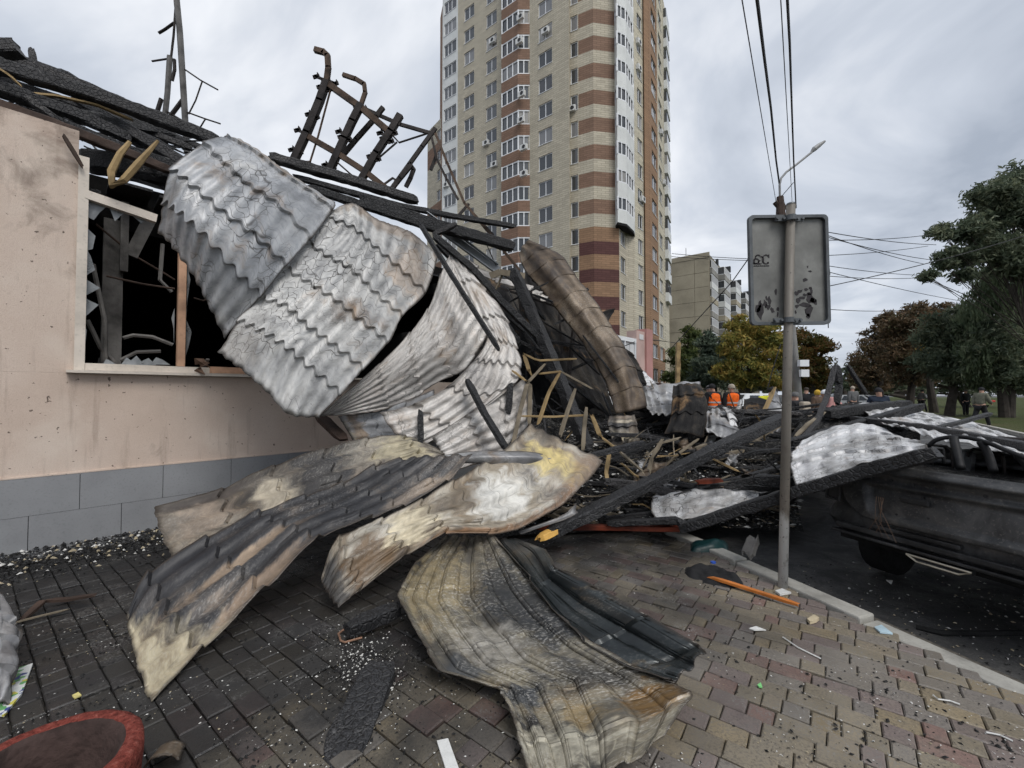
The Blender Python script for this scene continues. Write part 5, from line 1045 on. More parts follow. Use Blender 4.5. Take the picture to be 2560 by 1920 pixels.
# ------------------------------------------------------------------ charred timbers, one thing each
RB = 'fallen charred roof timbers'
for lb, pts, w, h, mt in [
    ('long charred ridge timber lying behind the top of the hanging panels', [(672, 392, 5.6), (860, 445, 6.0), (1043, 502, 6.4)], 27, 22, M_CH),
    ('thin tapering charred pole that points far right above the brown arch', [(734, 442, 5.8), (1000, 515, 6.2), (1130, 540, 6.4), (1287, 566, 6.6)], 15, 13, M_CH),
    ('thick charred log end jutting out below the tapering pole', [(900, 500, 6.0), (1080, 560, 6.2), (1284, 618, 6.4)], 27, 26, M_CH),
    ('charred timber pressed against the panel rim below the ridge timber', [(770, 470, 5.5), (960, 530, 5.8), (1095, 575, 5.9)], 20, 18, M_CH),
    ('short charred cross piece leaning on the thick log', [(1082, 588, 5.8), (1140, 560, 5.8)], 14, 12, M_CH),
    ('straight black batten across the warm white panels', [(1050, 560, 5.2), (1130, 690, 5.0), (1246, 872, 4.8)], 13, 10, M_CH),
    ('charred rafter running down right beside the panels', [(1085, 590, 5.7), (1180, 670, 5.8), (1260, 760, 5.9), (1344, 842, 6.0)], 17, 16, M_CH),
    ('second charred rafter just under the first one', [(1095, 610, 5.9), (1200, 720, 6.1), (1300, 860, 6.3)], 16, 14, M_CH),
    ('thick alligatored post leaning through the middle of the wreck', [(1282, 672, 6.6), (1350, 830, 6.4), (1420, 1000, 6.1), (1470, 1128, 5.8)], 27, 24, M_CHG),
    ('charred plank standing against the lower white panels', [(1168, 950, 4.9), (1215, 1040, 4.75), (1270, 1128, 4.6)], 21, 10, M_CH),
    ('short black stub before the bluish panel', [(1051, 1028, 4.75), (1052, 1112, 4.6)], 15, 12, M_CH),
    ('small black stub between pale laths', [(1276, 960, 5.2), (1271, 1032, 5.1)], 16, 12, M_CH),
    ('long alligatored beam with a yellow broken tip crossing to the sign post', [(1375, 1332, 4.0), (1600, 1220, 4.3), (1800, 1118, 4.6), (1965, 1042, 4.9)], 40, 28, M_CHG),
    ('charred edge beam of the white sheet running past the post to the car', [(1706, 1320, 3.95), (1950, 1242, 3.46), (2150, 1182, 3.04), (2340, 1132, 2.66)], 38, 24, M_CHG),
    ('charred pole end rising to the right over the ash white sheets', [(1975, 1108, 5.0), (2130, 1065, 5.2), (2302, 1016, 5.4)], 22, 20, M_CH),
    ('thin charred batten lying along the sheet over the car roof', [(2130, 1046, 5.6), (2320, 1070, 4.2), (2600, 1122, 3.1)], 15, 12, M_CH),
    ('grey scorched plank tilted up at the right of the car sheet', [(2330, 1072, 4.2), (2400, 1056, 4.3), (2475, 1034, 4.5)], 13, 9, M_CHG),
    ('short charred prop under the rising pole end', [(2205, 1068, 5.1), (2250, 1030, 5.3)], 9, 8, M_CH),
    ('dark charred beam crossing under the edge beam near the kerb', [(1520, 1308, 4.2), (1700, 1300, 4.1), (1715, 1322, 4.0)], 22, 14, M_CH),
    ('charred batten on the half buried white sheet', [(1690, 1215, 4.9), (1800, 1215, 4.8), (1945, 1222, 4.7)], 13, 12, M_CH),
    ('charred block lying behind the sign post', [(1885, 1198, 4.6), (1990, 1204, 4.5)], 30, 26, M_CH),
    ('lower charred batten before the half buried white sheet', [(1500, 1298, 4.5), (1620, 1285, 4.4), (1725, 1270, 4.4)], 12, 10, M_CH),
    ('ashen beam resting across the white tail of the yellowed sheet', [(1480, 1138, 4.7), (1612, 1106, 4.9)], 17, 14, M_CHG),
    ('charred beam lying level along the top of the heap', [(1830, 1045, 6.4), (1960, 1055, 6.3)], 12, 10, M_CH),
    ('charred beam end sticking out beyond the arch to the right', [(1440, 742, 7.4), (1470, 722, 7.5)], 11, 10, M_CH),
    ('curved charred timber rising before the puffer jacket man', [(1985, 1120, 5.2), (2040, 1060, 5.6), (2068, 990, 6.0), (2086, 918, 6.2)], 13, 10, M_CH),
    ('upright charred stud right of the sign post', [(2092, 1010, 6.2), (2098, 960, 6.3), (2092, 915, 6.3)], 15, 12, M_CH),
    ('leaning charred stud beside the upright one', [(2165, 985, 6.4), (2120, 915, 6.4)], 10, 8, M_CH),
    ('charred hump of insulation board before the puffer jacket man', [(2070, 1035, 6.0), (2180, 1020, 6.2), (2270, 1012, 6.4)], 30, 26, M_CH),
    ('charred plank on the blocks at the bottom centre', [(955, 1660, 2.33), (880, 1830, 1.94), (845, 1925, 1.76)], 85, 28, M_CHG),
    ('charred timber half under the front sheet with a bent wire', [(870, 1575, 2.62), (1000, 1520, 2.82)], 42, 34, M_CH),
]:
    beam('charred_beam', lb, pts, w, h, mt, group=RB)
# yellow raw wood at the broken tip of the long beam
m = MB(); charbeam(m, pts3([(1345, 1347, 3.95), (1412, 1314, 4.02)]), .10, .055, 4.2, .06); tag(m.build('broken_beam_tip', simple('raw_pine', srgb(226, 178, 96), 0.6, 0, .15, 8, .2, 60)), 'bright raw wood splinter at the foot of the long beam', 'wood splinter', None)
beam('painted_batten', 'orange painted batten half burnt under the long beam', [(1340, 1318, 4.25), (1480, 1318, 4.25), (1715, 1322, 4.15)], 18, 12, simple('burnt_orange_paint', srgb(104, 46, 28), 0.6, 0, .55, 5, .3, 60, coord='World'), 'batten')
beam('painted_batten', 'orange painted batten end on the heap under the long beam', [(1745, 1205, 4.75), (1800, 1200, 4.75)], 16, 12, MATS['burnt_orange_paint'], 'batten')

# pale laths, snapped and bent
M_LSET = [M_LATH, M_LATHG]
for i, (lb, pts) in enumerate([
    ('pale lath lying level atop the snapped cluster', [(1311, 885, 5.4), (1345, 902, 5.35), (1442, 897, 5.3)]), ('bent pale lath reaching from the level one down to the sheet', [(1361, 911, 5.3), (1318, 958, 5.2), (1300, 1030, 5.1), (1280, 1124, 4.95)]),
    ('short pale lath left of the cluster centre', [(1345, 935, 5.3), (1400, 929, 5.25)]), ('pale lath dropping right from the cluster centre', [(1402, 929, 5.25), (1477, 970, 5.2)]), ('pale lath dropping left from the cluster centre', [(1400, 930, 5.25), (1370, 985, 5.15), (1345, 1062, 5.05)]),
    ('broad grey lath leaning down left', [(1438, 973, 5.2), (1418, 1030, 5.1), (1400, 1090, 5.0)]), ('pale lath level across the middle of the cluster', [(1298, 1040, 5.1), (1380, 1042, 5.1), (1466, 1038, 5.1)]), ('upright pale lath at the right of the cluster', [(1466, 1022, 5.1), (1460, 1070, 5.05), (1457, 1126, 5.0)]),
    ('short pale splinter at the left of the cluster', [(1282, 927, 5.3), (1312, 950, 5.25)]), ('thin upright lath behind the bent one', [(1326, 960, 5.35), (1323, 1062, 5.2)]), ('pale lath propped under the level one', [(1311, 890, 5.4), (1322, 925, 5.35), (1330, 940, 5.35)]),
    ('grey lath lying at the foot of the leaning post', [(1550, 1130, 5.0), (1608, 1180, 4.8)]), ('pale lath falling across the ash heap', [(1525, 1125, 5.0), (1515, 1180, 4.9), (1520, 1210, 4.8)]), ('yellow split lath standing in the heap', [(1655, 1100, 5.3), (1628, 1150, 5.2), (1620, 1190, 5.1)]),
    ('grey lath below the long beam near its middle', [(1788, 1150, 4.9), (1845, 1178, 4.8)]), ('pale lath rising right of the sign post', [(1990, 1090, 5.4), (2020, 1060, 5.6), (2062, 1030, 5.8)]), ('grey lath poking up from the heap crest', [(1905, 1040, 6.4), (1930, 985, 6.5), (1938, 968, 6.5)]),
    ('pale lath on the heap under the draped sheet', [(1640, 1110, 5.4), (1700, 1095, 5.5)]), ('split lath upright at the right of the wreck base', [(1480, 1040, 5.15), (1500, 1090, 5.1), (1545, 1125, 5.05)]), ('pale lath stub on the heap left of the post', [(1740, 1120, 5.3), (1765, 1110, 5.4)])]):
    beam('lath', lb, pts, 10, 5, M_LSET[i % 2], 'lath', 'snapped pale laths', rag=.015)
beam('wooden_post', 'bare wooden post standing before the dark brick base', [(1694, 962, 16), (1695, 890, 16), (1696, 857, 16)], 10, 10, M_LATH, 'post', rag=0)

# ------------------------------------------------------------------ twisted steel frame on the roof
M_STL = simple('burnt_steel', (0.035, 0.030, 0.028), 0.55, 0.5, 0.5, 6, 0.4, 60, coord='World'); M_STR = simple('rust_burnt_steel', (0.085, 0.058, 0.042), 0.65, 0.4, 0.5, 6, 0.4, 60, coord='World')
cz = lambda x, y, d=6.6: px(640 + x / 2.766, 80 + y / 2.766, d)
sf = thing('twisted_steelwork', 'twisted steel frame with bent posts standing up from the burnt roof', 'frame', tuple(cz(700, 1000)))
k = 6.6 / F / 2.766
def steel(name, pts, w, mt=M_STL, d=6.6, box=True, parent=sf):
    m = MB(); P_ = [cz(a, b, d + (c[0] if c else 0)) for a, b, *c in pts]
    if box:
        for a, b in zip(P_, P_[1:]): m.bar(a, b + (b - a).normalized() * w * k * .3, w * k, w * k * .8, up=Vector((0, 1, 0)))
    else: m.tube(P_, w * k / 2, 6)
    return m.build(name, mt, parent)
steel('post', [(258, 900), (350, 700), (440, 480), (485, 350)], 48); steel('post_tip', [(487, 350), (500, 250), (495, 165), (470, 140), (415, 125)], 34, M_STR)
steel('post', [(512, 955), (610, 740), (665, 620), (722, 510)], 46); steel('post_tip', [(724, 510), (755, 420), (748, 360), (690, 325), (608, 298)], 26, M_STR)
steel('post', [(730, 1020), (830, 840), (930, 690), (992, 585)], 44)
steel('rail', [(500, 362), (720, 518), (920, 690)], 40, M_STR); steel('rail', [(340, 712), (560, 838), (760, 968), (905, 1085)], 36, M_STR)
steel('rail', [(745, 528), (860, 580), (1000, 640), (1215, 702)], 22); steel('brace', [(590, 865, .2), (690, 745, .2), (800, 622, .2), (875, 528, .2)], 30)
steel('brace', [(1190, 700), (990, 765), (935, 705)], 13, box=False); steel('brace', [(975, 762), (850, 870), (800, 900)], 13, box=False)
steel('rod', [(515, 400), (470, 570), (430, 720), (375, 895), (285, 900)], 15, M_STR, box=False); steel('brace', [(560, 900), (680, 1005)], 12, box=False)
steel('rafter', [(1242, 665), (1150, 790), (1060, 915), (930, 1095)], 26); steel('rafter', [(1075, 920, -.1), (1000, 1010, -.1), (920, 1110, -.1)], 26)
steel('hanging_plate', [(1062, 910), (1090, 950), (1068, 1010), (1040, 1065)], 26)
steel('brace', [(1210, 705), (1250, 880), (1320, 1020), (1395, 1155)], 16); steel('strut', [(1240, 700), (1320, 900), (1440, 1180), (1640, 1425), (1820, 1645)], 17, M_STR)
steel('strut', [(1320, 905, .1), (1450, 1195, .1), (1640, 1400, .1)], 12); steel('brace', [(1472, 1188), (1395, 1275)], 16); steel('brace', [(890, 1050), (945, 1010), (960, 1020)], 12)
steel('brace', [(1600, 1480), (1660, 1620)], 8, box=False); steel('comb', [(1245, 860, .05), (1210, 950, .05)], 20)
for (x, y) in [(390, 580), (315, 690), (275, 825), (445, 320), (470, 390), (615, 735), (505, 930), (600, 700), (905, 745), (815, 870), (520, 345), (720, 520), (885, 710), (930, 690)]:
    m = MB()
    for s_ in (-1, 1):
        p_ = cz(x + 28 * s_, y + 12 * s_); m.bar(p_ - Vector((.05, 0, .015)), p_ + Vector((.05, 0, .015)), .03, .05); m.bar(p_ + Vector((.02, 0, -.03)), p_ + Vector((.02, 0, .06)), .012, .03)
    m.bar(cz(x - 40, y - 16), cz(x + 40, y + 16), .03, .035); m.build('bracket', M_STL, sf)
# grey cable channel sliding down behind the panels
m = MB(); P_ = pts3([(1068, 545, 6.3), (1246, 676, 6.6)]); m.bar(P_[0], P_[1], .02, .15, up=(0, .3, 1)); m.bar(P_[0] + Vector((0, -.03, .08)), P_[1] + Vector((0, -.03, .08)), .06, .012); m.bar(P_[0] + Vector((0, -.03, -.08)), P_[1] + Vector((0, -.03, -.08)), .06, .012)
tag(m.build('steel_channel', simple('galvanised', (0.26, 0.27, 0.28), 0.45, 0.6, .25, 3, .1, coord='World')), 'grey steel channel slanting down behind the charred logs', 'channel')
# thin inner frame seen through the gap
m = MB()
for a, b in [((1330, 700, 7.6), (1445, 768, 7.4)), ((1445, 768, 7.4), (1425, 935, 7.2)), ((1395, 745, 7.5), (1405, 885, 7.3)), ((1260, 690, 7.7), (1440, 775, 7.45)), ((1250, 720, 7.8), (1400, 770, 7.5)), ((1437, 775, 7.45), (1418, 935, 7.25)), ((1300, 720, 7.7), (1300, 850, 7.6))]: m.bar(px(*a), px(*b), .035, .035)
tag(m.build('door_frame', M_STL), 'thin black steel frame inside the collapsed opening', 'frame')
beam('grey_lath_strip', 'grey lath stuck in the torn roof edge', [(1238, 728, 6.6), (1258, 682, 6.6)], 13, 4, M_LATHG, 'lath', rag=.01)
sheet('strip of tile edge with ash under the steel channel', [[(1150, 640, 6.9), (1145, 655, 6.8)], [(1240, 690, 6.9), (1235, 705, 6.8)], [(1330, 720, 7.0), (1325, 738, 6.9)], [(1370, 745, 7.0), (1362, 760, 6.9)]], 1, 6, S_B, .01, .03, .02, 33)
m = MB(); P_ = pts3([(1225, 690, 6.5), (1250, 680, 6.5), (1312, 690, 6.6)]); m.bar(P_[0], P_[1], .02, .1); m.bar(P_[1], P_[2], .02, .09); tag(m.build('cardboard_scrap', M_LATHG), 'crumpled tan scrap at the end of the steel channel', 'scrap')

# antenna mast over the eave
mast = thing('antenna_mast', 'burnt antenna mast with broken arms above the eave', 'mast', tuple(px(465, 380, 6.8)))
c1 = lambda x, y, d=6.8: px(x / 2.592, y / 2.592, d)
def rod(name, pts, w, mt=M_STL):
    m = MB(); m.tube([c1(*q) for q in pts], w / 2.592 * 6.8 / F / 2, 7); m.build(name, mt, mast)
M_GALV = simple('old_galvanised', (0.12, 0.115, 0.11), 0.6, 0.3, .4, 5, .2, coord='World')
rod('pole', [(1142, -30), (1165, 200), (1190, 600), (1212, 990)], 36, M_GALV); rod('pole', [(1100, 365), (1085, 600), (1050, 930)], 32, M_GALV); rod('arm', [(1137, 60), (1125, 230), (1108, 375)], 14)
for q, w in [([(1128, 148), (1070, 190), (1028, 215)], 17), ([(985, 397), (1095, 380)], 12), ([(1195, 448), (1300, 520), (1412, 582)], 10), ([(1310, 528), (1268, 650), (1222, 740)], 9), ([(1215, 728), (1330, 770), (1428, 802)], 10), ([(1330, 772), (1282, 850)], 9), ([(1182, 650), (1090, 772)], 26), ([(1130, 385), (1132, 450), (1115, 522)], 20), ([(1085, 725), (1270, 835)], 14), ([(1045, 640), (1010, 750)], 26)]: rod('arm', q, w)

# ------------------------------------------------------------------ rubble heap
t = NT('rubble'); c = t.co('World'); n1 = t.noise(c, 4, 6, 0.7); n2 = t.noise(c, 38, 4, 0.7); n3 = t.noise(c, 1.3, 4)
col = t.ramp(n2, [(0.35, (0.010, 0.010, 0.010)), (0.52, (0.04, 0.039, 0.037)), (0.62, (0.13, 0.125, 0.118)), (0.70, (0.46, 0.45, 0.43))])
col = t.mix(t.mul(t.band(n1, 0.42, 0.56), 0.85), col, (0.012, 0.012, 0.0125, 1))
M_RUB = t.out(col, 0.95, 0, t.math('ADD', n1, n2), 1.0, 0.04, 0.2)
def heap(label, rows, seed, amp=.09, nx=110, ny=70, name='rubble_heap'):
    G = np.array([[tuple(px(*q)) for q in r] for r in rows]); X = catmull(G, np.linspace(0, 1, ny)); X = np.swapaxes(catmull(np.swapaxes(X, 0, 1), np.linspace(0, 1, nx)), 0, 1)
    for i in range(ny):
        for j in range(nx):
            p = Vector(X[i, j]); e = min(1, min(i, ny - 1 - i, j, nx - 1 - j) / 6); X[i, j, 2] += amp * e * (mnoise.noise(p * 3 + Vector((seed, 0, 0))) + .7 * mnoise.noise(p * 8) + .45 * mnoise.noise(p * 19)); X[i, j, 2] = max(X[i, j, 2], -.08)
    idx = np.arange(nx * ny).reshape(ny, nx); Q = np.stack([idx[:-1, :-1], idx[:-1, 1:], idx[1:, 1:], idx[1:, :-1]], -1).reshape(-1, 4)
    me = bpy.data.meshes.new(name); me.from_pydata(X.reshape(-1, 3).tolist(), [], Q.tolist()); me.materials.append(M_RUB); me.update()
    return tag(link(name, me), label, 'rubble', None, 'stuff')
heap('heap of charred rubble and ash in the middle', [
    [(1250, 1340, 4.4), (1450, 1330, 4.55), (1650, 1320, 4.65), (1850, 1320, 4.65), (2010, 1330, 4.5)],
    [(1270, 1240, 5.0), (1450, 1215, 5.2), (1650, 1215, 5.2), (1850, 1215, 5.2), (1990, 1240, 5.0)],
    [(1300, 1130, 5.6), (1450, 1130, 5.9), (1650, 1130, 5.8), (1850, 1110, 5.9), (1990, 1150, 5.5)],
    [(1330, 1060, 6.5), (1450, 1080, 6.7), (1650, 1062, 6.6), (1850, 1048, 6.7), (2000, 1090, 6.3)],
    [(1380, 1040, 7.6), (1480, 1040, 7.6), (1650, 1020, 7.6), (1850, 1024, 7.6), (2020, 1040, 7.2)],
    [(1420, 1060, 9.0), (1500, 1070, 9.0), (1650, 1075, 9.0), (1850, 1085, 9.0), (2020, 1100, 8.6)],
    [(1450, 1130, 10.), (1550, 1140, 10.), (1650, 1145, 10.), (1850, 1150, 10.), (2000, 1160, 9.6)]], 1.0)
heap('heap of burnt roofing behind the white sheets', [
    [(1960, 1130, 5.2), (2060, 1100, 5.5), (2150, 1085, 5.7), (2260, 1100, 5.6)], [(1980, 1085, 5.8), (2070, 1050, 6.1), (2160, 1040, 6.3), (2280, 1055, 6.2)],
    [(2010, 1050, 6.5), (2080, 1020, 6.8), (2170, 1012, 7.0), (2290, 1025, 7.0)], [(2020, 1060, 7.6), (2090, 1040, 7.8), (2180, 1030, 8.), (2300, 1045, 8.)], [(2020, 1150, 8.6), (2100, 1140, 8.6), (2190, 1135, 8.6), (2300, 1140, 8.6)]], 5.0, .07, 70, 50)
R5 = random.Random(77)
def hd_(v): return float(np.interp(v, [1030, 1070, 1130, 1215, 1330], [7.6, 6.6, 5.8, 5.2, 4.55]))
SL = 'short charred stick lying in the rubble heap'
for i in range(130):
    u = R5.uniform(1300, 2010); v = R5.uniform(1035, 1285); d = hd_(v) - R5.uniform(.05, .3); L = R5.uniform(35, 140); a = R5.uniform(-.9, .7)
    if 1290 < u < 1520 and v < 1120: continue
    m = MB(); p0 = px(u, v, d); p1 = px(u + L * math.cos(a), v + L * math.sin(a) * .7, d + R5.uniform(-.25, .35)); w = R5.uniform(.015, .06)
    charbeam(m, [p0, p0.lerp(p1, .5) + Vector((0, 0, R5.uniform(-.02, .03))), p1], w, w * R5.uniform(.4, 1), i * .7, .04)
    tag(m.build('charred_stick', R5.choice([M_CH, M_CHG, M_CHG, M_LATHG, M_LATHG])), SL, 'stick', 'charred sticks in the rubble')
for i in range(34):      # longer fallen timbers, criss-crossed
    u = R5.uniform(1480, 1980); v = R5.uniform(1025, 1230); d = hd_(v) - R5.uniform(.1, .35); L = R5.uniform(120, 300); a = R5.uniform(-.55, .45)
    m = MB(); p0 = px(u - L * .5 * math.cos(a), v - L * .35 * math.sin(a), d + R5.uniform(-.3, .3)); p1 = px(u + L * .5 * math.cos(a), v + L * .35 * math.sin(a), d + R5.uniform(-.3, .3)); w = R5.uniform(.04, .09)
    charbeam(m, [p0, p0.lerp(p1, .5) + Vector((0, 0, R5.uniform(-.03, .04))), p1], w, w * R5.uniform(.5, 1), i * .9 + 40, .05)
    tag(m.build('charred_batten', R5.choice([M_CH, M_CH, M_CHG])), 'longer charred batten criss-crossed on the rubble heap', 'batten', 'charred battens on the rubble heap')
for i in range(22):      # timbers on the crest
    u = R5.uniform(1620, 2010); v = R5.uniform(1024, 1062); d = R5.uniform(6.3, 7.3); L = R5.uniform(80, 220); a = R5.uniform(-.25, .2)
    m = MB(); p0 = px(u - L * .5 * math.cos(a), v - L * .3 * math.sin(a), d); p1 = px(u + L * .5 * math.cos(a), v + L * .3 * math.sin(a), d + R5.uniform(-.3, .3)); w = R5.uniform(.03, .08)
    charbeam(m, [p0, p0.lerp(p1, .5) + Vector((0, 0, R5.uniform(-.03, .04))), p1], w, w * R5.uniform(.5, 1), i * .9 + 90, .05)
    tag(m.build('charred_batten', R5.choice([M_CH, M_CH, M_CHG])), 'longer charred batten criss-crossed on the rubble heap', 'batten', 'charred battens on the rubble heap')
for i in range(22):      # crumpled scraps of sheet
    u = R5.uniform(1500, 1990); v = R5.uniform(1030, 1270); d = hd_(v) - R5.uniform(.12, .3); w = R5.uniform(18, 45); h = R5.uniform(10, 30); j = lambda: R5.uniform(-8, 8)
    sheet('crumpled scrap of roof sheet lying in the rubble heap', [[(u + j(), v + j(), d), (u + w * .5 + j(), v - h * .4 + j(), d + R5.uniform(-.1, .1)), (u + w + j(), v + j(), d)], [(u + j(), v + h * .5 + j(), d - .1), (u + w * .5 + j(), v + h * .5 + j(), d - R5.uniform(0, .2)), (u + w + j(), v + h * .4 + j(), d - .1)], [(u + j(), v + h + j(), d - .2), (u + w * .5 + j(), v + h + j(), d - .25), (u + w + j(), v + h + j(), d - .2)]],
          2, 2, R5.choice([S_GRY, S_BLK, S_WHT, S_BRN, S_TAN]), .01, .01, .04, 100 + i, name='sheet_scrap', group='sheet scraps in the rubble', crease=.02, stiff=.6)
R7 = random.Random(15)      # thin battens and strips standing and lying in the heap
for i in range(70):
    u = R7.uniform(1330, 1990); v = R7.uniform(1030, 1270); d = hd_(v) - R7.uniform(.1, .4); L = R7.uniform(40, 130); a = R7.uniform(-2.6, .6)
    m = MB(); p0 = px(u, v, d); p1 = px(u + L * math.cos(a), v + L * math.sin(a) * .7, d + R7.uniform(-.3, .3)); w = R7.uniform(.012, .03)
    charbeam(m, [p0, p0.lerp(p1, .5) + Vector((R7.uniform(-.05, .05), 0, R7.uniform(-.05, .05))), p1], w, w * R7.uniform(.3, .8), i * .77 + 9, .02)
    tag(m.build('thin_lath', R7.choice([M_LATHG, M_CHG, M_LATH, M_LATHG, M_CH])), 'thin snapped lath tangled in the rubble heap', 'lath', 'thin laths in the rubble')
m = MB()
for i in range(60):
    u = R7.uniform(1300, 1990); v = R7.uniform(1030, 1270); d = hd_(v) - R7.uniform(.1, .35); P_ = [px(u, v, d)]
    for q in range(5): u += R7.uniform(-28, 28); v += R7.uniform(-18, 16); P_.append(px(u, v, d + R7.uniform(-.1, .1)))
    P_ = [Vector(q) for q in catmull(np.array([tuple(q) for q in P_]), np.linspace(0, 1, 16))]; m.tube(P_, R7.uniform(.003, .007), 4, i % 2)
tag(m.build('wire_tangle', [M_GALV, M_STL]), 'tangled burnt wires in the rubble heap', 'wires', None, 'stuff')
R6 = random.Random(5); m = MB()      # black tangle inside the wreck
for i in range(130):
    u = R6.uniform(1150, 1530); v = R6.uniform(640, 1120)
    if v < 600 + (u - 1120) * .62: continue
    d = 6.6 + R6.uniform(0, 1.4); L = R6.uniform(40, 190); a = R6.choice([.75, .9, 1.1, .6, -.5, 1.5, .2]) + R6.uniform(-.2, .2)
    charbeam(m, [px(u, v, d), px(u + L * math.cos(a), v + L * math.sin(a), d + R6.uniform(-.5, .3))], R6.uniform(.02, .07), R6.uniform(.015, .05), i * .31, .05, 5)
tag(m.build('burnt_tangle', M_CH), 'black tangle of burnt laths inside the collapsed middle of the shop', 'debris', None, 'stuff')
# splinters, wires and ash flakes too fine to count
def flakes(name, label, n, fn, mats, smin, smax, seed, flat=.35, parent=None):
    r = random.Random(seed); m = MB()
    for i in range(n):
        q = fn(r)
        if q is None: continue
        s = smin + (smax - smin) * r.random() ** 2.2; a = r.uniform(0, 6.3); ex = Vector((math.cos(a), math.sin(a), r.uniform(-.3, .3))) * s; ey = Vector((-math.sin(a), math.cos(a), r.uniform(-.3, .3))) * s * r.uniform(.3, .9)
        h = Vector((0, 0, s * flat)); q = Vector(q); b = len(m.v)
        m.v += [q - ex, q - ey * r.uniform(.6, 1.2), q + ex * r.uniform(.6, 1.2), q + ey, q + h + ex * r.uniform(-.3, .3)]
        m.f += [(b, b + 1, b + 4), (b + 1, b + 2, b + 4), (b + 2, b + 3, b + 4), (b + 3, b, b + 4)]; m.m += [r.randrange(len(mats))] * 4
        m.m[-4:] = [m.m[-1]] * 4
    o = m.build(name, mats, parent); o['kind'] = 'stuff'
    if parent is None: tag(o, label, 'debris')
    return o
M_FLK = simple('ash_flake_white', (0.58, 0.57, 0.54), 0.9, 0, .25, 40); M_FLT = simple('ash_flake_tan', (0.34, 0.29, 0.2), 0.9, 0, .25, 40); M_COAL = simple('coal_crumb', (0.012, 0.012, 0.012), 0.7, 0, .4, 40)
def onpav(u0, u1, v0, v1):
    def f(r):
        u, v = r.uniform(u0, u1), r.uniform(v0, v1); p = gnd(u, v)
        if (p - WP).dot(WN) < .05 or (p - K0).dot(KN) > -.2 or mnoise.noise(p * 1.7) + .6 * mnoise.noise(p * 5) < r.uniform(-.5, .55): return None
        return p + Z3 * .002
    return f
flakes('ash_flakes', 'pale ash flakes strewn over the paving blocks', 6500, onpav(0, 2560, 1340, 1920), [M_FLK, M_FLK, M_FLT], .0012, .0075, 3)
flakes('coal_crumbs', 'black charcoal crumbs strewn over the paving blocks', 6000, onpav(0, 2560, 1340, 1920), [M_COAL], .002, .014, 4, .6)
def cluster(u, v, ru, rv):
    def f(r): return gnd(u + r.gauss(0, ru), v + r.gauss(0, rv)) + Z3 * .004
    return f
flakes('ash_patch', 'thick patch of ash flakes and coal on the blocks beside the charred plank', 1900, cluster(915, 1660, 60, 50), [M_FLK, M_COAL, M_COAL, M_COAL], .002, .009, 5, .8)
def bywall(r):
    t_ = r.uniform(-1.2, 3.4); o = .03 + abs(r.gauss(0, .34)); return wall(t_, max(0, .05 - o * .12) + r.uniform(0, .03), o)
flakes('wall_debris', 'black and pale plaster debris heaped along the plinth', 7000, bywall, [M_COAL, M_COAL, M_COAL, M_COAL, M_CHG, M_COAL, M_CHG, M_COAL, M_CHG, M_COAL, M_FLT, M_COAL, M_FLK], .005, .030, 6, .7)
def onroad(r):
    p = gnd(r.uniform(1950, 2560), r.uniform(1400, 1900), RZ); return p + Z3 * .003 if (p - K0).dot(KN) > .02 else None
flakes('road_crumbs', 'ash and coal crumbs on the asphalt by the kerb', 1500, onroad, [M_FLK, M_COAL, M_COAL, M_FLT], .003, .016, 8, .5)
def onheap(r):
    u = r.uniform(1290, 2000); v = r.uniform(1060, 1320); d = hd_(v) - r.uniform(-.02, .12); return px(u, v, d)
flakes('heap_splinters', 'pale and black splinters over the rubble heap', 5200, onheap, [M_COAL, M_CHG, M_LATHG, M_FLK, M_GALV], .01, .05, 9, .3)

# ------------------------------------------------------------------ road sign seen from behind
M_SIGN = simple('galvanised_sign_back', (0.27, 0.275, 0.265), 0.5, 0.25, .18, 7, .12, 60); M_RIM = simple('dark_sign_rim', (0.11, 0.118, 0.125), 0.5, 0.4, .25, 6, .1)
t = NT('painted_post'); c = t.co('World'); sp = t.n('SeparateXYZ', None, Vector=c); n = t.noise(t.vscale(c, (1, 1, .5)), 16, 5, .65); n2 = t.noise(c, 45, 3)
zz_ = t.math('ADD', sp.outputs[2], t.mul(t.math('SUBTRACT', n, .5), .35))
col = t.ramp(zz_, [(0.0, (0.55, 0.56, 0.56)), (0.48, (0.58, 0.58, 0.56)), (0.60, (0.23, 0.205, 0.175)), (1.0, (0.15, 0.135, 0.115))])
col = t.mix(t.mul(t.band(n, .52, .68), .6), col, (0.09, 0.075, 0.062, 1)); col = t.mix(t.mul(t.ramp(n2, [(.66, (0,) * 3), (.7, (1,) * 3)]), .8), col, (0.03, 0.026, 0.024, 1))
M_POST = t.out(col, .6, .1, n2, .2, .004)
base = gnd(1957, 1468); base.z = -.02
sg = thing('road_sign', 'rectangular road sign seen from behind on a pole, stencilled and paint flaked', 'sign', tuple(base))
D = base.y; topp = px(1977, 512, D + .02); m = MB(); m.tube([base, base.lerp(topp, .5), topp], [.034, .033, .033], 16); m.build('pole', M_POST, sg, smooth=True)
m = MB(); m.tube([topp - Z3 * .001, topp + Z3 * .012], [.035, .03], 16); m.build('pole_cap', M_RIM, sg)
c00, c11 = px(1874, 812, D + .055), px(2066, 540, D + .055); cw, chh = (c11.x - c00.x), (c11.z - c00.z)
def rrect(w, h, r, n=5):
    o = []
    for cx_, cz_, a0 in ((w / 2 - r, h / 2 - r, 0), (-w / 2 + r, h / 2 - r, 90), (-w / 2 + r, -h / 2 + r, 180), (w / 2 - r, -h / 2 + r, 270)):
        for i in range(n + 1): a = math.radians(a0 + 90 * i / n); o.append((cx_ + r * math.cos(a), cz_ + r * math.sin(a)))
    return o
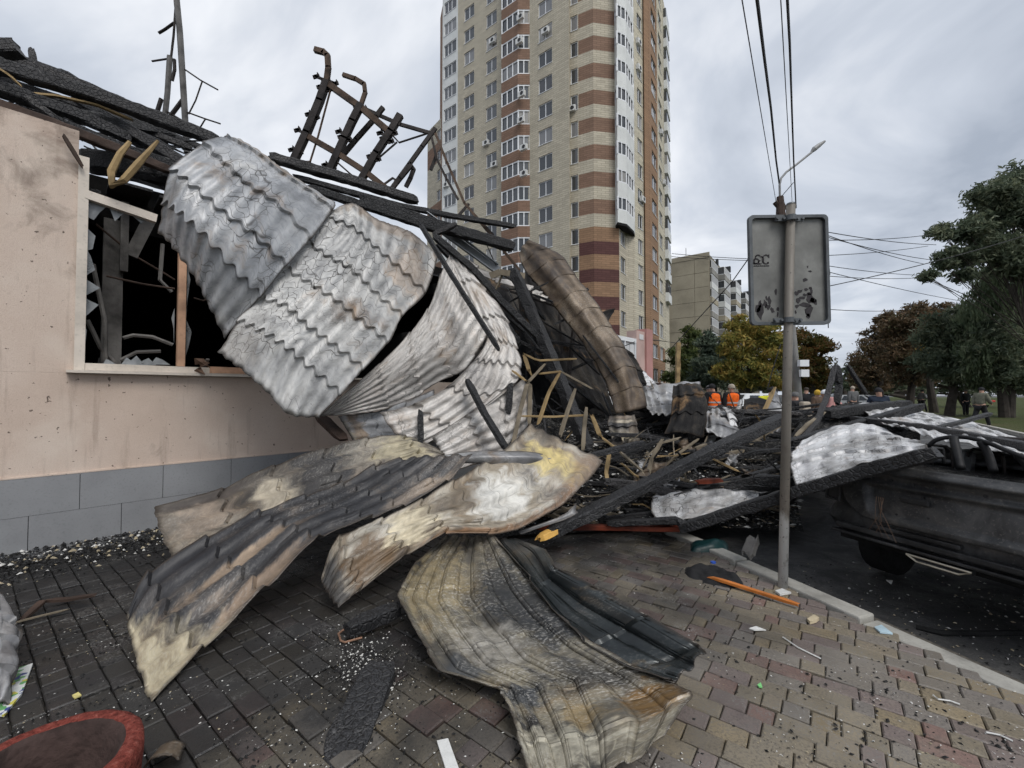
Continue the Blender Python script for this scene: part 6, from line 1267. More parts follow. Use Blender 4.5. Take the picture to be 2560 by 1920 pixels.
ctr = Vector(((c00.x + c11.x) / 2, D + .06, (c00.z + c11.z) / 2)); tilt = Matrix.Rotation(math.radians(-.6), 3, 'Y')
def sp3(x, y, z): return ctr + tilt @ Vector((x, y, z))
ol = rrect(cw, chh, .035); n = len(ol); m = MB()
m.add([sp3(x, 0, z) for x, z in ol] + [sp3(x, .004, z) for x, z in ol], [tuple(range(n)), tuple(range(n, 2 * n))[::-1]] + [(i, n + i, n + (i + 1) % n, (i + 1) % n) for i in range(n)])
t = NT('sign_back'); c = t.co('Object'); n1 = t.noise(c, 5, 5, .6); n2 = t.noise(t.vscale(c, (1, 1, .35)), 70, 4, .7); n3 = t.noise(c, 17, 4, .7); spz = t.n('SeparateXYZ', None, Vector=c)
col = t.ramp(n1, [(.3, (0.115, 0.115, 0.107)), (.55, (0.17, 0.17, 0.158)), (.75, (0.235, 0.235, 0.22))]); col = t.mix(t.mul(t.band(n2, .5, .75), .25), col, (0.12, 0.115, 0.105, 1))
M_SGB = t.out(col, .5, .2, n2, .12, .003)
panel = m.build('panel', M_SGB, sg)
m = MB(); R_ = .022
for i in range(n):
    a, b = ol[i], ol[(i + 1) % n]; ia, ib = (a[0] * (1 - R_ * 2 / cw), a[1] * (1 - R_ * 2 / chh)), (b[0] * (1 - R_ * 2 / cw), b[1] * (1 - R_ * 2 / chh))
    o_, i_ = [sp3(a[0] * 1.006, -.028, a[1] * 1.004), sp3(b[0] * 1.006, -.028, b[1] * 1.004)], [sp3(ia[0], -.028, ia[1]), sp3(ib[0], -.028, ib[1])]
    ob, ib2 = [sp3(a[0] * 1.006, .006, a[1] * 1.004), sp3(b[0] * 1.006, .006, b[1] * 1.004)], [sp3(ia[0], -.001, ia[1]), sp3(ib[0], -.001, ib[1])]
    m.quad(o_[0], o_[1], i_[1], i_[0]); m.quad(o_[1], o_[0], ob[0], ob[1]); m.quad(i_[0], i_[1], ib2[1], ib2[0])
m.build('rim', M_RIM, sg)
for v in (545, 800):
    m = MB(); q = px(1977 - (v - 545) * .02, v, D); m.tube([Vector((q.x, base.y, q.z - .02)), Vector((q.x, base.y, q.z + .02))], .038, 14); m.bar(Vector((q.x - .11, D + .02, q.z)), Vector((q.x + .11, D + .02, q.z)), .012, .035); o = m.build('clamp', M_RIM, sg)
    for dx in (-.1, -.05, .06, .1):
        b_ = MB(); b_.tube([Vector((q.x + dx, D + .016, q.z)), Vector((q.x + dx, D - .002, q.z))], .011, 6); b_.build('bolt', M_RIM, o)
# flaked dark patches, each a thin chip outline on the panel
M_FLK2 = simple('dark_flaked_patch', (0.035, 0.031, 0.034), .7, 0, .3, 30); Rf = random.Random(5)
def chip(u, v, ru, rv):
    ru *= 1.35; rv *= 1.35; m = MB(); k_ = D / F; cx_, cz_ = (px(u, v, D + .06).x - ctr.x), (px(u, v, D + .06).z - ctr.z); N_ = 9
    pts = [(cx_ + ru * k_ * Rf.uniform(.45, 1.15) * math.cos(6.283 * i / N_), cz_ + rv * k_ * Rf.uniform(.45, 1.15) * math.sin(6.283 * i / N_)) for i in range(N_)]
    m.add([sp3(x, -.0022, z) for x, z in pts] + [sp3(x, -.0003, z) for x, z in pts], [tuple(range(N_))] + [(i, N_ + i, N_ + (i + 1) % N_, (i + 1) % N_) for i in range(N_)]); m.build('flaked_patch', M_FLK2, sg)
for q in [(1900, 780, 7, 18), (1893, 768, 8, 9), (1898, 760, 4, 11), (1918, 766, 8, 6), (1922, 752, 4, 10), (1912, 758, 5, 8), (1930, 775, 5, 6), (1943, 772, 2.5, 6), (1943, 786, 2, 5), (1939, 729, 3, 6), (2022, 778, 9, 12), (2018, 790, 5, 8), (2012, 762, 16, 5), (2025, 748, 8, 12), (2033, 752, 8, 6), (2038, 757, 4, 7), (2003, 745, 8, 4),
          (1994, 752, 5, 6), (1990, 733, 5, 5), (2000, 728, 6, 4), (2012, 738, 5, 4), (2022, 735, 7, 4), (2028, 728, 4, 7), (2014, 724, 4, 4), (1992, 765, 4, 5), (2025, 720, 5, 3), (2012, 700, 7, 4), (2025, 679, 4, 2), (2019, 667, 2, 3), (1988, 780, 2, 4), (1915, 745, 2, 6)]: chip(*q)
# stencil: large cursive BC with a line of small print beneath
def strokes(name, segs, wd, mt=M_FLK2):
    m = MB()
    for s_ in segs:
        P_ = []
        for u, v in s_: q = px(u, v, D + .06); P_.append(sp3(q.x - ctr.x, -.0025, q.z - ctr.z))
        for a, b in zip(P_, P_[1:]): m.bar(a, b + (b - a) * .15, wd * D / F, .002, up=(0, 1, 0)) if False else m.bar(a, b + (b - a) * .12, .0016, wd * D / F, up=(b - a).cross(Vector((0, 1, 0))))
    m.build(name, mt, sg)
arc = lambda cx_, cy_, rx, ry, a0, a1, n=12: [(cx_ + rx * math.cos(math.radians(a0 + (a1 - a0) * i / n)), cy_ - ry * math.sin(math.radians(a0 + (a1 - a0) * i / n))) for i in range(n + 1)]
strokes('stencil_letter', [[(1891, 638), (1887, 647), (1885, 658)], arc(1895, 641, 6, 4, 20, 190), arc(1890, 652, 7, 6, -170, 170), [(1884, 658), (1896, 659)]], 2.6)
strokes('stencil_letter', [arc(1915, 648, 9, 11, 45, 315), [(1922, 636), (1922, 643)], [(1921, 659), (1919, 655)], arc(1904, 649, 5, 8, -60, 120), arc(1901, 655, 5, 4, 90, 300)], 2.6)
strokes('stencil_line', [[(1884 + i * 5, 664), (1887.5 + i * 5, 664)] for i in range(8)], 2.4)

# ------------------------------------------------------------------ lamp pole behind the sign, wires
PD = 12.0; M_CPOLE = simple('concrete_pole', (0.24, 0.235, 0.225), .9, 0, .2, 3, .3, 40, coord='World'); M_WIRE = simple('black_cable', (0.02, 0.02, 0.022), .6); M_LAMP = simple('lamp_grey', (0.25, 0.25, 0.25), .5)
lp = thing('lamp_pole', 'leaning concrete lamp pole with curved lamp arm behind the road sign', 'lamp pole', tuple(gnd(2006, 1110, RZ)))
pb = dep(2004, PD); pb.z = RZ; pt_ = px(1950, 500, PD); m = MB(); m.tube([pb, pb.lerp(pt_, .5), pt_], [.12, .10, .08], 10); m.build('pole', M_CPOLE, lp, smooth=True)
m = MB(); m.tube([pt_, px(1949, 462, PD), px(1953, 445, PD), px(1966, 430, PD), px(1990, 412, PD), px(2030, 380, PD)], .03, 8); m.build('lamp_arm', M_LAMP, lp)
m = MB(); m.tube([px(2028, 381, PD), px(2035, 373, PD), px(2048, 363, PD), px(2062, 353, PD)], [.03, .07, .06, .03], 8); m.build('lamp_head', M_LAMP, lp)
m = MB()
for a, b in [((1937, 505), (1950, 520)), ((1950, 498), (1962, 525)), ((1950, 530), (1960, 540))]: m.tube([px(*a, PD), px(*b, PD)], .07, 6)
m.tube([px(1950, 492, PD), px(1952, 545, PD)], [.09, .13], 8); m.build('insulator_block', M_RUSTB, lp)
m = MB(); q = px(2008, 908, PD - .2); m.box(q, .25, .12, .18); m.box(q + Vector((.02, 0, -.28)), .22, .1, .2); m.build('notice', M_PVC, lp)
def wire(label, pts, r=.012, sag=0.0, cat='wire'):
    P_ = pts3(pts)
    if len(P_) == 2:
        a, b = P_; P_ = [a.lerp(b, i / 12) - Z3 * sag * 4 * (i / 12) * (1 - i / 12) for i in range(13)]
    m = MB(); m.tube(P_, r, 5); tag(m.build('overhead_wire', M_WIRE), label, cat, 'overhead wires')
wire('thin overhead wire leftmost above the sign', [(1850, -30, 3.8), (1945, 535, 12)], .006)
wire('thick twisted overhead cable second from left above the sign', [(1890, -20, 5), (1910, 140, 6.5), (1927, 270, 8.5), (1940, 400, 11), (1948, 458, 12)], .022)
wire('thin overhead wire third from left above the sign', [(1950, -30, 4), (1981, 520, 12)], .006)
wire('thick overhead cable rightmost above the sign', [(1967, -20, 5), (1974, 110, 6.2), (1979, 260, 8.2), (1984, 400, 10.5), (1990, 520, 12.5)], .018)
wire('short stay wire from lamp arm to the right cable', [(1984, 456, 11.6), (1953, 492, 12)], .01)
wire('cable from the sign post down left to the trees', [(1950, 535, 12), (1830, 705, 16), (1665, 885, 22)], .02, 0)
wire('loose cable bowing beside the right rim of the sign', [(2062, 630, 11), (2072, 660, 11), (2075, 685, 11), (2066, 712, 11)], .012)
wire('loose cable bowing at the lower right of the sign', [(2060, 760, 11), (2070, 790, 11), (2071, 820, 11)], .012)
for i, (lb, a, b) in enumerate([('uppermost wire crossing to the right trees', (2040, 575, 14), (2340, 612, 22)), ('wire rising slightly right to the tree branches', (2040, 600, 14), (2330, 586, 22)), ('wire falling steepest to the right trees', (2040, 578, 14), (2310, 660, 24)), ('wire falling gently below the steepest one', (2040, 585, 14), (2330, 650, 24)),
                               ('long wire rising right across the tree gap', (2040, 722, 14), (2560, 590, 16)), ('faint wire in the middle of the tree gap', (2040, 660, 20), (2300, 688, 30)), ('faint wire below the middle of the tree gap', (2040, 688, 20), (2290, 695, 30)), ('faint sagging wire to the far trees', (2040, 672, 20), (2400, 752, 34)), ('level faint wire low in the tree gap', (2040, 771, 18), (2260, 775, 30)), ('faint wire over the panel block roof', (1660, 640, 60), (1900, 652, 50)), ('second faint wire over the panel block roof', (1680, 634, 60), (1900, 648, 50)), ('faint wire rising to the branch tips', (2040, 640, 20), (2320, 615, 30))]):
    wire(lb, [a, b], .008 + .0005 * a[2], .1)
wire('slack wire from the post down to the vests', [(1952, 860, 11), (1930, 930, 11), (1918, 975, 11)], .012)
wire('facade cable from the pink pier to the wooden post', [(1615, 848, 13.0), (1660, 853, 20), (1692, 858, 16.2)], .02)

# ------------------------------------------------------------------ wrecked car, rear to the kerb
t = NT('burnt_car_steel'); c = t.co('World'); n1 = t.noise(c, 2.6, 6, .6, .6); n2 = t.noise(c, 55, 4, .65); n3 = t.noise(c, 11, 5, .65)
col = t.ramp(n1, [(.32, (0.012, 0.012, 0.013)), (.48, (0.03, 0.031, 0.033)), (.6, (0.075, 0.077, 0.08)), (.74, (0.15, 0.15, 0.15))]); col = t.mix(t.mul(t.band(n3, .52, .7), .5), col, (0.014, 0.014, 0.0145, 1))
col = t.mix(t.mul(t.band(n2, .58, .72), .35), col, (0.16, 0.15, 0.14, 1))
M_BCAR = t.out(col, t.ramp(n3, [(.35, (.32,) * 3), (.65, (.7,) * 3)]), .35, n2, .12, .004, .5)
t = NT('burnt_tailgate_steel'); c = t.co('World'); n1 = t.noise(c, 3.1, 5, .6, .5); n2 = t.noise(c, 60, 4, .65); n3 = t.noise(c, 13, 5, .65)
col = t.ramp(t.math('MULTIPLY_ADD', n1, 1.2, -.1), [(.2, (0.014, 0.014, 0.015)), (.42, (0.036, 0.037, 0.039)), (.6, (0.075, 0.075, 0.075)), (.8, (0.13, 0.122, 0.112))]); col = t.mix(t.mul(t.band(n3, .54, .68), .6), col, (0.025, 0.024, 0.024, 1)); col = t.mix(t.mul(t.band(n2, .56, .7), .3), col, (0.26, 0.24, 0.21, 1))
M_TGT = t.out(col, .42, .35, n2, .15, .004, .45)
M_BCHR = simple('scorched_trim', (0.42, 0.38, 0.30), .35, .6, .3, 12); M_TYRE = simple('burnt_tyre', (0.012, 0.012, 0.012), .95, 0, .4, 10, .6, 60)
ck = -KD; cf = KN    # width axis to the right as seen from behind, forward axis away from the kerb
CB = K0 + KN * .34 - KD * .34; CB.z = RZ; CWD = 1.78
cor = lambda y, x, z: CB + ck * y + cf * x + Z3 * (z * 1.10)          # y from the left rear corner, x forward, z up
car = thing('burnt_car', 'burnt out hatchback with its rear to the kerb, half under the white sheets', 'car', tuple(cor(.9, 1.5, 0)))
prof = [(.03, .42, .10), (.0, .46, .04), (-.02, .53, .0), (-.01, .60, .03), (.02, .64, .05), (.05, .80, .06), (.09, .95, .10)]     # x offset forward, z, side inset
def plan(x0, ins, n=7):
    L = 4.1; r = .26; o = []; w0, w1 = ins, CWD - ins
    for cx_, cy_, a0 in ((w0 + r, x0 + r, 180), (w1 - r, x0 + r, 270), (w1 - r, L - r, 0), (w0 + r, L - r, 90)):
        for i in range(n): a = math.radians(a0 + 90 * i / (n - 1)); o.append((cx_ + r * math.cos(a), cy_ + r * math.sin(a)))
    return o
m = MB(); rings = []
for xo, z, ins in prof: rings.append([cor(y, x, z) for y, x in plan(xo, ins)])
nr = len(rings[0])
for i, rg in enumerate(rings): m.v += rg
for i in range(len(rings) - 1):
    for j in range(nr): j2 = (j + 1) % nr; m.f.append((i * nr + j, i * nr + j2, (i + 1) * nr + j2, (i + 1) * nr + j)); m.m.append(0)
b0 = len(m.v); m.v += [cor(CWD / 2 + (y - CWD / 2) * .86, x * .92 + .2, .93) for y, x in plan(prof[-1][0], prof[-1][2])]
for j in range(nr): j2 = (j + 1) % nr; m.f.append(((len(rings) - 1) * nr + j, (len(rings) - 1) * nr + j2, b0 + j2, b0 + j)); m.m.append(0)
b1 = len(m.v); m.v += [cor(CWD / 2 + (y - CWD / 2) * .84, x * .92 + .22, .5) for y, x in plan(prof[-1][0], prof[-1][2])]
for j in range(nr): j2 = (j + 1) % nr; m.f.append((b0 + j, b0 + j2, b1 + j2, b1 + j)); m.m.append(0)
body = m.build('body', M_BCAR, car, smooth=True); body.modifiers.new('e', 'EDGE_SPLIT').split_angle = math.radians(38)
# tailgate skin with pressed number plate recess and clip holes
m = MB(); ny, nz = 64, 30; tg0, tg1 = .20, CWD - .20
for i in range(nz + 1):
    for j in range(ny + 1):
        a = j / ny; b = i / nz; z = .595 + (.965 - .595) * b; rc = .30 * (1 - math.sqrt(max(0, 1 - max(0, (.62 - b) / .62) ** 2)))
        y0, y1 = tg0 + rc + .03 * b, tg1 - rc - .03 * b; y = y0 + (y1 - y0) * a
        x = -.03 + .11 * b ** 1.5 + .07 * (2 * abs(y - CWD / 2) / CWD) ** 3
        e1 = min(1, max(0, min(y - .44 + (b - .1) * .12, CWD - .44 - y + (b - .1) * .12) / .03)); e2 = min(1, max(0, min(b - .10, .62 - b) / .035)); x += .036 * min(e1, e2)
        x += .022 * math.exp(-((b - .72) / .04) ** 2) - .05 * math.exp(-((b - .88) / .05) ** 2) + .005 * mnoise.noise(Vector((y * 6, z * 7, 1)))
        m.v.append(cor(y, x - .05, z))
for i in range(nz):
    for j in range(ny): a = i * (ny + 1) + j; m.f.append((a, a + 1, a + ny + 2, a + ny + 1)); m.m.append(0)
tg = m.build('tailgate', M_TGT, car, smooth=True); _s = tg.modifiers.new('t', 'SOLIDIFY'); _s.thickness = .025; _s.offset = -1
for y_ in (.055, CWD - .055 - .13):
    m = MB(); q = [cor(y_, .05, .66), cor(y_ + .13, .012, .66), cor(y_ + .15, .03, .86), cor(y_ + .02, .09, .88)]; m.tube(q + [q[0]], .012, 6); m.build('lamp_frame', M_BCAR, car)
    m = MB(); m.add([p_ + cf * .004 for p_ in q], [(0, 1, 2, 3)]); m.build('lamp_cavity', M_GRILLE, car)
for y, z in [(.42, .80), (.55, .80), (.68, .79), (.80, .80), (.95, .77), (.36, .70), (.40, .62), (.50, .66), (1.05, .8), (.74, .72), (.78, .60), (.6, .58)]:
    z = .63 + (z - .55) * .95; h_ = MB(); q = cor(y, -.015 + .06 * max(0, (z - .6) / .36), z); h_.tube([q - cf * .03, q + cf * .01], .011 if z > .7 else .008, 10); h_.build('clip_hole', M_GRILLE, tg)
m = MB(); q = cor(.72, -.003, .69); m.frame(cor(.62, -.040, .745), ck * .17, cf * .02, Z3 * .045); bevel(m.build('pressed_bracket', M_BCAR, tg), .012, 2)
# bumper beam, lower bar, exhaust trim, melted remnants
for z, y0, y1, hh, x in ((.485, .2, 1.6, .04, -.06), (.44, .15, 1.6, .024, -.045), (.535, .45, .95, .03, -.05)):
    m = MB(); m.frame(cor(y0, x, z), ck * (y1 - y0), cf * .06, Z3 * hh); bevel(m.build('bumper_beam', M_BCAR, car), .008, 2)
m = MB(); P_ = [cor(.66, -.05, .425), cor(.72, -.05, .395), cor(.94, -.05, .395), cor(1.0, -.05, .425), cor(.66, -.05, .425)]; m.tube(P_, .007, 6); m.build('exhaust_trim', M_BCHR, car)
m = MB(); m.frame(cor(.67, -.03, .40), ck * .32, cf * .05, Z3 * .03); m.build('exhaust_recess', M_GRILLE, car)
m = MB(); m.frame(cor(.1, .15, .36), ck * 1.6, cf * 3.6, Z3 * .06); m.build('underbody', M_TYRE, car)
for y in (.02, CWD - .22):
    for x in (.75, 3.3):
        w_ = link('wheel', None, car, cor(y, x, .28) - wpos(car)); q = cor(y, x, .28)
        m = MB(); m.tube([q, q + ck * .02, q + ck * .18, q + ck * .2], [.22, .285, .285, .22], 22); m.build('tyre', M_TYRE, w_); m = MB(); m.tube([q - ck * .006, q + ck * .06], [.19, .16], 18); m.build('rim', M_BCAR, w_)
# pillars, roof, seats
pil = [((.14, .30, .86), (.28, .95, 0.93)), ((CWD - .14, .30, .95), (CWD - .28, .95, 0.93)), ((.10, 1.55, .95), (.24, 1.6, 0.95)), ((CWD - .1, 1.55, .95), (CWD - .24, 1.6, 0.95)), ((.1, 3.0, .95), (.26, 2.4, 0.93)), ((CWD - .1, 3.0, .95), (CWD - .26, 2.4, 0.93))]
for a, b in pil: m = MB(); a, b = cor(*a), cor(*b); m.tube([a, a.lerp(b, .5) + (a - cor(CWD / 2, 1.5, 1.2)).normalized() * .03, b], [.07, .05, .045], 7); m.build('pillar', M_BCAR, car)
m = MB()
for i in range(9):
    for j in range(9):
        a, b = i / 8, j / 8; y = .22 + (CWD - .44) * a; x = .85 + 1.65 * b; m.v.append(cor(y, x, 0.90 + .04 * math.sin(math.pi * a) + .03 * math.sin(math.pi * b)))
for i in range(8):
    for j in range(8): q = i * 9 + j; m.f.append((q, q + 1, q + 10, q + 9)); m.m.append(0)
o = m.build('roof', M_BCAR, car, smooth=True); s_ = o.modifiers.new('t', 'SOLIDIFY'); s_.thickness = .03
for a_, b_ in (((.62, .75, .86), (.60, .85, 1.02)), ((.98, .75, .86), (1.03, .9, 1.02))): m = MB(); m.tube([cor(*a_), cor(*b_)], [.06, .05], 8); m.build('seat_post', M_BCAR, car)
m = MB(); m.frame(cor(.2, .25, .88), ck * (CWD - .4), cf * 1.2, Z3 * .03); m.build('parcel_shelf', M_RUB, car)
for y in (.33, .62, 1.1): m = MB(); m.tube([cor(y, .8, .90), cor(y + .01, .8, 1.03), cor(y + .04, .8, 1.06), cor(y + .17, .8, 1.06), cor(y + .2, .8, 1.03), cor(y + .21, .8, .9)], .011, 7); m.build('headrest_hoop', M_STL, car)
for y in (.5, 1.2):
    m = MB()
    for dy in (0, .38): m.tube([cor(y + dy, 1.5, .5), cor(y + dy, 1.45, .9), cor(y + dy + (.05 if dy == 0 else -.05), 1.42, 1.1)], .025, 7)
    m.tube([cor(y + .05, 1.42, 1.1), cor(y + .33, 1.42, 1.1)], .025, 7)
    for z in (.6, .75, .9): m.tube([cor(y, 1.47, z), cor(y + .38, 1.47, z)], .01, 6)
    m.build('seat_frame', M_STL, car)
m = MB()
for i in range(5):
    y = .5 + i * .012; m.tube([cor(y, -.075, .76), cor(y + .02 * math.sin(i), -.09, .68), cor(y + .03 * math.sin(i * 2), -.095, .60), cor(y - .04 + .03 * i, -.095, .53 - .01 * i)], .0022, 4)
m.build('hanging_wires', simple('copper_wire', (0.13, 0.085, 0.06), .5, .5), car)

M_CBLK = simple('charred_car_frame', (0.016, 0.016, 0.017), .6, .2, .4, 8, .3, 50, coord='World')
for nm, pts, rr in (('roof_rail', [(2318, 1118, 3.2), (2345, 1098, 3.15), (2400, 1092, 3.05), (2460, 1104, 2.9), (2520, 1128, 2.75), (2600, 1160, 2.6)], .015), ('pillar', [(2384, 1094, 3.05), (2392, 1130, 2.98), (2402, 1172, 2.92)], .026), ('pillar', [(2452, 1104, 2.92), (2470, 1135, 2.88), (2484, 1178, 2.84)], .024), ('pillar', [(2545, 1138, 2.75), (2570, 1165, 2.7), (2585, 1195, 2.66)], .026), ('headrest_hoop', [(2328, 1160, 3.0), (2330, 1126, 3.0), (2336, 1122, 3.0), (2352, 1122, 3.0), (2358, 1126, 3.0), (2359, 1160, 3.0)], .010)):
    m = MB(); m.tube([Vector(q) for q in catmull(np.array([tuple(px(*q)) for q in pts]), np.linspace(0, 1, 14))], rr, 8); m.build(nm, M_CBLK, car, smooth=True)
# ------------------------------------------------------------------ parked cars in the distance
M_CARW = simple('white_car_paint', (0.62, 0.63, 0.64), .25, 0, .05, 2, .02); M_CARD = simple('dark_car_paint', (0.02, 0.022, 0.026), .25, 0, .1, 2, .02); M_CGL = simple('car_glass', (0.02, 0.024, 0.028), .08, 0, .1, 2, 0, spec=.8); M_RED = simple('tail_lamp_red', (0.45, 0.02, 0.015), .3)
def parked(label, u, d, az, paint, suv=1.0, bar=False, group='parked cars behind the rubble'):
    b = dep(u, d); b.z = RZ; r = thing('parked_car', label, 'car', tuple(b), group); R_ = Matrix.Rotation(math.radians(az), 3, 'Z')
    P = lambda x, y, z: b + R_ @ Vector((x, y, z))
    def loft(name, secs, mt, par=r):
        m = MB(); k_ = len(secs[0])
        for s_ in secs: m.v += [P(*q) for q in s_]
        for i in range(len(secs) - 1):
            for j in range(k_): j2 = (j + 1) % k_; m.f.append((i * k_ + j, i * k_ + j2, (i + 1) * k_ + j2, (i + 1) * k_ + j)); m.m.append(0)
        m.f.append(tuple(range(k_))[::-1]); m.f.append(tuple(range((len(secs) - 1) * k_, len(secs) * k_))); m.m += [0, 0]
        o = m.build(name, mt, par, smooth=True); bevel(o, .04, 3, 30); return o
    hz = .92 * suv
    def sec(x, zt, zb=.28, w=.86): return [(x, -w, zb), (x, -w * 1.0, zt - .12), (x, -w * .93, zt), (x, w * .93, zt), (x, w, zt - .12), (x, w, zb)]
    loft('body', [sec(-2.15, .75 * suv, .35, .76), sec(-2.0, .86 * suv, .28, .84), sec(-1.0, hz), sec(.8, hz + .02), sec(1.95, hz + .03, .28, .85), sec(2.12, .85 * suv, .35, .78)], paint)
    top = 1.5 * suv
    cab = loft('cabin', [[(x, -w, zb), (x, -w * .98, zb + .02), (x2, -w2, zt), (x2, w2, zt), (x, w * .98, zb + .02), (x, w, zb)] for x, x2, w, w2, zb, zt in ((-1.0, -.98, .80, .78, hz, hz + .02), (-.9, -.3, .80, .62, hz, top), (1.5, 1.3, .80, .62, hz, top), (1.95, 1.9, .8, .75, hz, hz + .03))], paint)
    for s_ in (-1, 1):
        for x0, x1 in ((-.75, .3), (.38, 1.35)):
            m = MB(); m.add([P(x0, s_ * .815, hz + .06), P(x1, s_ * .815, hz + .06), P(min(x1 - .08, 1.15), s_ * .655, top - .1), P(max(x0 + .1, -.28), s_ * .655, top - .1)], [(0, 1, 2, 3) if s_ < 0 else (3, 2, 1, 0)]); m.build('side_window', M_CGL, r)
    for x0, z0, x1, z1 in ((-.99, hz + .05, -.36, top - .06), (1.9, hz + .06, 1.36, top - .06)):
        m = MB(); dx = -.02 if x0 < 0 else .03; m.add([P(x0 + dx, -.68, z0), P(x0 + dx, .68, z0), P(x1 + dx, .55, z1), P(x1 + dx, -.55, z1)], [(0, 1, 2, 3)]); m.build('windscreen', M_CGL, r)
    for x in (-1.35, 1.35):
        for s_ in (-1, 1):
            q0, q1 = P(x, s_ * .68, .33), P(x, s_ * .89, .33); m = MB(); m.tube([q0, q0.lerp(q1, .9), q1], [.33, .33, .27], 18); w_ = m.build('wheel', M_TYRE, r); m = MB(); m.tube([q1, q1 + (q1 - q0).normalized() * .01], .19, 14); m.build('rim', M_LAMP, w_)
    for s_ in (-1, 1):
        m = MB(); m.box(P(-2.08, s_ * .62, .72 * suv), .12, .3, .13); m.build('headlight', M_GLASS, r); m = MB(); m.box(P(2.08, s_ * .68, .8 * suv), .1, .22, .2); m.build('tail_light', M_RED, r)
    if bar: m = MB(); m.box(P(.4, 0, top + .06), .3, 1.1, .1); m.build('light_bar', simple('blue_lamp', (0.02, 0.06, 0.3), .3), r)
    return r
parked('white car with dark roof bars parked behind the orange vests', 1888, 23, 200, M_CARW, 1.08)
parked('small white car far up the street', 2150, 42, 130, M_CARW)
parked('black car behind the vests, left of the white car', 1762, 30, 175, M_CARD)
parked('dark car parked right of the sign post under the maple', 1975, 32, 175, M_CARD)

# ------------------------------------------------------------------ people
M_SKIN = simple('skin', (0.50, 0.30, 0.22), .55, 0, .1, 20, .05); M_HAIR = simple('dark_hair', (0.03, 0.022, 0.018), .7)
def cloth(name, c, rough=.85): return simple(name, c, rough, 0, .22, 9, .35, 45)
def skinmesh(name, J, E, mat, parent, org, subs=2):
    """J: name -> (point, rx, ry); E: joint pairs; grows one continuous surface"""
    names = list(J); me = bpy.data.meshes.new(name + '_rig'); me.from_pydata([tuple(J[n][0]) for n in names], [(names.index(a), names.index(b)) for a, b in E], [])
    o = bpy.data.objects.new('tmp', me); COL.objects.link(o); o.modifiers.new('s', 'SKIN'); sub = o.modifiers.new('u', 'SUBSURF'); sub.levels = subs; sub.render_levels = subs
    for i, n in enumerate(names): sv = me.skin_vertices[0].data[i]; sv.radius = (J[n][1], J[n][2]); sv.use_root = (i == 0)
    dg = bpy.context.evaluated_depsgraph_get(); ev = o.evaluated_get(dg); mm = bpy.data.meshes.new_from_object(ev, depsgraph=dg)
    bpy.data.objects.remove(o); mm.materials.clear(); mm.materials.append(mat); mm.polygons.foreach_set('use_smooth', [True] * len(mm.polygons)); mm.name = name
    return link(name, mm, parent)
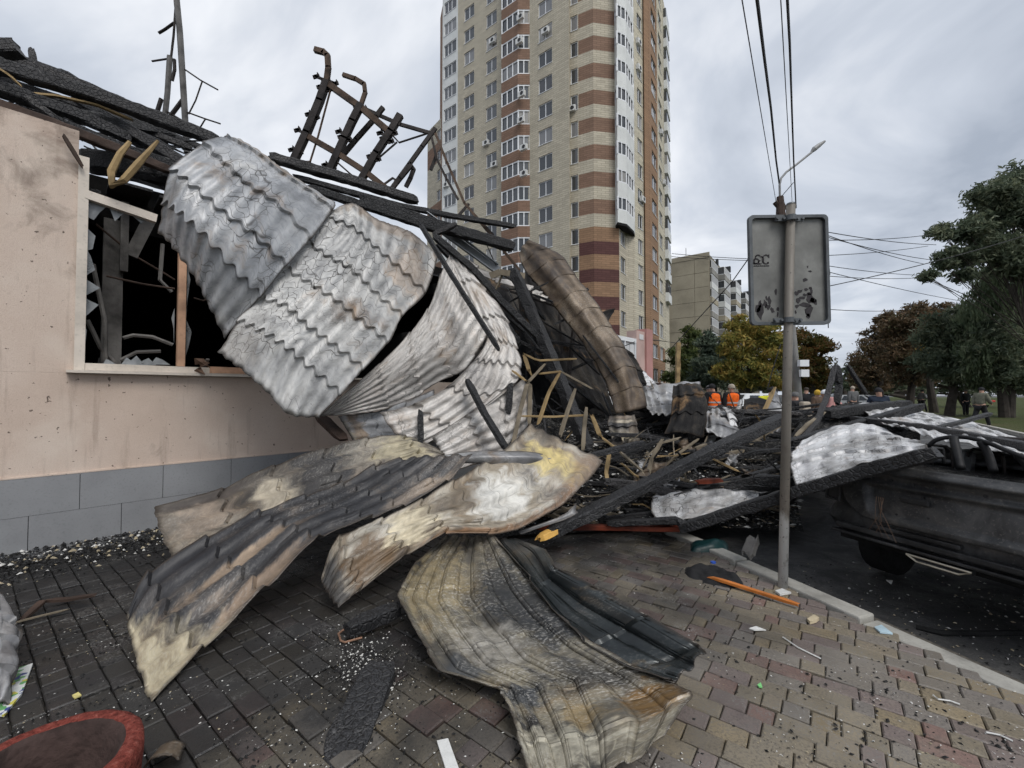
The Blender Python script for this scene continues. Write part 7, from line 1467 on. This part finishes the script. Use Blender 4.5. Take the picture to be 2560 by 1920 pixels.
def person(label, u, d, head_v, az, jacket, trousers, pose='stand', hat=None, vest=None, hair=None, scale=1.0, zoff=0.0, pack=None, hood=None, quilt=False, prop=None, group='people around the rubble'):
    b = dep(u, d); root = thing('person', label, 'person', (b.x, b.y, RZ), group)
    h = px(u, head_v, d).z - RZ
    lean, crouch, arm, step = {'stand': (0, 0, 0, 0), 'walk': (.06, 0, .5, .3), 'bend': (.38, .12, .6, .05), 'hold': (.02, 0, .9, 0), 'look': (.1, 0, .25, .05)}[pose]
    H_ = 1.78; sc = h / (H_ - crouch - lean * .28) if scale is None else scale
    R_ = Matrix.Rotation(math.radians(az), 3, 'Z')
    def T(x, y, z): return R_ @ Vector((x, y, z)) * sc
    pz = .95 - crouch; hip = (0, 0, pz)
    sp_ = lambda f: (0, lean * f * 1.0, pz + f * .52 * (1 - lean * .35))
    ch, nk = sp_(.8), sp_(1.0); hd = (0, nk[1] + lean * .25 + .01, nk[2] + .13); tp = (0, hd[1] + lean * .1, hd[2] + .11)
    J = {}
    def j(n, p, rx, ry=None): J[n] = (T(*p), rx * sc, (ry or rx) * sc)
    j('pelvis', hip, .15, .12); j('waist', sp_(.35), .135, .105); j('chest', ch, .165, .12); j('neck', nk, .062); j('head', hd, .078, .092); j('top', tp, .07, .078)
    j('nose', (0, hd[1] + .10, hd[2] - .005), .017); 
    for s_, n in ((-1, 'l'), (1, 'r')):
        st = step * s_; j('hip' + n, (s_ * .09, 0, pz - .06), .095); j('knee' + n, (s_ * .1, st * .55 + crouch * .6, (pz) * .52), .062); j('ank' + n, (s_ * .1, st - (.12 if st < 0 else 0), .09 + (.05 if st < 0 else 0)), .043); j('toe' + n, (s_ * .11, st + .13 - (.1 if st < 0 else 0), .04), .036)
        a_ = arm if not (pose == 'walk' and s_ < 0) else -.25
        j('sh' + n, (s_ * .18, ch[1] - .01, ch[2] + .07), .062); j('el' + n, (s_ * .23, ch[1] + a_ * .18 - .03, ch[2] - .20), .045); j('wr' + n, (s_ * .20, ch[1] + a_ * .42 + .02, ch[2] - .42 + abs(a_) * .22), .032); j('hand' + n, (s_ * .18, ch[1] + a_ * .50 + .04, ch[2] - .50 + abs(a_) * .25), .036, .026)
    E_ = [('pelvis', 'waist'), ('waist', 'chest'), ('chest', 'neck'), ('neck', 'head'), ('head', 'top'), ('head', 'nose')]
    for n in 'lr': E_ += [('pelvis', 'hip' + n), ('hip' + n, 'knee' + n), ('knee' + n, 'ank' + n), ('ank' + n, 'toe' + n), ('chest', 'sh' + n), ('sh' + n, 'el' + n), ('el' + n, 'wr' + n), ('wr' + n, 'hand' + n)]
    skinmesh('body', J, E_, M_SKIN, root, None)
    def grow(keys, k, edges): return {n: (J[n][0], J[n][1] + k * sc, J[n][2] + k * sc) for n in keys}, edges
    Jt, Et = grow(['pelvis', 'hipl', 'hipr', 'kneel', 'kneer', 'ankl', 'ankr'], .018, [('pelvis', 'hipl'), ('pelvis', 'hipr'), ('hipl', 'kneel'), ('hipr', 'kneer'), ('kneel', 'ankl'), ('kneer', 'ankr')]); skinmesh('trousers', Jt, Et, trousers, root, None)
    Jj, Ej = grow(['pelvis', 'waist', 'chest', 'shl', 'shr', 'ell', 'elr', 'wrl', 'wrr'], .034, [('pelvis', 'waist'), ('waist', 'chest'), ('chest', 'shl'), ('chest', 'shr'), ('shl', 'ell'), ('shr', 'elr'), ('ell', 'wrl'), ('elr', 'wrr')])
    Jj['collar'] = (T(0, nk[1] - .005, nk[2] + .01), .085 * sc, .085 * sc); Ej.append(('chest', 'collar')); jk = skinmesh('jacket', Jj, Ej, jacket, root, None)
    if quilt:
        for i in range(7):
            f = .05 + i * .13; q = sp_(f); m = MB(); m.v = []; ring = [(T(q[0] + .185 * math.cos(a) * (1.08 if f > .6 else 1), q[1] + .15 * math.sin(a), q[2])) for a in [6.283 * i_ / 16 for i_ in range(17)]]; m.tube(ring, .012 * sc, 5, cap=False)
            m.build('quilt_seam', quilt, jk, org=None) if False else link('quilt_seam', m.mesh('quilt_seam', quilt), jk)
    if vest:
        mv = MB(); NV = 20; prof_ = [(-.10, .20, .165), (.2, .195, .16), (.45, .20, .16), (.7, .215, .168), (.88, .225, .165), (.98, .19, .14), (1.04, .09, .09)]
        for f, rx_, ry_ in prof_:
            q = sp_(f); mv.v += [T(q[0] + rx_ * math.cos(6.2832 * i_ / NV), q[1] + ry_ * math.sin(6.2832 * i_ / NV), q[2]) for i_ in range(NV)]
        for r_ in range(len(prof_) - 1):
            for i_ in range(NV): i2 = (i_ + 1) % NV; mv.f.append((r_ * NV + i_, r_ * NV + i2, (r_ + 1) * NV + i2, (r_ + 1) * NV + i_)); mv.m.append(0)
        vo = link('vest', mv.mesh('vest', vest, (0, 0, 0), True), root)
        for f in (.18, .42):
            q = sp_(f); m = MB()
            for dz in (0, .045):
                ring = [T(q[0] + .206 * math.cos(a), q[1] + .171 * math.sin(a), q[2] + dz) for a in [6.283 * i_ / 20 for i_ in range(20)]]; m.v += ring
            m.f = [(i_, (i_ + 1) % 20, 20 + (i_ + 1) % 20, 20 + i_) for i_ in range(20)]; m.m = [0] * 20; link('reflective_band', m.mesh('reflective_band', MATS['reflective_grey']), vo)
    cc = T(hd[0], hd[1], hd[2] + .055)
    def cap_(name, mt, rx, rz, peak=False, low=-.25):
        m = MB(); NR, NC = 6, 14
        for i in range(NR + 1):
            a = low + (math.pi / 2 - low) * i / NR
            for k_ in range(NC): th = 6.283 * k_ / NC; m.v.append(cc + R_ @ Vector((rx * math.cos(a) * math.cos(th), rx * 1.14 * math.cos(a) * math.sin(th) - .004, rz * math.sin(a))) * sc)
        for i in range(NR):
            for k_ in range(NC): k2 = (k_ + 1) % NC; m.f.append((i * NC + k_, i * NC + k2, (i + 1) * NC + k2, (i + 1) * NC + k_)); m.m.append(0)
        if peak:
            b_ = len(m.v); pts = [(-.085, .09, .0), (.085, .09, 0), (.07, .175, -.02), (-.07, .175, -.02)]; m.v += [cc + R_ @ Vector(q) * sc for q in pts] + [cc + R_ @ (Vector(q) + Vector((0, 0, .012))) * sc for q in pts]
            m.f += [(b_, b_ + 1, b_ + 2, b_ + 3)[::-1], (b_ + 4, b_ + 5, b_ + 6, b_ + 7), (b_ + 2, b_ + 3, b_ + 7, b_ + 6), (b_ + 1, b_ + 2, b_ + 6, b_ + 5), (b_, b_ + 4, b_ + 7, b_ + 3)]; m.m += [0] * 5
        me = m.mesh(name, mt, (0, 0, 0), True); link(name, me, root)
    if hair or hat: cap_('hair', hair or M_HAIR, .088, .098, low=-.1)
    if hat: cap_('hat', hat[0], .098, .108, hat[1])
    if hood: cap_('hood', hood, .108, .125, low=-.7)
    if pack:
        m = MB(); q = sp_(.62); m.box((0, 0, 0), .30, .16, .42); me = MB(); me.v = [T(q[0] + v.x, q[1] - .20 + v.y, q[2] + v.z) for v in m.v]; me.f = m.f; me.m = m.m; o = link('backpack', me.mesh('backpack', pack), root); bevel(o, .05 * sc, 3)
        m2 = MB(); m2.box((0, 0, 0), .22, .07, .2); me = MB(); me.v = [T(q[0] + v.x, q[1] - .30 + v.y, q[2] - .08 + v.z) for v in m2.v]; me.f = m2.f; me.m = m2.m; o2 = link('backpack_pocket', me.mesh('backpack_pocket', pack), o); bevel(o2, .03 * sc, 2)
    for n in 'lr':       # shoes
        a, t_ = J['ank' + n][0], J['toe' + n][0]; m = MB(); m.tube([a - (t_ - a) * .4 - Z3 * .02, a.lerp(t_, .3) - Z3 * .015, t_], [.045 * sc, .055 * sc, .042 * sc], 8); link('shoe', m.mesh('shoe', M_HAIR), root)
    # drop so the feet stand on the street
    return root
O_V = cloth('orange_hi_vis', (0.80, 0.13, 0.012)); Y_V = cloth('yellow_hi_vis', (0.62, 0.60, 0.03)); MATS['reflective_grey'] = simple('reflective_grey', (0.42, 0.42, 0.42), .4)
C_BLK = cloth('black_cloth', (0.016, 0.016, 0.018)); C_NAV = cloth('navy_cloth', (0.018, 0.026, 0.045)); C_OLV = cloth('olive_cloth', (0.14, 0.14, 0.105)); C_GRY = cloth('grey_cloth', (0.12, 0.12, 0.12)); C_BRN = cloth('brown_cloth', (0.10, 0.065, 0.045)); C_BEI = cloth('beige_canvas', (0.36, 0.31, 0.25)); C_JEA = cloth('jeans_cloth', (0.045, 0.06, 0.09)); C_YHD = cloth('mustard_cloth', (0.48, 0.30, 0.04)); C_PNK = cloth('pink_cloth', (0.55, 0.28, 0.26))
person('person in orange vest with back turned and black cap, left of the pair', 1787, 14, 958, 10, C_BLK, C_BLK, 'look', (C_BLK, True), O_V, scale=None)
person('person in orange vest half hidden at the far left of the pair', 1774, 15, 961, 25, C_BLK, C_BLK, 'stand', (C_GRY, True), O_V, scale=None)
person('person in orange vest with grey bands and pale cap, right of the pair', 1829, 14, 958, -4, C_BLK, C_BRN, 'stand', (C_BEI, False), O_V, scale=None)
person('person in yellow and orange vest bending over the rubble', 1896, 12, 968, -70, Y_V, C_BLK, 'bend', (C_BLK, False), O_V, scale=None)
person('person in grey cap with a beige backpack right of the post', 1999, 11, 978, 20, C_BLK, C_GRY, 'look', (C_GRY, True), None, scale=None, pack=C_BEI)
person('bareheaded person in a dark suit jacket behind the backpack', 2016, 17, 966, -30, C_BLK, C_BLK, 'stand', None, None, M_HAIR, scale=None)
person('person in brown coat with a mustard hood', 2044, 16, 974, 5, C_BRN, C_BLK, 'stand', None, None, None, scale=None, hood=C_YHD)
person('stooping person in a white helmet and pink top', 2112, 14, 975, 60, C_PNK, C_BLK, 'bend', (MATS['white_window_frame'], False), None, scale=None)
person('distant person in dark clothes under the leaning stud', 2132, 25, 964, 0, C_GRY, C_BLK, 'stand', (C_BEI, False), None, scale=None)
person('person in a navy quilted jacket and black beanie facing left', 2196, 12.5, 967, 150, C_NAV, C_BLK, 'stand', (C_BLK, False), None, scale=None, quilt=cloth('navy_seam', (0.03, 0.045, 0.075)))
wm_ = person('person in an olive jacket and black cap walking right with a red thing in hand', 2450, 20, 967, -80, C_OLV, C_BLK, 'walk', (C_BLK, True), None, scale=None)
person('distant person in dark coat beside the walking man', 2413, 30, 972, 180, C_BLK, C_BLK, 'stand', (C_GRY, False), None, scale=None)
person('distant person in grey under the far trees', 2303, 36, 974, -90, C_GRY, C_BLK, 'walk', (C_BLK, False), None, scale=None)
q = px(2478, 1003, 20); m = MB(); m.box(q, .30, .12, .10); tag(bevel(m.build('red_bundle', simple('red_plastic', (0.42, 0.04, 0.03), .4)), .03, 2), 'small red bundle in the hands of the walking man', 'bundle')

# ------------------------------------------------------------------ things in the foreground
t = NT('red_cast_stone'); c = t.co('Object'); n1 = t.noise(c, 14, 6, .7); n2 = t.noise(c, 60, 4, .7)
M_BOWL = t.out(t.ramp(n2, [(.3, srgb(80, 36, 30)), (.55, srgb(126, 62, 53)), (.8, srgb(156, 102, 90))]), .95, 0, t.math('ADD', n1, t.mul(n2, .6)), 1.0, .02, .2)
pc = gnd(120, 1985, 0); pc = Vector((pc.x, pc.y, 0)); 
pc = px(95, 1925, 1.42); pc.z = 0
m = MB(); pr = [(.20, 0.0), (.25, .03), (.275, .12), (.285, .2), (.29, .24), (.284, .266), (.262, .274), (.232, .268), (.212, .245), (.20, .17), (.17, .08), (.0, .07)]; NS = 56
for r_, z_ in pr:
    for k_ in range(NS): a = 6.2832 * k_ / NS; q = Vector((r_ * math.cos(a), r_ * math.sin(a), z_)); e = 1 + .02 * mnoise.noise(q * 22) + .012 * mnoise.noise(q * 60); m.v.append(pc + Vector((q.x * e * .92, q.y * e * .92, z_ * 1.02 + .004 * mnoise.noise(q * 40))))
for i in range(len(pr) - 1):
    for k_ in range(NS): k2 = (k_ + 1) % NS; m.f.append((i * NS + k_, i * NS + k2, (i + 1) * NS + k2, (i + 1) * NS + k_)); m.m.append(0)
m.f.append(tuple(range(NS))[::-1]); m.m.append(0)
for k_ in range(len(m.m)): m.m[k_] = 1 if k_ >= 7 * NS and k_ < (len(pr) - 1) * NS else 0  # inner faces of the bowl take a darker brown than the outside
tag(m.build('planter_bowl', [M_BOWL, simple('dark_bowl_inside', (0.05, 0.032, 0.028), .95, 0, .4, 12, .8, 50)], smooth=True), 'rough red cast stone planter bowl at the bottom left corner', 'planter')
sheet('short half round piece of gutter beside the red bowl', [[(352, 1935, 1.66), (375, 1900, 1.66), (420, 1890, 1.68), (446, 1905, 1.7)], [(385, 1885, 1.80), (405, 1862, 1.80), (440, 1850, 1.82), (462, 1862, 1.84)]], 1, 1, S_BRN, .0, .0, .003, 34, name='gutter_piece', group=None)
beam('sooty_fragment', 'curved sooty gutter piece lying near the wall', [(60, 1545, 2.85), (110, 1500, 3.0), (160, 1500, 3.05), (235, 1488, 3.1)], 16, 8, M_RUSTB, 'fragment', rag=.02)
beam('sooty_fragment', 'thin pale edged strip lying below the gutter piece', [(40, 1556, 2.8), (100, 1540, 2.85), (165, 1525, 2.92)], 6, 4, M_LATHG, 'fragment', rag=.02)
m = MB(); P_ = [gnd(*q) + Z3 * .004 for q in ((35, 1680), (82, 1665), (55, 1740), (10, 1795), (-30, 1790))]
t = NT('printed_packaging'); c = t.co('World'); v = t.n('TexVoronoi', None, Vector=c, Scale=38.0).outputs[1]; sp = t.n('SeparateXYZ', None, Vector=v)
M_PRNT = t.out(t.ramp(sp.outputs[0], [(0, (.6, .62, .6)), (.45, (.12, .32, .12)), (.58, (.65, .66, .64)), (.75, (.05, .07, .22)), (.85, (.55, .5, .1))], 'CONSTANT'), .5)
n = len(P_); m.add(P_ + [q + Z3 * .012 for q in P_], [tuple(range(n))[::-1], tuple(range(n, 2 * n))] + [(i, (i + 1) % n, n + (i + 1) % n, n + i) for i in range(n)]); tag(m.build('packaging', M_PRNT), 'torn printed packaging in white and green at the left edge', 'packaging')
m = MB(); P_ = [gnd(*q) + Z3 * .002 for q in ((1092, 1857), (1120, 1851), (1150, 1935), (1118, 1940))]; m.add(P_ + [q + Z3 * .008 for q in P_], [(3, 2, 1, 0), (4, 5, 6, 7), (0, 1, 5, 4), (1, 2, 6, 5), (2, 3, 7, 6), (3, 0, 4, 7)])
tag(m.build('tile_strip', simple('speckled_white', (0.62, 0.62, 0.60), .5, 0, .1, 20, .1, 130)), 'narrow white speckled strip at the bottom centre', 'strip')
m = MB(); m.tube([gnd(968, 1535) + Z3 * .06, gnd(900, 1565) + Z3 * .04, gnd(858, 1580) + Z3 * .012, gnd(846, 1588) + Z3 * .01, gnd(852, 1606) + Z3 * .01, gnd(862, 1610) + Z3 * .01, gnd(905, 1598) + Z3 * .01], .0065, 8); tag(m.build('bent_rod', simple('rusty_rod', (0.26, 0.15, 0.10), .6, .3, .5, 20)), 'bent rusty rod hook beside the charred timber', 'rod')
# black melted cloth heap, orange stick and scraps near the post
m = MB(); nx, ny = 44, 26
for i in range(ny + 1):
    for j_ in range(nx + 1):
        a, b = j_ / nx, i / ny; p = gnd(1690 + 180 * a + 18 * b, 1395 + 62 * b + 34 * a); r_ = max(0, 1 + .45 * mnoise.noise(p * 7 + Vector((3, 1, 0))) - ((a - .45) / .46) ** 2 - ((b - .5) / .46) ** 2 - .25); e = mnoise.noise(p * 8) + .35 * mnoise.noise(p * 20)
        m.v.append(p + Z3 * (-.006 + .10 * r_ ** .6 * (.6 + .8 * e)))
for i in range(ny):
    for j_ in range(nx): q = i * (nx + 1) + j_; m.f.append((q, q + 1, q + nx + 2, q + nx + 1)); m.m.append(0)
tag(m.build('burnt_cloth', cloth('burnt_black_cloth', (0.014, 0.014, 0.015))), 'crumpled black burnt cloth on the blocks left of the post', 'cloth')
beam('wood_strip', 'orange varnished strip of wood on the blocks beside the sign post', [(1775, 1442, 3.43), (1880, 1475, 3.22), (1990, 1510, 3.0)], 11, 7, simple('orange_varnish', srgb(186, 112, 52), .45, 0, .2, 8, .2, 60, coord='World'), 'wood strip', rag=.03)
m = MB(); q = gnd(1783, 1422); m.tube([q + Z3 * .05, q + Z3 * .062], .022, 14); tag(m.build('bottle_cap', simple('blue_plastic', (0.03, 0.09, 0.42), .4)), 'blue plastic bottle cap on the black cloth', 'cap')
def scrap(label, pts, mt, h=.006, name='scrap'):
    m = MB(); P_ = [gnd(*q) + Z3 * (.003 + .004 * (i % 2)) for i, q in enumerate(pts)]; n = len(P_); m.add(P_ + [q + Z3 * h for q in P_], [tuple(range(n))[::-1], tuple(range(n, 2 * n))] + [(i, (i + 1) % n, n + (i + 1) % n, n + i) for i in range(n)]); tag(m.build(name, mt), label, 'scrap')
M_PAP = simple('paper_white', (0.62, 0.62, 0.6), .8); M_PBL = simple('pale_blue_scrap', (0.42, 0.55, 0.62), .5); M_CHP = simple('tan_plaster', (0.52, 0.44, 0.30), .9)
scrap('pale blue glass scrap on the kerb', [(2186, 1572), (2204, 1568), (2232, 1588), (2200, 1586)], M_PBL, .01)
scrap('white paper scrap in the middle of the paving', [(1872, 1574), (1890, 1570), (1915, 1578), (1885, 1580)], M_PAP)
scrap('tan chip of plaster right of the white scrap', [(2018, 1555), (2035, 1546), (2048, 1552), (2040, 1560), (2025, 1562)], M_CHP, .02)
scrap('white shard at the foot of the sign post', [(1938, 1482), (1955, 1478), (1978, 1486), (1950, 1492)], M_PAP, .015)
scrap('yellow leaf like scrap near the left charred strip', [(180, 1742), (196, 1736), (204, 1742), (186, 1752)], simple('yellow_scrap', (0.6, 0.52, 0.2), .8))
scrap('tiny green scrap in the middle of the paving', [(1893, 1716), (1902, 1712), (1906, 1722), (1897, 1722)], simple('green_scrap', (0.2, 0.55, 0.2), .6))
scrap('white scrap on the road by the car', [(2215, 1452), (2232, 1455), (2228, 1462)], M_PAP)
for lb, pts in [('thin white curved strip left on the paving', [(1957, 1596, 0), (1995, 1622, 0), (2052, 1650, 0)]), ('thin white curl at the right of the paving', [(2333, 1742, 0), (2345, 1752, 0), (2375, 1756, 0), (2400, 1765, 0)]), ('thin white curl at the far right bottom', [(2465, 1835, 0), (2500, 1842, 0), (2532, 1857, 0)])]:
    m = MB(); m.tube([gnd(a, b) + Z3 * .008 for a, b, _ in pts], .004, 5); tag(m.build('white_strip', M_PAP), lb, 'strip')
m = MB(); m.tube([gnd(2290, 1572, RZ) + Z3 * .01, gnd(2350, 1588, RZ) + Z3 * .015, gnd(2440, 1590, RZ) + Z3 * .015, gnd(2580, 1586, RZ) + Z3 * .01], .018, 6); tag(m.build('rubber_strip', M_TYRE), 'black rubber strip lying on the road below the car', 'rubber strip')
m = MB(); nx = 14
for i in range(nx + 1):
    for j_ in range(nx + 1):
        a, b = i / nx, j_ / nx; p = px(1725 + 95 * a, 1352 - 40 * b, 4.05 + .25 * b); r_ = math.sin(math.pi * a) * math.sin(math.pi * b); m.v.append(Vector((p.x, p.y, -.01 + .10 * r_ ** .5 * (1 + .3 * mnoise.noise(p * 9)))))
for i in range(nx):
    for j_ in range(nx): q = i * (nx + 1) + j_; m.f.append((q, q + nx + 1, q + nx + 2, q + 1)); m.m.append(0)
tag(m.build('teal_bag', simple('teal_plastic', (0.008, 0.035, 0.036), .35, 0, .4, 6), smooth=True), 'crumpled teal plastic bag under the charred edge beam', 'bag')
m = MB(); charbeam(m, pts3([(1868, 1392, 3.7), (1885, 1345, 3.75)]), .09, .06, 2.0, .02); tag(m.build('concrete_chunk', M_CONC), 'lump of sooty concrete at the end of the kerb', 'chunk')
# crumpled paper ball and strip on the window sill
m = MB(); q0 = wallpx(505, 915, .16); r8 = random.Random(3); pts = [q0 + Vector((r8.uniform(-.12, .12), r8.uniform(-.06, .06), r8.uniform(-.11, .11))) for _ in range(11)]
for i in range(9): m.add([pts[i], pts[i + 1], pts[i + 2]], [(0, 1, 2)])
o = m.build('crumpled_board', simple('brown_board', srgb(122, 98, 82), .85, 0, .4, 12)); sm_ = o.modifiers.new('t', 'SOLIDIFY'); sm_.thickness = .006; tag(o, 'crumpled brown board scrap on the window sill', 'scrap')
beam('sooty_board', 'sooty rust brown board leaning below the hanging panel', [(800, 1040, 4.95), (860, 1100, 4.75)], 34, 10, M_RUSTB, 'board', rag=.01)
